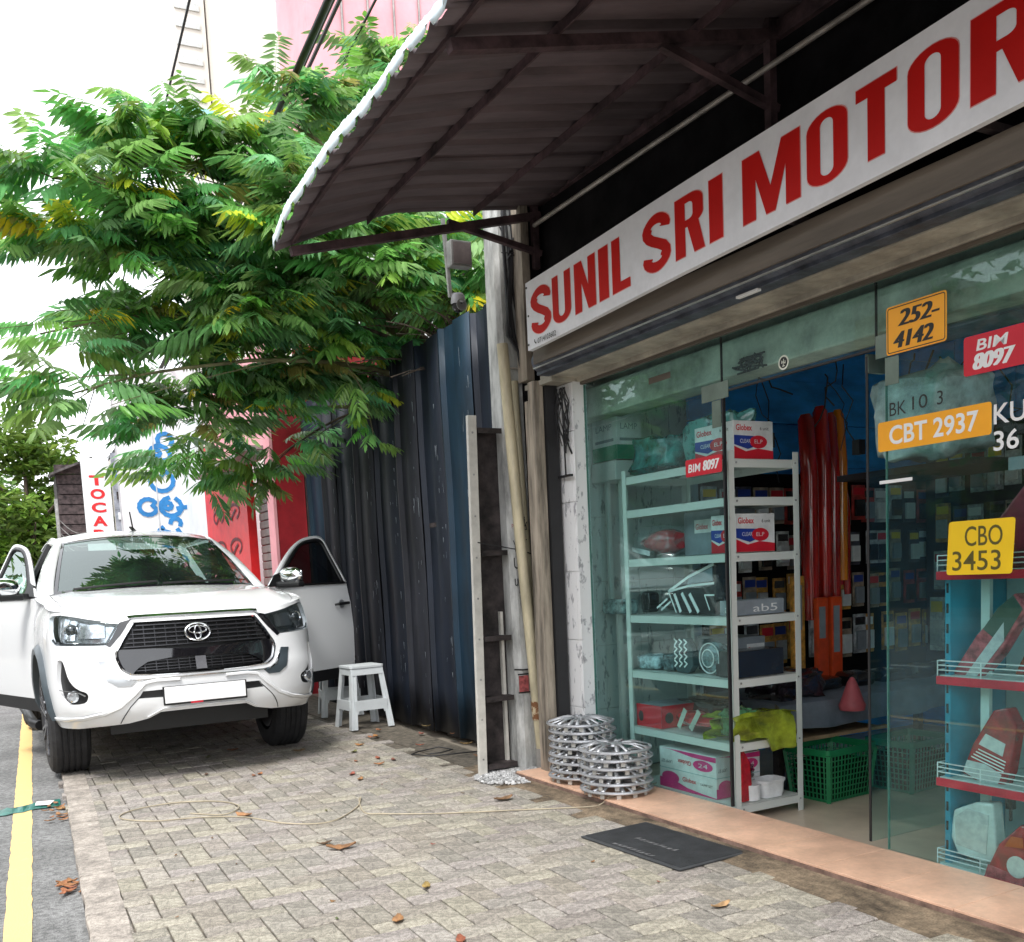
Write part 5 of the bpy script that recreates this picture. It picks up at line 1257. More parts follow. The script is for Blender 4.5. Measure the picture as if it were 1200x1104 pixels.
    mb_ = MB(); mb_.prism(rrect(.20,.12,.03), .004, Matrix(((1,0,0,c.x),(0,0,1,c.y+.028),(0,1,0,c.z),(0,0,0,1)))); cb(mb_, 'mirror_glass', m_chr, mc, smooth=None)
    return d
dR = door(1, 60); dL = door(-1, 17)
# side model lettering and small marks on the wing
b = MB(); text_on(b, 'REVO', Matrix.Translation(S(-t_of_b(.40),1.02,.004)) @ Matrix(((0,0,-1,0),(-1,0,0,0),(0,1,0,0),(0,0,0,1))) , .13, .028, .01)
cb(b, 'wing_lettering', m_slv, smooth=None)
# ================================================================ the big tree over the fence
m_bark = mat('grey_brown_bark', (.11,.082,.062), .9, var=.35, vs_=6, bump=.6, bs=30, stretch=(2,2,.5))
m_twig = mat('green_brown_twig', (.16,.15,.07), .8, var=.3)
m_leaf = vcol(mat('pinnate_leaf', (.25,.45,.11), .30, var=.22, vs_=2.5, backlit=.5, spec=.45))
tree = thing('leafy_tree', 'large tree with feathery drooping leaves reaching over the fence and the pickup', 'tree', (4.6,9.2,0), fm=False); T0 = (4.6,9.2,0)
ELL = [(0.42,8.50,4.55,0.55,0.28,1.00),(1.14,9.00,5.02,0.59,0.28,1.10),(1.77,9.00,5.14,0.51,0.35,1.10),(2.47,9.50,5.70,0.36,0.41,0.80),(3.10,10.00,6.20,0.40,0.42,0.9),(4.27,11.00,7.03,0.63,0.45,0.80),(0.72,9.00,4.27,0.81,0.37,1.10),(1.68,9.00,4.47,0.82,0.49,1.20),(2.11,8.30,4.49,0.43,0.56,1.00),(0.24,9.00,3.50,0.51,0.30,0.50),(1.21,9.60,3.81,0.84,0.45,1.10),(1.84,8.80,3.73,0.67,0.49,1.20),(.40,8.80,3.00,0.46,0.25,0.50),(1.27,10.00,3.17,0.84,0.44,1.00),(2.12,9.80,3.29,0.50,0.40,1.00),(2.83,8.40,3.98,0.71,0.42,1.20),(3.61,8.20,3.81,0.50,0.43,1.00),(2.74,9.00,3.50,0.45,0.25,0.80),(1.56,11.00,2.76,0.40,0.24,0.60),(2.28,10.60,2.55,0.35,0.30,0.60),(3.78,7.20,3.95,0.23,0.30,0.70),(3.41,9.50,4.90,0.72,0.48,0.80),
 (5.2,9.5,5.2,1.3,1.0,.5),(4.6,11.5,5.0,1.2,.9,.5),(3.0,11.5,4.6,1.2,.7,.7)]
random.seed(31)
FORK = Vector((4.35,9.1,3.15))
b = MB(); tp = [(4.6,9.2,-.1),(4.57,9.18,.8),(4.48,9.15,1.8),(4.40,9.12,2.7),(4.35,9.1,3.15)]
b.tube([(p[0],p[1],p[2]) for p in tp], [.19,.15,.13,.125,.12], 14); b.build('trunk', m_bark, tree, base=T0, fm=False, smooth=60)
limbs = []; twigs = MB()
def bez(p, c, q, n): return [p*(1-t)**2+c*2*t*(1-t)+q*t*t for t in [i/n for i in range(n+1)]]
anchors = []
for k, (x, y, z, rx, rz, dn) in enumerate(ELL):
    c = Vector((x,y,z)); st = FORK+Vector((random.uniform(-.05,.05),random.uniform(-.05,.05),random.uniform(-.5,.25)))
    mid = (st+c)/2+Vector((random.uniform(-.2,.2), random.uniform(-.2,.2), .10+.16*(c-st).length)); mid.z = max(mid.z, 3.55)
    pts = bez(st, mid, c+Vector((0,0,-.05)), 14); L = (c-st).length
    if L > .6:
        b = MB(); r0_ = (.022+.011*L)*(.55 if z < 3.9 else 1); pts2 = [p+Vector((random.uniform(-.02,.02),)*3) for p in pts]; b.tube(pts2, [r0_*(1-.82*i/14) for i in range(15)], 8); b.build('branch', m_bark if k % 3 else m_twig, tree, base=T0, fm=False, smooth=60)
    anchors.append((c, pts))
# brown tangle of bare stems near the fork
b = MB()
for k in range(60):
    p = FORK+Vector((random.uniform(-.5,.25), random.uniform(-.9,.5), random.uniform(-.1,.25))); q = p+Vector((random.uniform(-1.5,-.1), random.uniform(-.9,.4), random.uniform(-.15,.8)))
    m_ = (p+q)/2+Vector((0,0,random.uniform(-.15,.3))); b.tube(bez(p,m_,q,6), [random.uniform(.006,.016)*(1-.1*i) for i in range(7)], 5)
b.build('bare_stems', m_bark, tree, base=T0, fm=False, kind='stuff')
def frond_geo(seed, L):
    """one feather leaf along +X, drooping leaflets; returns verts, faces"""
    rr = random.Random(seed); vs = []; fs = []; n = rr.randint(7,10); ax = []
    for i in range(8):
        t = i/7; ax.append(Vector((L*t*(1-.10*t), L*.06*math.sin(seed)*t*t, -L*.34*t*t)))
    def at(t):
        f = t*7; i = min(int(f),6); return ax[i].lerp(ax[i+1], f-i)
    r_ = .0035
    for i in range(7):
        a, c = ax[i], ax[i+1]; k = len(vs); vs += [a+Vector((0,r_,0)),a-Vector((0,r_,0)),c+Vector((0,r_*.7,0)),c-Vector((0,r_*.7,0))]; fs.append((k,k+1,k+3,k+2))
    for i in range(n+1):
        t = .16+.84*i/n; p = at(t)
        for sd_ in ((-1,1) if i < n else (0,)):
            ll = L*(.27+.07*math.sin(math.pi*t))*rr.uniform(.85,1.12)*(1.15 if not sd_ else 1); dr = rr.uniform(.55,1.25)
            d = Vector((.42+.3*t, sd_*.85, -dr)).normalized() if sd_ else Vector((1,0,-.7)).normalized()
            w_ = d.cross(Vector((rr.uniform(-.3,.3),rr.uniform(-.3,.3),1))).normalized()*ll*.135; up = d.cross(w_).normalized()*ll*.04
            bend = Vector((0,0,-ll*.18)); k = len(vs)
            vs += [p, p+d*ll*.35+w_, p+d*ll*.35+up, p+d*ll*.35-w_, p+d*ll*.72+w_*.72+bend*.5, p+d*ll*.72+up+bend*.5, p+d*ll*.72-w_*.72+bend*.5, p+d*ll+bend]
            fs += [(k,k+2,k+1),(k,k+3,k+2),(k+1,k+2,k+5,k+4),(k+2,k+3,k+6,k+5),(k+4,k+5,k+7),(k+5,k+6,k+7)]
    return vs, fs
FG = [frond_geo(s, 1.) for s in range(10)]
fr = []
for (x, y, z, rx, rz, dn), (c, pts) in zip(ELL, anchors):
    N = int(76*dn*(rx*rz)**.75/(.5*.4)**.75); ry = max(rx,.55)*.9
    if y > 11.2 or x > 4.5: N = int(N*.5)
    # twigs inside the clump
    tw = []
    for k in range(max(4,N//9)):
        while True:
            d = Vector((random.uniform(-1,1), random.uniform(-1,1), random.uniform(-1,1)))
            if .2 < d.length < 1: break
        q = c+Vector((d.x*rx, d.y*ry, d.z*rz)); p = pts[random.randint(8,14)]; m_ = (p+q)/2+Vector((0,0,.06)); P = bez(p, m_, q, 5); twigs.tube(P, [.008,.007,.006,.005,.004,.003], 4, cap=False); tw.append(P)
    for k in range(N):
        P = random.choice(tw); j = random.uniform(1.2,5); i = min(int(j),4); p = P[i].lerp(P[i+1], j-i)+Vector((random.gauss(0,.05),random.gauss(0,.06),random.gauss(0,.04)))
        out = (p-c); out = Vector((out.x/rx, out.y/ry, 0)); 
        az = math.atan2(out.y-.35, out.x-.35)+random.gauss(0,.8); 
        L = random.uniform(.36,.62); el = random.uniform(-.05,.55)
        fr.append((p, az, el, L, random.gauss(0,.25)))
# the hanging spray in front of the fence and a few tufts below
for (p0, p1) in (((2.75,8.9,3.35),(2.96,8.85,2.62)),((3.1,9.2,3.3),(2.78,9.1,2.95)),((1.9,10.3,2.75),(2.25,10.2,2.35)),((1.6,10.6,2.9),(1.75,10.5,2.35))):
    p0, p1 = Vector(p0), Vector(p1); twigs.tube([p0,(p0+p1)/2+Vector((.05,0,.05)),p1], [.009,.007,.004], 5)
    for k in range(9): fr.append((p0.lerp(p1, .2+.8*k/8), random.uniform(-2.6,.4), random.uniform(-.5,.1), random.uniform(.30,.46), random.gauss(0,.3)))
twigs.build('twigs', m_twig, tree, base=T0, fm=False, kind='stuff')
def tintf():
    r_ = random.random()
    if r_ < .012: return (4.2,1.9,.5)
    if r_ < .035: return (2.6,1.6,.6)
    if r_ < .05: return (1.5,.75,.9)
    a = random.uniform(.6,1.4); return (a*random.uniform(.55,1.2), a, a*random.uniform(.6,1.9))
cp = Vector((0,0,1.35))
fr.sort(key=lambda f: (f[0]-cp).length/f[3])
cache = {}; crown = MB()
for k, (p, az, el, L, rl) in enumerate(fr):
    g = random.randrange(10); M = Matrix.Translation(p) @ Matrix.Rotation(az,4,'Z') @ Matrix.Rotation(-el,4,'Y') @ Matrix.Rotation(rl,4,'X') @ Matrix.Scale(L,4)
    if k < 290:
        key = (g, random.randrange(4))
        if key not in cache:
            b = MB(); b.tint = tintf(); b.add(*FG[g]); o = b.build('leaf_frond', m_leaf, tree, fm=False); cache[key] = o
        else: o = cache[key].copy(); COL.objects.link(o); o.parent = tree
        o.matrix_local = Matrix.Translation((-T0[0],-T0[1],-T0[2])) @ M
    else: crown.tint = tintf(); crown.add(FG[g][0], FG[g][1], M)
crown.build('crown', m_leaf, tree, base=T0, fm=False, kind='stuff')
# ================================================================ trees far down the street
m_fl = vcol(mat('far_foliage', (.11,.21,.035), .6, var=.25, vs_=1.0, backlit=.3))
def far_tree(x, y, h, rad, label, seed, tint=(1,1,1), lean=0, cz=.62, group=None, n=5200, lf=.20):
    rr = random.Random(seed); t = thing('street_tree', label, 'tree', (x,y,0), fm=False, group=group)
    b = MB(); b.tube([(0,0,-.1),(.05,0,h*.25),(lean*.5,.1,h*.5),(lean,0,h*.8)], [h*.032,h*.024,h*.018,h*.006], 9)
    for k in range(7):
        a = rr.random()*6.3; z0 = h*rr.uniform(.32,.6); b.tube([(lean*.4,0,z0),(lean*.4+rad*.4*math.cos(a),rad*.4*math.sin(a),z0+h*.12),(lean*.4+rad*.8*math.cos(a),rad*.8*math.sin(a),z0+h*.2)], [h*.012,h*.008,h*.003], 6)
    b.build('trunk', m_bark, t, fm=False, smooth=60)
    c = MB(); cl = []
    for k in range(16):
        a = rr.random()*6.3; q = rr.random()**.6; v = rr.uniform(-1,1); cl.append((lean+rad*.72*q*math.cos(a)*math.sqrt(1-v*v*.6), rad*.72*q*math.sin(a), h*cz+h*.30*v, rad*rr.uniform(.28,.46)))
    for k in range(n):
        X, Y, Z, r_ = rr.choice(cl); u_, v_ = rr.random()*6.3, rr.uniform(-1,1); q = r_*rr.random()**.25; w_ = math.sqrt(1-v_*v_)
        P = Vector((X+q*w_*math.cos(u_), Y+q*w_*math.sin(u_), Z+q*v_*.8)); a = rr.uniform(.6,1.3)*(1+.2*v_); c.tint = (a*tint[0]*rr.uniform(.85,1.2), a*tint[1], a*tint[2])  # top light put into the tint: clumps paler above, darker below
        s = lf*rr.uniform(.6,1.3); M = Matrix.Translation(P) @ Matrix.Rotation(rr.random()*6.3,4,'Z') @ Matrix.Rotation(rr.gauss(.3,.6),4,'X') @ Matrix.Rotation(rr.gauss(0,.6),4,'Y')
        c.add([(-s,0,0),(0,-s*.45,.02),(s,0,-.04),(0,s*.45,.02)], [(0,1,2,3)], M)
    c.build('crown', m_fl, t, fm=False); return t
far_tree(.15,41,7.6,2.6,'bright green street tree with a dark trunk at the left edge behind the pickup',1,(1.25,1.2,.8), cz=.66)
far_tree(-5.5,52,10,4.2,'taller pale green tree further off at the left edge of the photo',2,(1,1,1), cz=.6)
far_tree(-2.0,66,9,4.0,'distant rounded green tree closing the end of the street',3,(.8,.9,.9))
far_tree(-9,38,9,4.0,'unseen roadside tree on the far side of the street, nearest of the row',4,(1,1,1), n=1800)  # far-side trees out of view, added for reflections
far_tree(-10.5,24,8,3.4,'unseen roadside tree on the far side of the street, halfway along the row',5,(.9,1,.9), n=1800)
far_tree(-10.5,9,8,3.6,'unseen roadside tree opposite the pickup on the far side of the street',6,(.9,1,.8), n=1800)
far_tree(3.2,47,7,2.6,'dark green tree behind the dark shed down the street',7,(.6,.75,.7))
# ================================================================ shops further along
m_wwall = mat('white_painted_wall', (.74,.76,.78), .7, var=.07, vs_=1.5)
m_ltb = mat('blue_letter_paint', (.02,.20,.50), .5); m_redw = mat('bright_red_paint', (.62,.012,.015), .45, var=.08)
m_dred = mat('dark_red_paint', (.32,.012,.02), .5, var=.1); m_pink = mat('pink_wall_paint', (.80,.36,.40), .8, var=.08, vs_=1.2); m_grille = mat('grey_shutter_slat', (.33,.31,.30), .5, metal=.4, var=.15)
rs_ = thing('red_shop', 'small shop with red walls and a grey roller shutter next to the dark fence', 'shop', (3.6,11.8,0)); R0 = (3.6,11.8,0)
def rsb(n_, a, c, m, **k): b = MB(); b.box(a, c); return b.build(n_, m, rs_, base=R0, **k)
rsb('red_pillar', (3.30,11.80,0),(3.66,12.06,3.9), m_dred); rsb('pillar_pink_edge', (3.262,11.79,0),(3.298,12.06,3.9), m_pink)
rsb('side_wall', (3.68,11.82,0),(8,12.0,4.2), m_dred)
rsb('upper_wall', (3.40,12.08,3.05),(3.62,15.6,4.3), m_pink)
rsb('shutter_back', (3.72,12.08,0),(3.74,14.2,3.0), m_dred)
for k in range(26):
    z = .02+k*.112; rsb('shutter_slat', (3.655,12.07,z),(3.685,14.0,z+.098), m_grille, bevel=.008)
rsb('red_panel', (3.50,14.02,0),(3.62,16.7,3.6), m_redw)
rsb('end_wall', (3.52,16.72,0),(3.64,20,4.2), m_wwall)
random.seed(8); Mz = street_plane(3.494,16.5,0)
for row, z in enumerate((2.45,1.95,1.5)):
    for q in range(2):
        t_ = MB(); cx_, cz_ = .7+q*1.0, z; pts = [(cx_+.34*math.cos(R(a)), cz_+.11*math.sin(R(a))) for a in range(-60, 250, 25)]+[(cx_-.02,cz_-.02),(cx_+.12,cz_+.02)]; stroke(t_, pts, .045, Mz)
        t_.build('painted_letter', mat('dark_maroon_paint',(.10,.005,.01),.6), rs_, base=R0)
rsb('roof_edge', (3.1,12.1,3.0),(3.45,15.6,3.045), m_grille)
# white wall and hoarding with blue script
wb = thing('white_hoarding', 'white hoarding with large blue Sinhala letters behind the pickup', 'hoarding', (2.4,18.5,0), fm=False); W0 = (2.4,18.5,0)
b = MB(); b.box((1.52,18.5,0),(3.9,18.6,5.2)); b.build('board', m_wwall, wb, base=W0, fm=False)
for x in (1.50,2.12,3.12): b = MB(); b.box((x,18.485,0),(x+.02,18.4995,5.2)); b.build('panel_joint', mat('joint_grey',(.50,.52,.54),.7), wb, base=W0, fm=False)
def glyph(M, pts, w_=.05):
    b = MB(); stroke(b, pts, w_, M); return b
def arc(cx, cz, r_, a0, a1, k=10, sy=1.): return [(cx+r_*math.cos(R(a0+(a1-a0)*i/k)), cz+r_*sy*math.sin(R(a0+(a1-a0)*i/k))) for i in range(k+1)]
Mb = Matrix(((1,0,0,0),(0,0,-1,18.49),(0,1,0,0),(0,0,0,1)))
GL = [  # rows of round Sinhala-like strokes: (x, z) in metres
 [arc(2.17,3.58,.10,200,520,12), arc(2.14,3.60,.035,0,360,8), arc(2.23,3.74,.07,-40,200,8)],
 [arc(2.17,3.30,.11,150,430,12)+[(2.15,3.33)], arc(2.24,3.47,.06,-30,180,7)],
 [arc(2.02,3.02,.085,30,340,12)+[(2.06,3.04)], arc(2.24,3.02,.10,100,420,12), arc(2.21,3.03,.035,0,360,8), [(2.30,3.00),(2.42,3.02),(2.43,3.14)]],
 [arc(2.20,2.70,.11,120,400,12), [(2.13,2.76),(2.20,2.74),(2.22,2.66)], arc(2.27,2.84,.05,-30,180,7)],
 [arc(2.18,2.40,.09,160,380,10), [(2.12,2.44),(2.18,2.40)], arc(2.3,2.42,.05,0,270,7)],
 [arc(2.18,2.10,.10,0,300,10)]]
for g in GL:
    b = MB()
    for pts in g: stroke(b, [(2.28+(x-2.2)*1.75, 3.72+(z-3.58)*1.6) for x, z in pts], .075, Mb)
    b.build('blue_letter', m_ltb, wb, base=W0, fm=False)
vs_b = thing('vertical_sign', 'narrow upright white sign with stacked red letters down the street', 'sign', (1.7,27,0), fm=False); V0 = (1.7,27,0)
b = MB(); b.box((1.37,27,1.9),(2.02,27.12,4.72)); b.build('sign_box', m_wwall, vs_b, base=V0, fm=False, bevel=.01)
for k, ch in enumerate('TOCAR'):
    b = MB(); text_on(b, ch, Matrix(((1,0,0,1.53),(0,0,-1,26.99),(0,1,0,4.05-k*.335),(0,0,0,1))), .34, .25, .04); b.build('red_letter', m_redw, vs_b, base=V0, fm=False)
b = MB(); b.box((1.45,27.02,0),(1.52,27.08,1.9)); b.box((1.88,27.02,0),(1.95,27.08,1.9)); b.build('sign_legs', m_steel_rust, vs_b, base=V0, fm=False, kind='stuff')
mt_ = thing('meter_board', 'tall grey board of meters and wires beside the upright red lettered sign', 'meter board', (2.2,25,0), fm=False); M0 = (2.2,25,0)
b = MB(); b.box((1.92,25,0),(2.32,25.1,4.6)); b.build('board', mat('grey_board',(.30,.33,.38),.8,var=.3,vs_=5), mt_, base=M0, fm=False)
for k in range(10):
    b = MB(); b.box((1.98+(k%2)*.16,24.94,2.1+k*.24),(2.10+(k%2)*.16,24.999,2.26+k*.24)); b.build('meter_box', (m_dkst, m_wwall, mat('blue_box',(.05,.12,.35),.5))[k%3], mt_, base=M0, fm=False)
b = MB(); b.tube([(2.36,24.95,0),(2.36,24.95,4.7)], .03, 6); b.build('conduit', m_dkst, mt_, base=M0, fm=False)
sh = thing('dark_shed', 'dark wooden lean-to shed with loops of wire down the street', 'shed', (1.4,33,0), fm=False); H0 = (1.4,33,0)
for k in range(11):
    b = MB(); b.box((.95+.05*math.sin(k),33+.02*(k%2),2.0+k*.30),(1.80,33.06,2.27+k*.30)); b.build('plank', m_steel_rust, sh, base=H0, fm=False)
b = MB(); b.add([(.80,32.6,4.95),(2.0,32.6,5.45),(2.0,35,5.6),(.80,35,5.1)],[(0,1,2,3)]); b.build('roof', mat('shed_roof',(.10,.09,.09),.8,var=.3), sh, base=H0, fm=False, thick=.06)
b = MB(); b.box((.95,33.1,0),(2.2,36,5.0)); b.build('wall', m_dkst, sh, base=H0, fm=False)
for k in range(9):
    b = MB(); z = 3.6-.2*k; b.tube([(.92+.9*i/8, 32.5, z-.25*math.sin(math.pi*i/8)-.3*i/8) for i in range(9)], .016, 4); b.build('wire_loop', m_gal, sh, base=H0, fm=False)
b = MB(); b.tube([(.88,32.4,0),(.88,32.4,4.2)], .05, 8); b.build('grey_post', m_gal, fm=False, label='thin grey post in front of the dark shed', cat='post')
# pink building above and behind the red shop
pk = thing('pink_building', 'tall pink painted building rising above the red shop', 'building', (5,15,0), fm=False); K0 = (5,15,0)
b = MB(); b.box((4.45,15.3,0),(12,17.0,13.5)); b.build('wall', m_pink, pk, base=K0, fm=False)
for z in (5.2,8.2): b = MB(); b.box((4.40,15.28,z),(12,15.299,z+.12)); b.build('floor_band', mat('pale_pink_band',(.80,.55,.55),.8), pk, base=K0, fm=False)
for k in range(4): b = MB(); b.tube([(5.0+k*.42,15.27,5),(5.0+k*.42,15.27,13)], .02, 6); b.build('drain', m_grille, pk, base=K0, fm=False)
wn = thing('white_annex', 'low white block with a dark flat roof slab between pink building and canopy', 'building', (5.5,13,0), fm=False); N0 = (5.5,13,0)
b = MB(); b.box((4.40,13.2,0),(9,15.1,7.45)); b.build('wall', m_wwall, wn, base=N0, fm=False)
b = MB(); b.box((4.02,12.9,7.46),(9,15.2,7.62)); b.build('roof_slab', m_dark, wn, base=N0, fm=False)
# tall pale building far behind
tb = thing('pale_tower_block', 'very tall cream tower block fading into the bright sky', 'building', (14,62,0), fm=False); TB0 = (14,62,0)
m_cr = mat('cream_facade', (.60,.56,.51), .8, var=.03, vs_=.3); m_crw = mat('pale_window', (.50,.51,.50), .5)
b = MB(); b.box((12.3,62,0),(30,70,62)); b.build('wall', m_cr, tb, base=TB0, fm=False)
b = MB(); b.box((10.2,63,0),(12.2,66,58)); b.build('stair_tower', m_cr, tb, base=TB0, fm=False)
for k in range(34):
    b = MB(); b.box((10.5,62.9,22+k*1.0),(11.9,62.99,22.40+k*1.0)); b.build('window', m_crw, tb, base=TB0, fm=False)
b = MB(); b.box((10.0,62.7,29.2),(12.25,62.95,29.5)); b.build('balcony_band', mat('pale_teal',(.30,.60,.60),.6), tb, base=TB0, fm=False)
# row of plain street fronts hiding the horizon on the shop side
bb = thing('cream_street_front', 'plain cream street front beyond the dark shed', 'building', (4,50,0), fm=False)
b = MB(); b.box((3.4,38,0),(12,60,7)); b.build('wall', m_cr, bb, base=(4,50,0), fm=False)
# opposite side of the street, added for glass reflections, walls darkened to dim them
ob = thing('opposite_shop_row', 'added row of two storey shops across the street, for reflections in the glass', 'building', (-14,10,0), fm=False); OB = (-14,10,0)
for k in range(7):
    y0 = -16+k*8; h_ = 6+(k*37%5)*.7; b = MB(); b.box((-20,y0,0),(-12,y0+7.9,h_)); b.build('front_wall', [mat('grey_wall',(.25,.26,.26),.8),mat('brick_wall',(.22,.10,.07),.8),mat('dull_wall',(.30,.28,.25),.8),mat('ochre_wall',(.3,.22,.12),.8)][k%4], ob, base=OB, fm=False)
    b = MB(); b.box((-12,y0+.6,.2),(-11.95,y0+7.2,2.7)); b.build('shop_opening', m_dark, ob, base=OB, fm=False)
    for q in range(3): b = MB(); b.box((-12,y0+.9+q*2.3,3.6),(-11.96,y0+2.3+q*2.3,5.0)); b.build('window', m_crw, ob, base=OB, fm=False)
# ================================================================ overhead wires
for k, (x0, z0, x1, z1, r_) in enumerate(((2.6,6.3,2.2,5.9,.028),(2.72,6.5,2.3,6.0,.016),(2.95,6.9,2.5,6.3,.012),(3.2,7.3,2.7,6.5,.02),(1.75,6.9,1.5,6.5,.012),(3.7,7.6,3.2,6.9,.014),(4.2,7.2,3.6,6.6,.012))):
    b = MB(); P = [(x0+(x1-x0)*i/20, 4+44*i/20, z0+(z1-z0)*i/20-.9*math.sin(math.pi*i/20)) for i in range(21)]
    b.tube(P, r_, 6); b.build('overhead_wire', m_cable, fm=False, smooth=60, label=['thickest black power cable crossing high over the tree','thin wire running close beside the thickest cable','thin wire right of the cable pair, before the pink wall','thick dark wire across the pink building','lone thin wire left of the others against the pale tower','wire over the right part of the pink building','rightmost wire near the canopy edge'][k], cat='wire', group='overhead wires along the street')
# ================================================================ inside the shop: white angle-iron rack and its stock
m_rack = mat('white_rack_paint', (.66,.68,.64), .45, var=.10, vs_=9, col2=(.42,.40,.36), thr=(.22,.36), bump=.08)
K1 = (3.8,4.5,-.06)
rack = thing('display_rack', 'white slotted steel shelf rack just behind the left glass pane', 'shelf rack', K1)
def part(n_, a, c, m, par, base, **k): b = MB(); b.box(a, c); return b.build(n_, m, par, base=base, **k)
for (n, u) in ((3.545,5.03),(3.545,4.062),(4.045,4.062),(4.045,5.03)):
    sn, su = (1 if n < 3.8 else -1), (-1 if u > 4.5 else 1); b = MB()
    b.box((n,u,-.06),(n+sn*.040,u+su*.004,1.94)); b.box((n,u,-.06),(n+sn*.004,u+su*.040,1.94)); b.build('leg', m_rack, rack, base=K1)
SH = (1.90,1.70,1.405,1.065,.725,.375,.03)
for z in SH:
    b = MB(); b.box((3.55,4.068,z-.045),(3.553,5.024,z)); b.box((4.037,4.068,z-.045),(4.040,5.024,z)); b.box((3.55,4.068,z-.045),(4.04,4.071,z)); b.box((3.55,5.021,z-.045),(4.04,5.024,z)); b.box((3.55,4.068,z-.003),(4.04,5.024,z))
    b.build('shelf_board', m_rack, rack, base=K1)
for (n, u, z) in [(3.5425,4.09,z-.02) for z in SH]+[(3.60,4.0605,z-.02) for z in SH]+[(4.02,4.0605,z-.02) for z in SH]:
    b = MB(); b.lathe([(.006,0),(.005,.003),(.0001,.004)], 8, street_plane(n,u,z) if n < 3.55 else end_plane(n,u,z)); b.build('bolt', m_gal, rack, base=K1)
# ---- stock
m_gred = mat('carton_red', (.62,.015,.03), .4, var=.05); m_gblue = mat('carton_blue', (.02,.05,.30), .4); m_gwhite = mat('carton_white', (.75,.75,.74), .45); m_gpink = mat('carton_pink', (.72,.03,.22), .4)
m_film = glass('clear_plastic_film', (.9,.94,.95), 1.6, .10, (.8,.85,.85), .12); m_teal2 = mat('teal_plastic_bag', (.02,.17,.16), .25, var=.6, vs_=9, bump=.6, bs=14, coat=.3)
m_blkp = mat('black_plastic', (.02,.02,.022), .25, var=.2, coat=.4); m_grey = mat('grey_carton', (.25,.28,.31), .55); m_redlens = mat('red_lamp_lens', (.50,.008,.02), .12, var=.2, vs_=18, coat=1); m_clear = mat('clear_lamp_lens', (.68,.70,.71), .14, metal=.35, var=.10, vs_=30)
m_yg = mat('yellow_green_plastic', (.42,.50,.04), .22, var=.35, vs_=7, bump=.5, bs=12, coat=.6, backlit=.3); m_wplastic = mat('white_plastic_tub', (.80,.80,.80), .35)
def carton(label, a, c, style, group=None):
    """printed carton; print on the street side and the camera end"""
    n0,u0,z0 = a; n1,u1,z1 = c; base = (n0,u0,z0); t = thing('carton', label, 'box', base, group)
    part('box_body', a, c, m_gwhite if style in ('globex','pink','white') else m_grey, t, base, bevel=.004)
    for side in (0, 1):
        if side == 0: M = street_plane(n0-.0008,u1,z0); W_, H_ = u1-u0, z1-z0
        else: M = end_plane(n0,u0-.0008,z0); W_, H_ = n1-n0, z1-z0
        def rct(x0,y0,x1,y1,m,lift=0., nm='print'): b = MB(); b.add([(x0*W_,y0*H_,lift),(x1*W_,y0*H_,lift),(x1*W_,y1*H_,lift),(x0*W_,y1*H_,lift)],[(0,1,2,3)],M); b.build(nm, m, t, base=base)
        def poly(P,m,lift=0.): b = MB(); b.add([(x*W_,y*H_,lift) for x,y in P],[tuple(range(len(P)))],M); b.build('print', m, t, base=base)
        def tx(s,x,y,w_,h_,m,lift=.0006,off=.0,mir=False):
            b = MB(); MM = M @ Matrix.Translation((x*W_,y*H_,lift)); 
            if mir: MM = M @ Matrix.Translation(((x+w_)*W_,(y+h_)*H_,lift)) @ Matrix.Rotation(math.pi,4,'Z')
            text_on(b,s,MM,w_*W_,h_*H_,off); b.build('lettering', m, t, base=base)
        if style == 'globex':
            poly([(.01,.01),(.99,.01),(.99,.22),(.6,.28),(.3,.20),(.01,.34)], m_gred, .0002); poly([(.01,.38),(.35,.26),(.60,.36),(.60,.60),(.01,.62)], m_gblue, .0003)
            poly([(.62+.22*math.cos(R(20*k)),.45+.17*math.sin(R(20*k))) for k in range(18)], m_gred, .0004)
            tx('Globex',.06,.74,.40,.16,m_gred,off=.02); tx('6 unit',.66,.76,.22,.09,m_blk); tx('CLEAR',.16,.42,.26,.10,m_gwhite); tx('EL.P',.52,.41,.20,.10,m_gwhite)
        elif style == 'pink':
            poly([(.0,.0),(1,.0),(1,.02),(.75,.05),(.5,.10),(.3,.20),(.0,.24)], m_gpink, .0002)
            poly([(0,.98),(1,.98),(1,.86),(.6,.88),(.2,.97)], m_gpink, .0002) 
            poly([(.78+.17*math.cos(R(20*k)),.72+.13*math.sin(R(20*k))) for k in range(18)], m_gpink, .0003); poly([(.20+.16*math.cos(R(20*k)),.27+.15*math.sin(R(20*k))) for k in range(18)], m_gpink, .0003)
            tx('Globex',.34,.66,.24,.11,m_gred,mir=True,off=.02); tx('Globex',.42,.24,.24,.11,m_gred,off=.02); tx('LAMP SET',.04,.62,.2,.08,m_blk,mir=True); tx('LAMP SET',.74,.24,.2,.06,m_blk); rct(.0,.48,1,.50,mat('carton_seam',(.35,.5,.5),.6),.0004)
            tx('24',.70,.67,.16,.10,m_gwhite,.0009)
        elif style == 'label':
            rct(.30,.50,.96,.80,m_gwhite,.0003); tx('Globex',.34,.58,.34,.13,m_gred,off=.01)
        elif style == 'white':
            rct(0,.0,1,.30,mat('carton_green',(.02,.28,.16),.5),.0003); rct(.12,.38,.88,.44,m_grey,.0003); tx('LAMP',.16,.62,.66,.12,m_grey)
        elif style == 'tag': tx('ab5',.35,.2,.5,.5,m_gwhite)
        elif style == 'redbox':
            rct(.0,0,1,1,m_gred,.0002)
            poly([(.18+.1*math.cos(R(30*k)),.45+.25*math.sin(R(30*k))) for k in range(12)], m_blk, .0004)
    return t
carton('large red and white lamp carton standing on top of the rack', (3.62,4.10,1.903),(3.90,4.42,2.105),'globex')
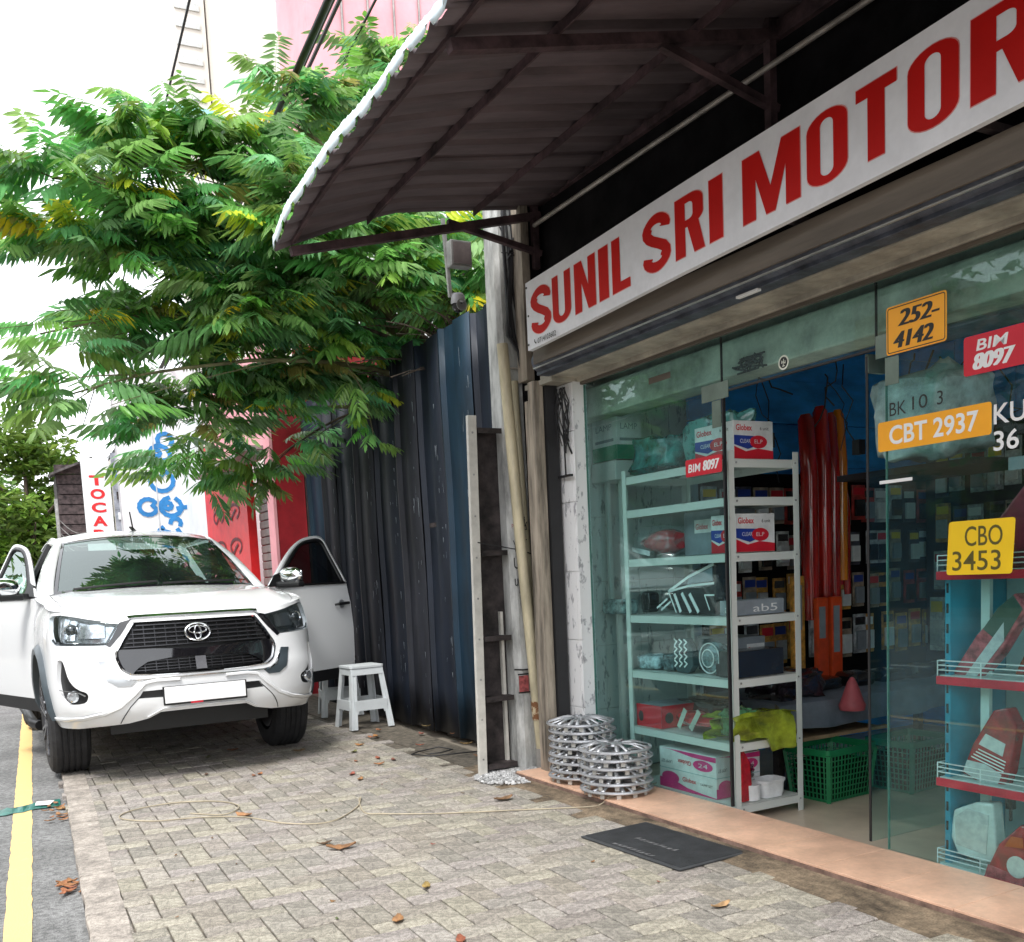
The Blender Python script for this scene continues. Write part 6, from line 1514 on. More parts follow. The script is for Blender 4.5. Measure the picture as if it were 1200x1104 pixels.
carton('red white and blue lamp carton on the third shelf of the rack', (3.62,4.10,1.408),(3.90,4.30,1.615),'globex')
carton('grey blue carton with a white label on the third shelf of the rack', (3.72,4.34,1.408),(3.98,4.66,1.66),'label')
carton('white and green carton on the thin stand at the far left of window', (3.75,5.36,2.06),(3.95,5.64,2.37),'white')
carton('long flat grey carton with white writing on the fourth shelf', (3.60,4.09,1.068),(3.95,4.22,1.150),'tag')
carton('bright red flat carton at the far end of the sixth shelf', (3.58,4.75,.378),(3.90,5.0,.515),'redbox')
carton('pink and white double carton on the lowest shelf of the rack', (3.575,4.255,.033),(3.90,4.775,.275),'pink')
carton('plain grey carton behind the grille parts on the fifth shelf', (3.80,4.30,.728),(4.0,4.66,.93),'label')
# glass/tube stand
st_ = thing('tube_stand', 'thin pale stand of two upright tubes with a white head, left of the rack', 'stand', (3.8,5.5,-.06)); s0 = (3.8,5.5,-.06)
part('head', (3.74,5.37,1.93),(3.96,5.65,2.055), m_rack, st_, s0, bevel=.004)
for u in (5.42,5.58): part('tube', (3.80,u-.016,1.15),(3.832,u+.016,1.93), m_rack, st_, s0, bevel=.004)
part('foot', (3.76,5.38,1.05),(3.90,5.62,1.15), mat('clear_bottle',(.45,.60,.60),.15,var=.4,vs_=20), st_, s0, bevel=.02)
part('lower_post', (3.80,5.48,-.06),(3.83,5.51,1.05), m_rack, st_, s0)
def lump(name, label, cat, c, d, m, seed, amp=.18, par=None, flat=.0, group=None, rz=0., det=14, kind=None, crumple=0.):
    """crumpled bag / wrapped part: noisy rounded box"""
    rr = random.Random(seed); ph = [rr.uniform(0,6.3) for _ in range(9)]; b = MB(); rows = []
    for i in range(det+1):
        v = -math.pi/2+math.pi*i/det; r = []
        for j in range(det*2):
            a = 2*math.pi*j/(det*2); x, y, z = math.cos(v)*math.cos(a), math.cos(v)*math.sin(a), math.sin(v)
            e = .42; sx = lambda q: math.copysign(abs(q)**e, q); x, y, z = sx(x)*.9, sx(y)*.9, sx(z)*.9
            f = 1+amp*(math.sin(5*x+ph[0])*math.sin(4*y+ph[1])+.6*math.sin(9*z+ph[2]+3*x)+.5*math.sin(11*y+ph[3]+5*z))*.6+rr.uniform(-crumple,crumple)
            zz = z*f; zz = max(zz, -1+flat) 
            r.append((c[0]+x*f*d[0]/2, c[1]+y*f*d[1]/2, c[2]+zz*d[2]/2))
        rows.append(r)
    b.grid(rows, closed=True)
    base = (c[0],c[1],c[2]-d[2]/2)
    if par is not None: return b.build(name, m, par, base=K1 if par is rack else base, smooth=40)
    return b.build(name, m, base=base, smooth=40, label=label, cat=cat, group=group)
lump('plastic_bag','teal plastic bag of parts lying on top of the rack at its far end','bag',(3.78,4.84,2.01),(.36,.52,.24),m_teal2,3,.22,crumple=.05)
lump('plastic_bag','black and teal plastic bag heaped on top of the rack beside the lamp carton','bag',(3.74,4.36,2.04),(.22,.44,.30),mat('black_teal_bag',(.025,.07,.07),.2,var=.6,vs_=12,col2=(.10,.32,.30),thr=(.52,.62),bump=.6,bs=14,coat=.6),5,.24,crumple=.06)
# lamp parts
def lampshape(label, c, d, m, seed, stripes=None, cat='lamp', name='vehicle_lamp', group=None, sm=m_wht, film=False):
    base = (c[0],c[1],c[2]-d[2]/2); t = thing(name, label, cat, base, group); rr = random.Random(seed); b = MB(); rows = []
    for i in range(9):
        f = i/8; w_ = math.sin(math.pi*(.12+.80*f))**.6; rows.append([(c[0]+d[0]/2*math.cos(a)*w_*(1 if math.cos(a) > 0 else .9), c[1]-d[1]/2+d[1]*f, c[2]+d[2]/2*math.sin(a)*w_*(.75+.25*math.sin(3*f+seed)) ) for a in [2*math.pi*k/14 for k in range(14)]])
    b.grid(rows, closed=True); b.add(rows[0],[tuple(range(14))]); b.add(rows[-1],[tuple(range(14))[::-1]]); b.build('lamp_shell', m, t, base=base, smooth=50)
    for (x0,y0,x1,y1,ww) in (stripes or ()):
        b = MB(); M = street_plane(c[0]-d[0]/2*.93,c[1]+d[1]/2,c[2]-d[2]/2); stroke(b, [(x0*d[1],y0*d[2]),(x1*d[1],y1*d[2])], ww, M @ Matrix.Translation((0,0,.004))); b.build('lamp_stripe', sm, t, base=base)
    if film: lump('plastic_wrap', None, None, c, (d[0]*1.12,d[1]*1.1,d[2]*1.12), m_film, seed+40, .12, par=t)
    return t
lampshape('red tail lamp wrapped in clear plastic at the far end of the third shelf', (3.70,4.84,1.50),(.22,.36,.17),m_redlens,1,[(.05,.30,.5,.12,.03)],sm=m_clear,film=True)
t = thing('car_grille', 'black and silver chevron fronted lamp unit, the large piece on the fourth shelf', 'lamp unit', (3.62,4.50,1.068)); g0 = (3.62,4.50,1.068)
b = MB(); b.prism([(0,.137),(.09,.0),(.43,.0),(.43,.29),(.22,.25)], .13, street_plane(3.75,4.71,1.070)); b.build('lamp_shell', m_blkp, t, base=g0, bevel=.010)
for pts, w_ in (([(.018,.135),(.20,.215),(.425,.282)],.016),([(.018,.133),(.20,.165),(.425,.178)],.012),([(.075,.115),(.125,.02)],.022),([(.145,.12),(.215,.02)],.024),([(.215,.115),(.285,.02)],.024),([(.425,.112),(.345,.112),(.385,.03)],.009),([(.02,.130),(.085,.012)],.010)):
    b = MB(); stroke(b, pts, w_, street_plane(3.617,4.71,1.070)); b.build('chrome_blade', m_wht, t, base=g0)
b = MB(); b.prism([(.20,.178),(.418,.190),(.418,.268),(.22,.21)], .004, street_plane(3.6185,4.71,1.070)); b.build('reflector_plate', mat('blue_grey_reflector',(.22,.27,.31),.3,metal=.4), t, base=g0)
lampshape('small black lamp with white streaks beside the chevron unit on the fourth shelf', (3.72,4.78,1.13),(.16,.20,.12),m_blkp,2,[(.2,.3,.7,.75,.012),(.4,.2,.85,.6,.012)])
lump('black_part','upright black oval part at the far end of the fourth shelf','car part',(3.68,4.96,1.14),(.10,.10,.14),m_blkp,9,.05)
# fifth shelf: plastic wrapped pieces
lump('wrapped_part','low plastic wrapped part at the far end of the fifth shelf','car part',(3.68,4.91,.775),(.20,.24,.10),mat('pale_wrapped',(.40,.52,.56),.2,var=.5,vs_=20,bump=.5,bs=20,coat=.5),11,.12)
lump('wrapped_part','small wrapped ring shaped part between the low one and the chevron grille piece','car part',(3.66,4.72,.785),(.12,.12,.11),mat('dark_wrapped',(.12,.17,.19),.2,var=.6,vs_=25,bump=.5,bs=20,coat=.6),12,.12)
t = thing('grille_piece', 'rounded grille piece with rows of chevrons standing on the fifth shelf', 'grille', (3.62,4.57,.728)); g0 = (3.62,4.57,.728)
b = MB(); b.prism([(.02,.04),(.06,.0),(.16,.0),(.20,.04),(.20,.13),(.15,.20),(.07,.20),(.02,.13)], .05, street_plane(3.66,4.68,.730)); b.build('shell', mat('teal_grey_plastic',(.06,.09,.10),.25,coat=.4), t, base=g0, bevel=.008)
for k in range(4):
    for j in range(3): b = MB(); stroke(b, [(.04+j*.045,.035+k*.042),(.065+j*.045,.055+k*.042),(.04+j*.045,.070+k*.042)], .010, street_plane(3.607,4.68,.730)); b.build('chevron', m_wht, t, base=g0)
t = thing('round_lamp', 'round wrapped fog lamp at the near end of the fifth shelf', 'lamp', (3.62,4.36,.728)); g0 = (3.62,4.36,.728)
b = MB(); b.lathe([(.0001,.03),(.05,.025),(.085,.0),(.095,-.03),(.08,-.08),(.0001,-.09)], 24, street_plane(3.64,4.35,.825)); b.build('lamp_body', mat('teal_grey_plastic2',(.16,.24,.26),.2,var=.5,vs_=30,coat=.5), t, base=g0, smooth=40)
for r_ in (.085,.05): b = MB(); b.tube([(r_*math.cos(2*math.pi*k/24),r_*math.sin(2*math.pi*k/24),.012+(.09-r_)*.3) for k in range(25)], .004, 6, cap=False, M=street_plane(3.64,4.35,.825)); b.build('lamp_ring', m_wht, t, base=g0, smooth=60)
carton('black flat carton on the near end of the fifth shelf', (3.60,4.09,.728),(3.94,4.24,.875),'plain').children[0].data.materials[0] = m_blkp
carton('low dark carton under the folded black cloth on the fifth shelf', (3.62,4.26,.728),(3.80,4.29,.80),'plain').children[0].data.materials[0] = m_blkp
# sixth shelf
lampshape('red tail lamp with two pale stripes in plastic on the sixth shelf', (3.68,4.44,.455),(.22,.48,.15),m_redlens,4,[(.22,.25,.34,.90,.035),(.45,.25,.60,.90,.035)],sm=mat('pale_green_stripe',(.45,.52,.45),.3))
lump('parts_heap','dark heap of small parts behind the red carton on the sixth shelf','car parts',(3.92,4.72,.46),(.20,.50,.16),m_blkp,15,.2,crumple=.08)
b = MB(); rr = random.Random(6); rows = []
for i in range(9):
    f = i/8; n = 3.52+.44*f; rows.append([(n, 4.03+.02*math.sin(9*f+j)+.03*rr.random(), .375+.03+.22*(.35+.65*math.sin(math.pi*(.15+.7*(j/8))))*(1-.25*abs(f-.55))*(j/8)-(.09 if f > .6 and j < 2 else 0)-.02*rr.random()) for j in range(9)])
for r in rows[::1]: pass
b.grid(rows); rows2 = [[(n, u+.10+.15*rr.random(), z-.01) for n,u,z in r] for r in rows]; b.grid(rows2); b.grid([[r[-1] for r in rows],[r[-1] for r in rows2]])
b.build('plastic_bag', m_yg, base=(3.75,4.1,.378), smooth=50, label='crumpled yellow green plastic bag hanging over the near end of the sixth shelf', cat='bag')
lump('wrapped_lamp','green tinted wrapped part inside the near end of the sixth shelf','car part',(3.66,4.16,.48),(.22,.16,.16),mat('green_wrapped',(.10,.26,.12),.2,var=.5,vs_=16,coat=.6),22,.2,crumple=.05)
# lowest shelf, near end
b = MB(); b.prism([(0,0),(.055,0),(.075,.10),(.065,.22),(.02,.29),(0,.25)], .10, end_plane(3.625,4.20,.036)); b.build('tail_lamp', m_redlens, base=(3.68,4.2,.036), bevel=.008, label='upright slim red tail lamp at the street side of the lowest shelf', cat='lamp')
t = thing('disc_stack', 'short stack of black discs behind the white tubs on the lowest shelf', 'discs', (3.76,4.30,.033))
for k in range(7): b = MB(); b.lathe([(.03,0),(.085,.002),(.088,.012),(.03,.016)], 22, mtx((3.76+.004*(k%2),4.28,.036+k*.026))); b.build('disc', m_blkp, t, base=(3.76,4.30,.033), smooth=40)
t = thing('tub', 'small round white tub on the lowest shelf', 'tub', (3.715,4.13,.033)); b = MB(); b.lathe([(.046,0),(.054,.004),(.056,.09),(.050,.09),(.048,.01)], 22, mtx((3.715,4.135,.034))); b.build('tub_body', m_wplastic, t, base=(3.715,4.13,.033), smooth=40)
t = thing('tub', 'larger oblong white tub with a rim on the lowest shelf', 'tub', (3.86,4.14,.033)); t0 = (3.86,4.14,.033)
b = MB(); rows = [[(3.86+x*s, 4.15+y*s, .034+z) for x,y in rrect(.175,.13,.04)] for s,z in ((.85,0),(.95,.07),(1.0,.085),(1.07,.088),(1.07,.10),(.98,.10),(.92,.02))]; b.grid(rows, closed=True); b.add(rows[-1],[tuple(range(20))]); b.build('tub_body', m_wplastic, t, base=t0, smooth=40)
# ---- wheel covers in two stacks on the step
m_wc = mat('silver_wheel_cover', (.48,.49,.51), .32, metal=.45, var=.10, vs_=9); m_wcd = mat('dark_clip_plastic', (.62,.60,.55), .55)
def cover(n, u, z, rz, rad, label, group, spokes=9, twin=True, first=[None]):
    t = thing('wheel_cover', label, 'wheel cover', (n,u,z), group, rz=rz)
    k = ('c', spokes, rad)
    if k in _wc:
        for o in _wc[k]: c = o.copy(); COL.objects.link(c); c.parent = t
        t.rotation_euler.x += random.uniform(-.02,.02); return t
    parts = []
    b = MB(); b.lathe([(rad-.018,.012),(rad-.006,.006),(rad,.010),(rad+.002,.002),(rad-.004,-.004),(rad-.020,.004)], 44, caps=False); parts.append(b.build('outer_ring', m_wc, t, fm=False, smooth=40))
    for i in range(spokes):
        a = 2*math.pi*i/spokes; b = MB()
        for d in ((-.11,.05),(.11,.05)) if twin else ((0,.09),):
            a0, a1 = a+d[0]*.5, a+d[0]*1.35; w0, w1 = .010 if twin else .016, .012 if twin else .030
            c0 = Vector((.048*math.cos(a0),.048*math.sin(a0),.030)); c1 = Vector(((rad-.012)*math.cos(a1),(rad-.012)*math.sin(a1),.009)); cm = (c0+c1)/2+Vector((0,0,.010)); s_ = (c1-c0).cross(Vector((0,0,1))).normalized()
            rows = [[tuple(p-s_*w), tuple(p+Vector((0,0,.005))), tuple(p+s_*w)] for p,w in ((c0,w0),(cm,(w0+w1)/2),(c1,w1))]; b.grid(rows)
        parts.append(b.build('spoke', m_wc, t, fm=False, smooth=40, thick=.003))
    b = MB(); b.lathe([(.0001,.036),(.035,.034),(.052,.028),(.056,.018)], 24); parts.append(b.build('hub', m_wc, t, fm=False, smooth=40))
    for i in range(12):
        a = 2*math.pi*(i+.5)/12; b = MB(); M = Matrix.Rotation(a,4,'Z') @ Matrix.Translation((rad-.028,0,-.016)); b.box((-.004,-.013,-.016),(.004,.013,.016),M); b.box((-.010,-.013,.010),(.004,.013,.016),M); parts.append(b.build('clip', m_wcd, t, fm=False))
    _wc[k] = parts; return t
_wc = {}; random.seed(14)
ordn = ['topmost','second from the top','third from the top','fourth from the top','fifth from the top','sixth from the top','seventh from the top','lowest']
for k in range(8):
    cover(3.285+random.uniform(-.006,.006), 5.19+random.uniform(-.008,.008), .075+.0475*(7-k), random.random()*6, .212, 'silver wheel cover, %s in the taller rear stack by the tiled pier' % ordn[k], 'wheel covers in the rear stack', 9)
o6 = ['topmost','second from the top','third from the top','fourth from the top','fifth from the top','lowest']
for k in range(6):
    cover(3.24+random.uniform(-.006,.006), 4.76+random.uniform(-.008,.008), .072+.0465*(5-k), random.random()*6, .216, 'silver wheel cover, %s in the shorter front stack on the step' % o6[k], 'wheel covers in the front stack', 7, True)
# ---- lamp display cabinet behind the right glass
m_tealp = mat('teal_cabinet_paint', (.02,.30,.44), .4, var=.1); m_cabw = mat('pale_green_white', (.55,.68,.66), .5, var=.06); m_redtrim = mat('red_shelf_trim', (.72,.01,.04), .4)
C0 = (3.8,2.4,.0)
cab = thing('lamp_cabinet', 'teal and white display cabinet with red edged wire guarded shelves of tail lamps', 'cabinet', C0)
part('side_panel', (3.62,2.765,-.06),(3.98,2.785,1.30), m_tealp, cab, C0); part('inner_panel', (3.66,2.62,-.06),(3.68,2.66,1.30), m_cabw, cab, C0); part('back_panel', (3.97,1.4,-.06),(3.99,2.76,1.30), m_cabw, cab, C0)
part('side_strip', (3.600,2.76,.0),(3.618,2.785,1.28), m_tealp, cab, C0)
for k in range(14): part('slot', (3.5975,2.768,.08+k*.085),(3.5995,2.778,.12+k*.085), m_blkp, cab, C0)
for z in (1.28,.838,.398,.02):
    part('shelf_board', (3.585,1.4,z-.012),(3.97,2.80,z), m_cabw, cab, C0); 
    if z > .1: part('red_edge', (3.575,1.4,z-.040),(3.5845,2.812,z-.004), m_redtrim, cab, C0, bevel=.003); part('red_edge', (3.585,2.802,z-.040),(3.80,2.812,z-.004), m_redtrim, cab, C0, bevel=.003)
    for h in (.022,.042,.062):
        b = MB(); b.tube([(3.80,2.806,z+h),(3.578,2.806,z+h),(3.578,1.4,z+h)], .0028, 5); b.build('guard_wire', m_wplastic, cab, base=C0)
    for u in (2.806,2.60,2.38): b = MB(); b.tube([(3.578,u,z-.004),(3.578,u,z+.064)], .0028, 5); b.build('guard_post', m_wplastic, cab, base=C0)
def cablamp(label, M, outline, d, m, patches, fm_=True):
    base = tuple((M @ Vector((0,0,0)))); t = thing('tail_lamp', label, 'lamp', base)
    b = MB(); b.prism(outline, d, M); b.build('lamp_shell', m, t, base=base, bevel=.010)
    for (pl, mm, lift) in patches:
        b = MB(); b.prism(pl, .003, M @ Matrix.Translation((0,0,d+lift))); b.build('lamp_segment', mm, t, base=base, bevel=.001)
    return t
m_smoke = mat('smoked_green_lens', (.05,.10,.08), .12, coat=.8); m_pinkl = mat('faded_pink_lens', (.50,.10,.12), .2, var=.3, vs_=25, coat=.6); m_redl2 = mat('deep_red_lens', (.36,.006,.015), .10, var=.25, vs_=22, coat=1)
m_amb = mat('dark_amber_lens', (.28,.05,.01), .15, coat=.8)
def tilt(n, u, z, a): return street_plane(n,u,z) @ Matrix.Rotation(R(a),4,'Z')
cablamp('long faded red and smoked tail lamp leaning on the upper lamp shelf', tilt(3.70,2.775,.845,-36), [(0,0),(.11,.0),(.125,.20),(.11,.42),(.03,.44),(-.005,.2)], .07, m_pinkl, [([(.008,.24),(.11,.24),(.10,.41),(.035,.43),(.01,.35)],m_smoke,0),([(.058,.03),(.10,.03),(.112,.26),(.066,.32)],m_clear,.001)])
cablamp('dark amber and red lamp lying low on the upper lamp shelf', tilt(3.80,2.54,.845,0), [(0,0),(.34,0),(.30,.13),(.05,.10)], .10, m_amb, [([(.02,.01),(.30,.01),(.28,.05),(.04,.045)],m_redl2,0)])
cablamp('red tail lamp with two clear panels on the middle lamp shelf', tilt(3.70,2.735,.400,-14), [(0,.02),(.19,.0),(.205,.10),(.19,.30),(.13,.36),(.075,.33),(.02,.16)], .07, m_redl2, [([(.01,.03),(.17,.01),(.18,.085),(.10,.10),(.015,.085)],m_clear,0),([(.05,.17),(.165,.16),(.165,.215),(.07,.225)],m_clear,0)]+[([(.03+.008*k,.105+.014*k),(.185,.098+.014*k),(.185,.103+.014*k),(.03+.008*k,.110+.014*k)],m_wht,.0005) for k in range(4)])
cablamp('dark red lamp cut by the photo edge on the middle lamp shelf', tilt(3.78,2.50,.400,8), [(0,0),(.25,0),(.25,.15),(.08,.17)], .08, m_redl2, [([(.03,.02),(.2,.02),(.2,.06),(.04,.06)],m_pinkl,0)])
cablamp('large clear headlamp on the bottom lamp shelf', tilt(3.68,2.76,.045,6), [(0,.10),(.03,.02),(.18,-.005),(.22,.02),(.22,.25),(.14,.25),(.03,.21)], .07, mat('white_clear_lens',(.70,.76,.74),.10,var=.15,coat=1), [([(.03,.06),(.17,.03),(.20,.20),(.10,.22),(.035,.18)],m_clear,0)])
cablamp('red tail lamp with a round clear reflector at the bottom right corner', tilt(3.635,2.575,.01,-8), [(0,0),(.24,.0),(.26,.14),(.22,.27),(.13,.28),(.05,.17)], .08, m_redl2, [([(.01,.005),(.22,.005),(.235,.07),(.02,.07)],m_pinkl,0),([(.145+.045*math.cos(R(20*k)),.105+.045*math.sin(R(20*k))) for k in range(18)],m_clear,.001),([(.08,.17),(.16,.19),(.15,.23),(.10,.22)],mat('orange_lens',(.6,.10,.02),.2),.0005)])
b = MB(); b.box((3.66,2.515,.29),(3.69,2.545,.36)); b.box((3.668,2.525,.24),(3.682,2.535,.29)); b.build('black_clip', m_blkp, label='small black clip fixed above the red lamp on the bottom shelf', cat='clip', bevel=.003)
# box of red goods and a lamp behind the yellow plate
cablamp('red lamp with a clear end on top of the lamp cabinet', tilt(3.74,2.66,1.285,-10), [(0,0),(.40,0),(.42,.2),(.30,.36),(.16,.36),(.03,.15)], .12, mat('dusty_red',(.22,.02,.04),.3,var=.3), [([(.0,.05),(.10,.04),(.16,.12),(.05,.15)],m_clear,0)])
b = MB(); b.box((3.60,2.42,1.66),(3.602,2.50,1.71)); b.build('paper_tag', m_grey, label='small pale paper tag behind the glass under the white characters', cat='tag')
# ---- behind: hanging goods, table, baskets
m_rb = mat('red_reflector_strip', (.48,.015,.01), .18, var=.3, vs_=6, coat=.8, stretch=(3,3,.3)); m_ob = mat('orange_reflector_strip', (.80,.24,.01), .2, var=.2, vs_=6, coat=.7, stretch=(3,3,.3)); m_or2 = mat('orange_red_package', (.75,.07,.01), .35, var=.15)
hb = 5.1
for k, (n, u, z0, z1, r_, m, lab) in enumerate(((4.93,4.85,.95,2.30,.060,m_rb,'tall dark red plastic tube hanging behind the rack, leftmost of the bundle'),(5.08,4.87,1.02,2.36,.056,m_rb,'tall dark red plastic tube hanging second in the bundle'),(5.22,4.92,.98,2.33,.050,m_rb,'tall dark red plastic tube hanging third in the bundle'),(5.33,4.95,1.2,2.36,.045,m_ob,'tall orange plastic tube hanging at the right of the red bundle'),(5.41,4.98,1.10,1.9,.03,m_rb,'short red plastic tube hanging beyond the orange one'))):
    b = MB(); b.tube([(n,u,z0),(n-.01,u,z0+(z1-z0)*.3),(n-.005,u,z0+(z1-z0)*.7),(n-.03,u,z1-.04),(n-.035,u,z1)], [r_*.8,r_,r_*.98,r_*.9,r_*.5], 12); b.build('hanging_tube', m, smooth=40, label=lab, cat='tube', group='hanging plastic tubes')
for k, (n, z0, z1, m) in enumerate(((4.93,.55,1.10,m_or2),(5.06,.45,1.10,m_or2),(4.72,.62,1.25,mat('amber_package',(.70,.30,.04),.4,var=.3,vs_=20)))):
    t = thing('hanging_package', ['orange red long package hanging low behind the rack','longer orange red package hanging right beside it','amber package seen through the rack'][k], 'package', (n,4.78,z0), 'long hanging packages'); p0 = (n,4.78,z0)
    b = MB(); b.box((n-.05,4.75,z0),(n+.05,4.79,z1)); b.build('pack', m, t, base=p0, bevel=.008)
    b = MB(); b.box((n-.035,4.747,z0+.28),(n+.02,4.7495,z1-.06)); b.build('pack_label', m_grey, t, base=p0)
t = thing('blue_panel_cutout', None, None, (5,5.5,0)) if False else None
# grey clothed table with black bundle
tb_ = thing('table', 'low table under a grey cloth with cartons and baskets beneath it', 'table', (4.9,4.55,-.06)); t0 = (4.9,4.55,-.06)
b = MB(); rows = []
for i in range(25):
    n = 4.18+i*.09; rows.append([(n, 5.1, .505), (n, 4.42, .50), (n, 4.385+.006*math.sin(i), .485), (n+.01*math.sin(i*2), 4.37+.012*math.sin(i*1.3), .40), (n+.015*math.sin(i*2), 4.365+.02*math.sin(i*1.3), .325+.01*math.sin(i*.9))])
b.grid(rows); b.grid([[(4.18,5.1,.505),(4.18,4.42,.50)],[(4.15,5.1,.3),(4.13,4.40,.22)]]); b.build('grey_cloth', mat('grey_cloth',(.20,.22,.26),.75,var=.15,vs_=4,bump=.2), tb_, base=t0, smooth=50)
part('table_top', (4.20,4.42,.44),(6.3,5.08,.495), m_wood, tb_, t0)
for n in (4.24,6.2): 
    for u in (4.46,5.03): part('leg', (n,u,-.06),(n+.05,u+.05,.44), m_dkst, tb_, t0)
b = MB(); b.box((4.35,4.36,.255),(5.1,4.40,.275)); b.box((4.35,4.40,.255),(5.1,5.0,.262)); b.build('cardboard_sheet', mat('cardboard',(.45,.30,.17),.8,var=.15), label='torn strip of brown cardboard under the grey table cloth', cat='cardboard')
lump('black_bundle','crumpled black and purple plastic bundle on the grey table','bundle',(4.42,4.62,.58),(.42,.38,.19),mat('black_purple_film',(.03,.02,.028),.2,var=.5,vs_=10,bump=.6,bs=16,coat=.6),33,.28,crumple=.07)
for k in range(5): lump('black_part', 'dark boxed part on the grey table, %s from the left in its row' % ('first','second','third','fourth','fifth')[k], 'car parts', (4.85+k*.3,4.70,.545),(.26,.24,.09+.02*(k%2)),m_blkp,50+k,.08, group='dark parts on the grey table')
# cone
b = MB(); b.lathe([(.075,0),(.082,.03),(.072,.05),(.030,.17),(.012,.20),(.0001,.205)], 18, mtx((4.70,4.30,.42))); b.build('pink_cone', mat('faded_pink_plastic',(.60,.12,.14),.5), smooth=50, label='faded pink plastic cone behind the right glass pane at table height', cat='cone')
# baskets
m_gb2 = mat('green_basket', (.01,.20,.07), .4, var=.08); m_tb2 = mat('teal_green_basket', (.01,.19,.13), .4, var=.08)
def basket(n, u, label, m, sc=1.):
    t = thing('plastic_basket', label, 'basket', (n,u,-.058), 'baskets under the table', rz=R(4)); w0, w1, d0, d1, h = .17*sc, .20*sc, .13*sc, .155*sc, .30*sc
    b = MB(); b.box((-w0,-d0,0),(w0,d0,.008)); b.build('base', m, t, fm=False)
    b = MB()
    for k in range(15):
        f = k/14
        for sy in (-1,1):
            x0, x1 = -w0+2*w0*f, -w1+2*w1*f; b.beam((x0,sy*d0,.0),(x1,sy*d1,h-.03),.008,.004)
    for k in range(11):
        f = k/10
        for sx in (-1,1): y0, y1 = -d0+2*d0*f, -d1+2*d1*f; b.beam((sx*w0,y0,.0),(sx*w1,y1,h-.03),.008,.004)
    for k in range(8):
        f = (k+.4)/8.6; x, y, z = w0+(w1-w0)*f, d0+(d1-d0)*f, (h-.03)*f
        for q in (((-x,-y,z),(x,-y,z)),((-x,y,z),(x,y,z)),((-x,-y,z),(-x,y,z)),((x,-y,z),(x,y,z))): b.beam(*q,.004,.007)
    b.build('lattice', m, t, fm=False, kind='stuff')
    b = MB(); o = rrect(2*w1+.02,2*d1+.02,.03); i = rrect(2*w1-.01,2*d1-.01,.02); n_ = len(o)
    b.add([(x,y,h-.04) for x,y in o]+[(x,y,h) for x,y in o]+[(x,y,h) for x,y in i]+[(x,y,h-.04) for x,y in i], [(a+q*n_,(a+1)%n_+q*n_,(a+1)%n_+((q+1)%4)*n_,a+((q+1)%4)*n_) for q in range(4) for a in range(n_)]); b.build('rim', m, t, fm=False, smooth=30)
    for sx in (-1,1):
        for sy in (-1,1): b = MB(); b.beam((sx*w0,sy*d0,0),(sx*w1,sy*d1,h-.03),.025,.02); b.build('corner_post', m, t, fm=False)
    b = MB(); b.box((-w0*.96,-d0*.96,.01),(w0*.96,d0*.96,h*.7)); b.build('contents', m_dark, t, fm=False)
    return t
basket(4.42,4.22,'green slatted plastic basket under the table in the door opening',m_gb2,1.05); basket(4.95,4.08,'teal green slatted basket behind the right glass pane',m_tb2,1.05)
# hanging goods wall
m_bl = mat('blister_card', (.50,.51,.53), .35, var=.4, vs_=14, coat=.5); m_bl2 = mat('brown_blister_card', (.36,.27,.20), .4, var=.4, vs_=14, coat=.4)
random.seed(44)
t = thing('goods_panel', 'dark wall panels with rows of hanging packaged parts behind the doorway', 'goods wall', (6.4,5.3,0)); q0 = (6.4,5.3,0)
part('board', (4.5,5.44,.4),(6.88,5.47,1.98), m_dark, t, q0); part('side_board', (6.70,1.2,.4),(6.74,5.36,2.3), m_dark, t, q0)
m_bls = [m_bl, m_bl2, mat('amber_card',(.62,.30,.05),.4,var=.4,vs_=18,coat=.4), mat('pale_card',(.66,.66,.64),.35,var=.3,vs_=16,coat=.5), mat('dark_card',(.06,.06,.08),.35,var=.5,vs_=16,coat=.5), mat('red_card',(.45,.04,.03),.4,var=.4,vs_=16,coat=.4)]
cn = ['grey','brown','amber','whitish','dark','red']
def pk_(n, u, z, w_, h_, c, where, side=False):
    tt = thing('blister_pack', cn[c]+' blister pack hanging '+where, 'package', (n,u,z), 'blister packs hanging on the goods wall'); pb = (n,u,z)
    tl = random.uniform(-.006,.006)
    def bx_(x0, x1, z0, z1, d0, d1, nm, m, bv=.003):
        b = MB()
        if side: b.box((n-d1,u-x1,z+z0),(n-d0,u-x0,z+z1))
        else: b.box((n+x0,u-d1,z+z0),(n+x1,u-d0,z+z1))
        b.build(nm, m, tt, base=pb, bevel=bv)
    bx_(-w_/2,w_/2,0,h_,0,.012,'card',m_bls[c]); bx_(-w_*.36,w_*.36,h_*.10,h_*.58,.013,.035,'blister',(m_wplastic,m_blkp,m_grey,m_clear)[random.randrange(4)],.005); bx_(-w_*.40,w_*.40,h_*.72,h_*.92,.0125,.0145,'card_print',(m_gred,m_gblue,m_ye,m_wht,m_blkp)[random.randrange(5)],0)
for row, (z, h_, w_, cs) in enumerate(((.62,.30,.13,(2,1,0,2)),(.98,.26,.12,(2,2,1,5)),(1.30,.25,.12,(0,1,3,4)),(1.62,.26,.14,(4,1,0,5)))):
    for k in range(15):
        pk_(4.56+k*.155+random.uniform(-.01,.01), 5.43-random.choice((0,0,.05)), z+random.uniform(-.02,.02), w_, h_, cs[random.randrange(4)], 'in the %s row behind the rack and doorway' % ('lowest','second lowest','third','top')[row])
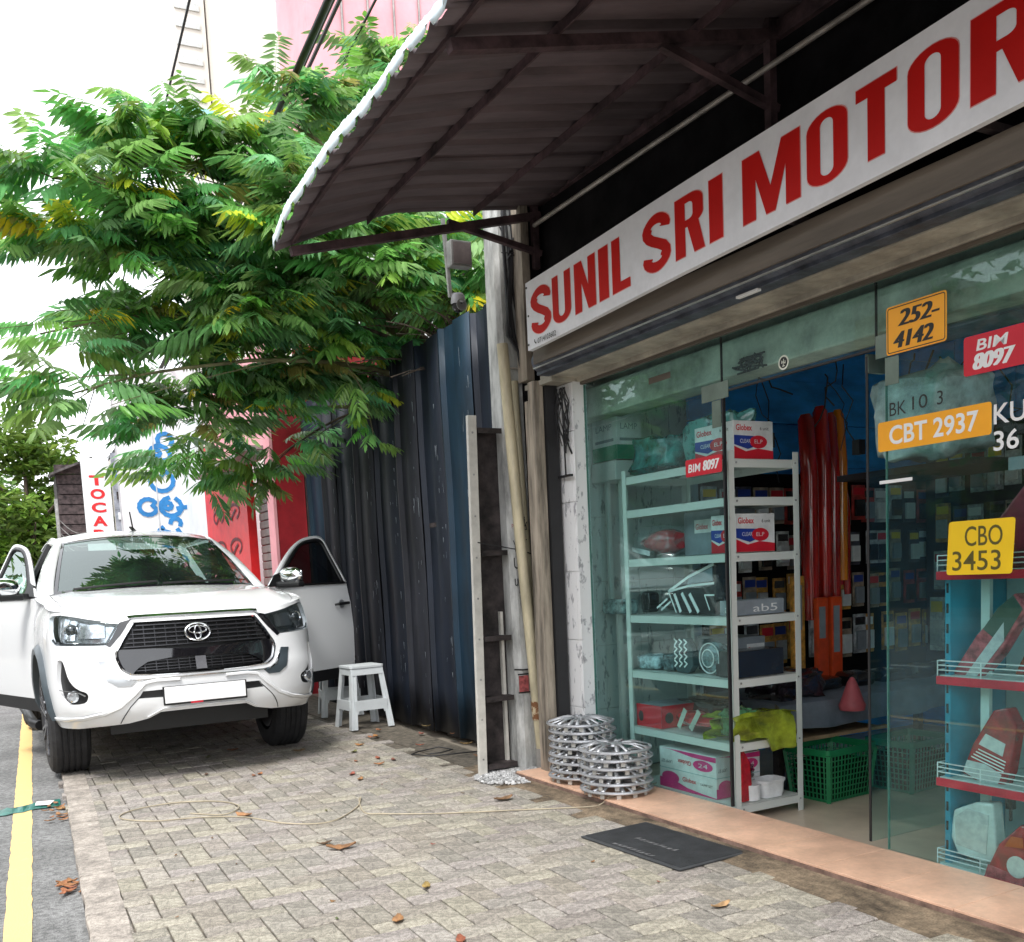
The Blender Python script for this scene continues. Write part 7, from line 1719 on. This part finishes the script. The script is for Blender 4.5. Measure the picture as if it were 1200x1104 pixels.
for row, (z, h_, cs) in enumerate(((.60,.42,(3,0,4,0)),(1.06,.30,(0,3,4,1)),(1.42,.30,(1,0,4,2)),(1.80,.34,(4,0,3,5)))):
    for k in range(24):
        pk_(6.69-random.choice((0,.05)), 5.2-k*.16+random.uniform(-.01,.01), z+random.uniform(-.02,.02), .13, h_, cs[random.randrange(4)], 'in the %s row behind the right glass pane' % ('lowest','second lowest','third','top')[row], True)
b = MB(); b.box((5.60,5.30,1.50),(5.74,5.36,2.22)); b.build('long_package', mat('dark_violet_package',(.05,.03,.10),.35,var=.5,vs_=9,coat=.4), label='long dark violet package hanging on the blue boarding', cat='package', bevel=.01)
b = MB(); b.box((5.66,5.29,1.50),(5.72,5.299,1.60)); b.build('yellow_label', m_ye, label='yellow label at the foot of the long violet package', cat='label')
# pale sack and hanging wires
lump('plastic_sack','big pale crumpled plastic sack behind the right glass under the orange plate','sack',(4.15,3.28,2.02),(.46,.50,.46),mat('milky_sack',(.66,.69,.70),.35,var=.3,vs_=6,bump=.6,bs=10,coat=.3),61,.18,crumple=.03)
part_ = MB(); part_.box((3.95,2.9,1.74),(4.5,3.7,1.77)); part_.build('high_shelf', m_dark, label='narrow dark wall shelf carrying the pale sack', cat='shelf')
random.seed(77)
for k in range(14):
    n = random.uniform(3.9,5.2); u = random.uniform(3.5,4.7); z = 2.43; P = [(n,u,z)]
    l = random.uniform(.15,.55)
    for j in range(6): P.append((P[-1][0]+random.uniform(-.05,.06), P[-1][1]+random.uniform(-.05,.05), P[-1][2]-l/6*random.uniform(.2,1.7)))
    b = MB(); b.tube(P, random.uniform(.0025,.006), 5); 
    if k % 4 == 0: b.cbox(P[-1], (.05,.05,.08))
    b.build('hanging_wire', m_cable, smooth=50, label='loose black wire dangling inside the door opening against the blue wall', cat='wire', group='wires dangling in the doorway')
for k in range(10):
    n, u = 3.4-.0, 5.58
    b = MB(); P = [(3.385+random.uniform(-.02,.015), 5.43+random.uniform(-.05,.05), 2.50)]
    for j in range(5): P.append((P[-1][0]+random.uniform(-.015,.012), P[-1][1]+random.uniform(-.05,.05), P[-1][2]-random.uniform(.04,.10)))
    b.tube(P, random.uniform(.003,.006), 5); b.build('hanging_wire', m_cable, smooth=50, label='frayed black wire hanging in front of the tiled pier', cat='wire', group='wires hanging before the pier')
b = MB(); b.tube([(3.39,5.43,2.50),(3.392,5.42,1.96)], .006, 6); b.build('cable', m_cable, label='straight black cable with a crossbar hanging down the tiled pier', cat='cable')
b = MB(); b.box((3.375,5.34,1.945),(3.395,5.49,1.96)); b.build('crossbar', m_blkp, label='short black bar at the lower end of the straight cable', cat='bar')
b = MB(); random.seed(3)
for k in range(12):
    P = [(3.56+random.uniform(0,.05), 3.92+random.uniform(-.12,.12), 2.36+random.uniform(-.04,.04)) for _ in range(4)]; b.tube(P, .005, 5)
b.build('wire_bunch', m_cable, kind='stuff', label='tangled bunch of black wire behind the glass above the door', cat='wires')
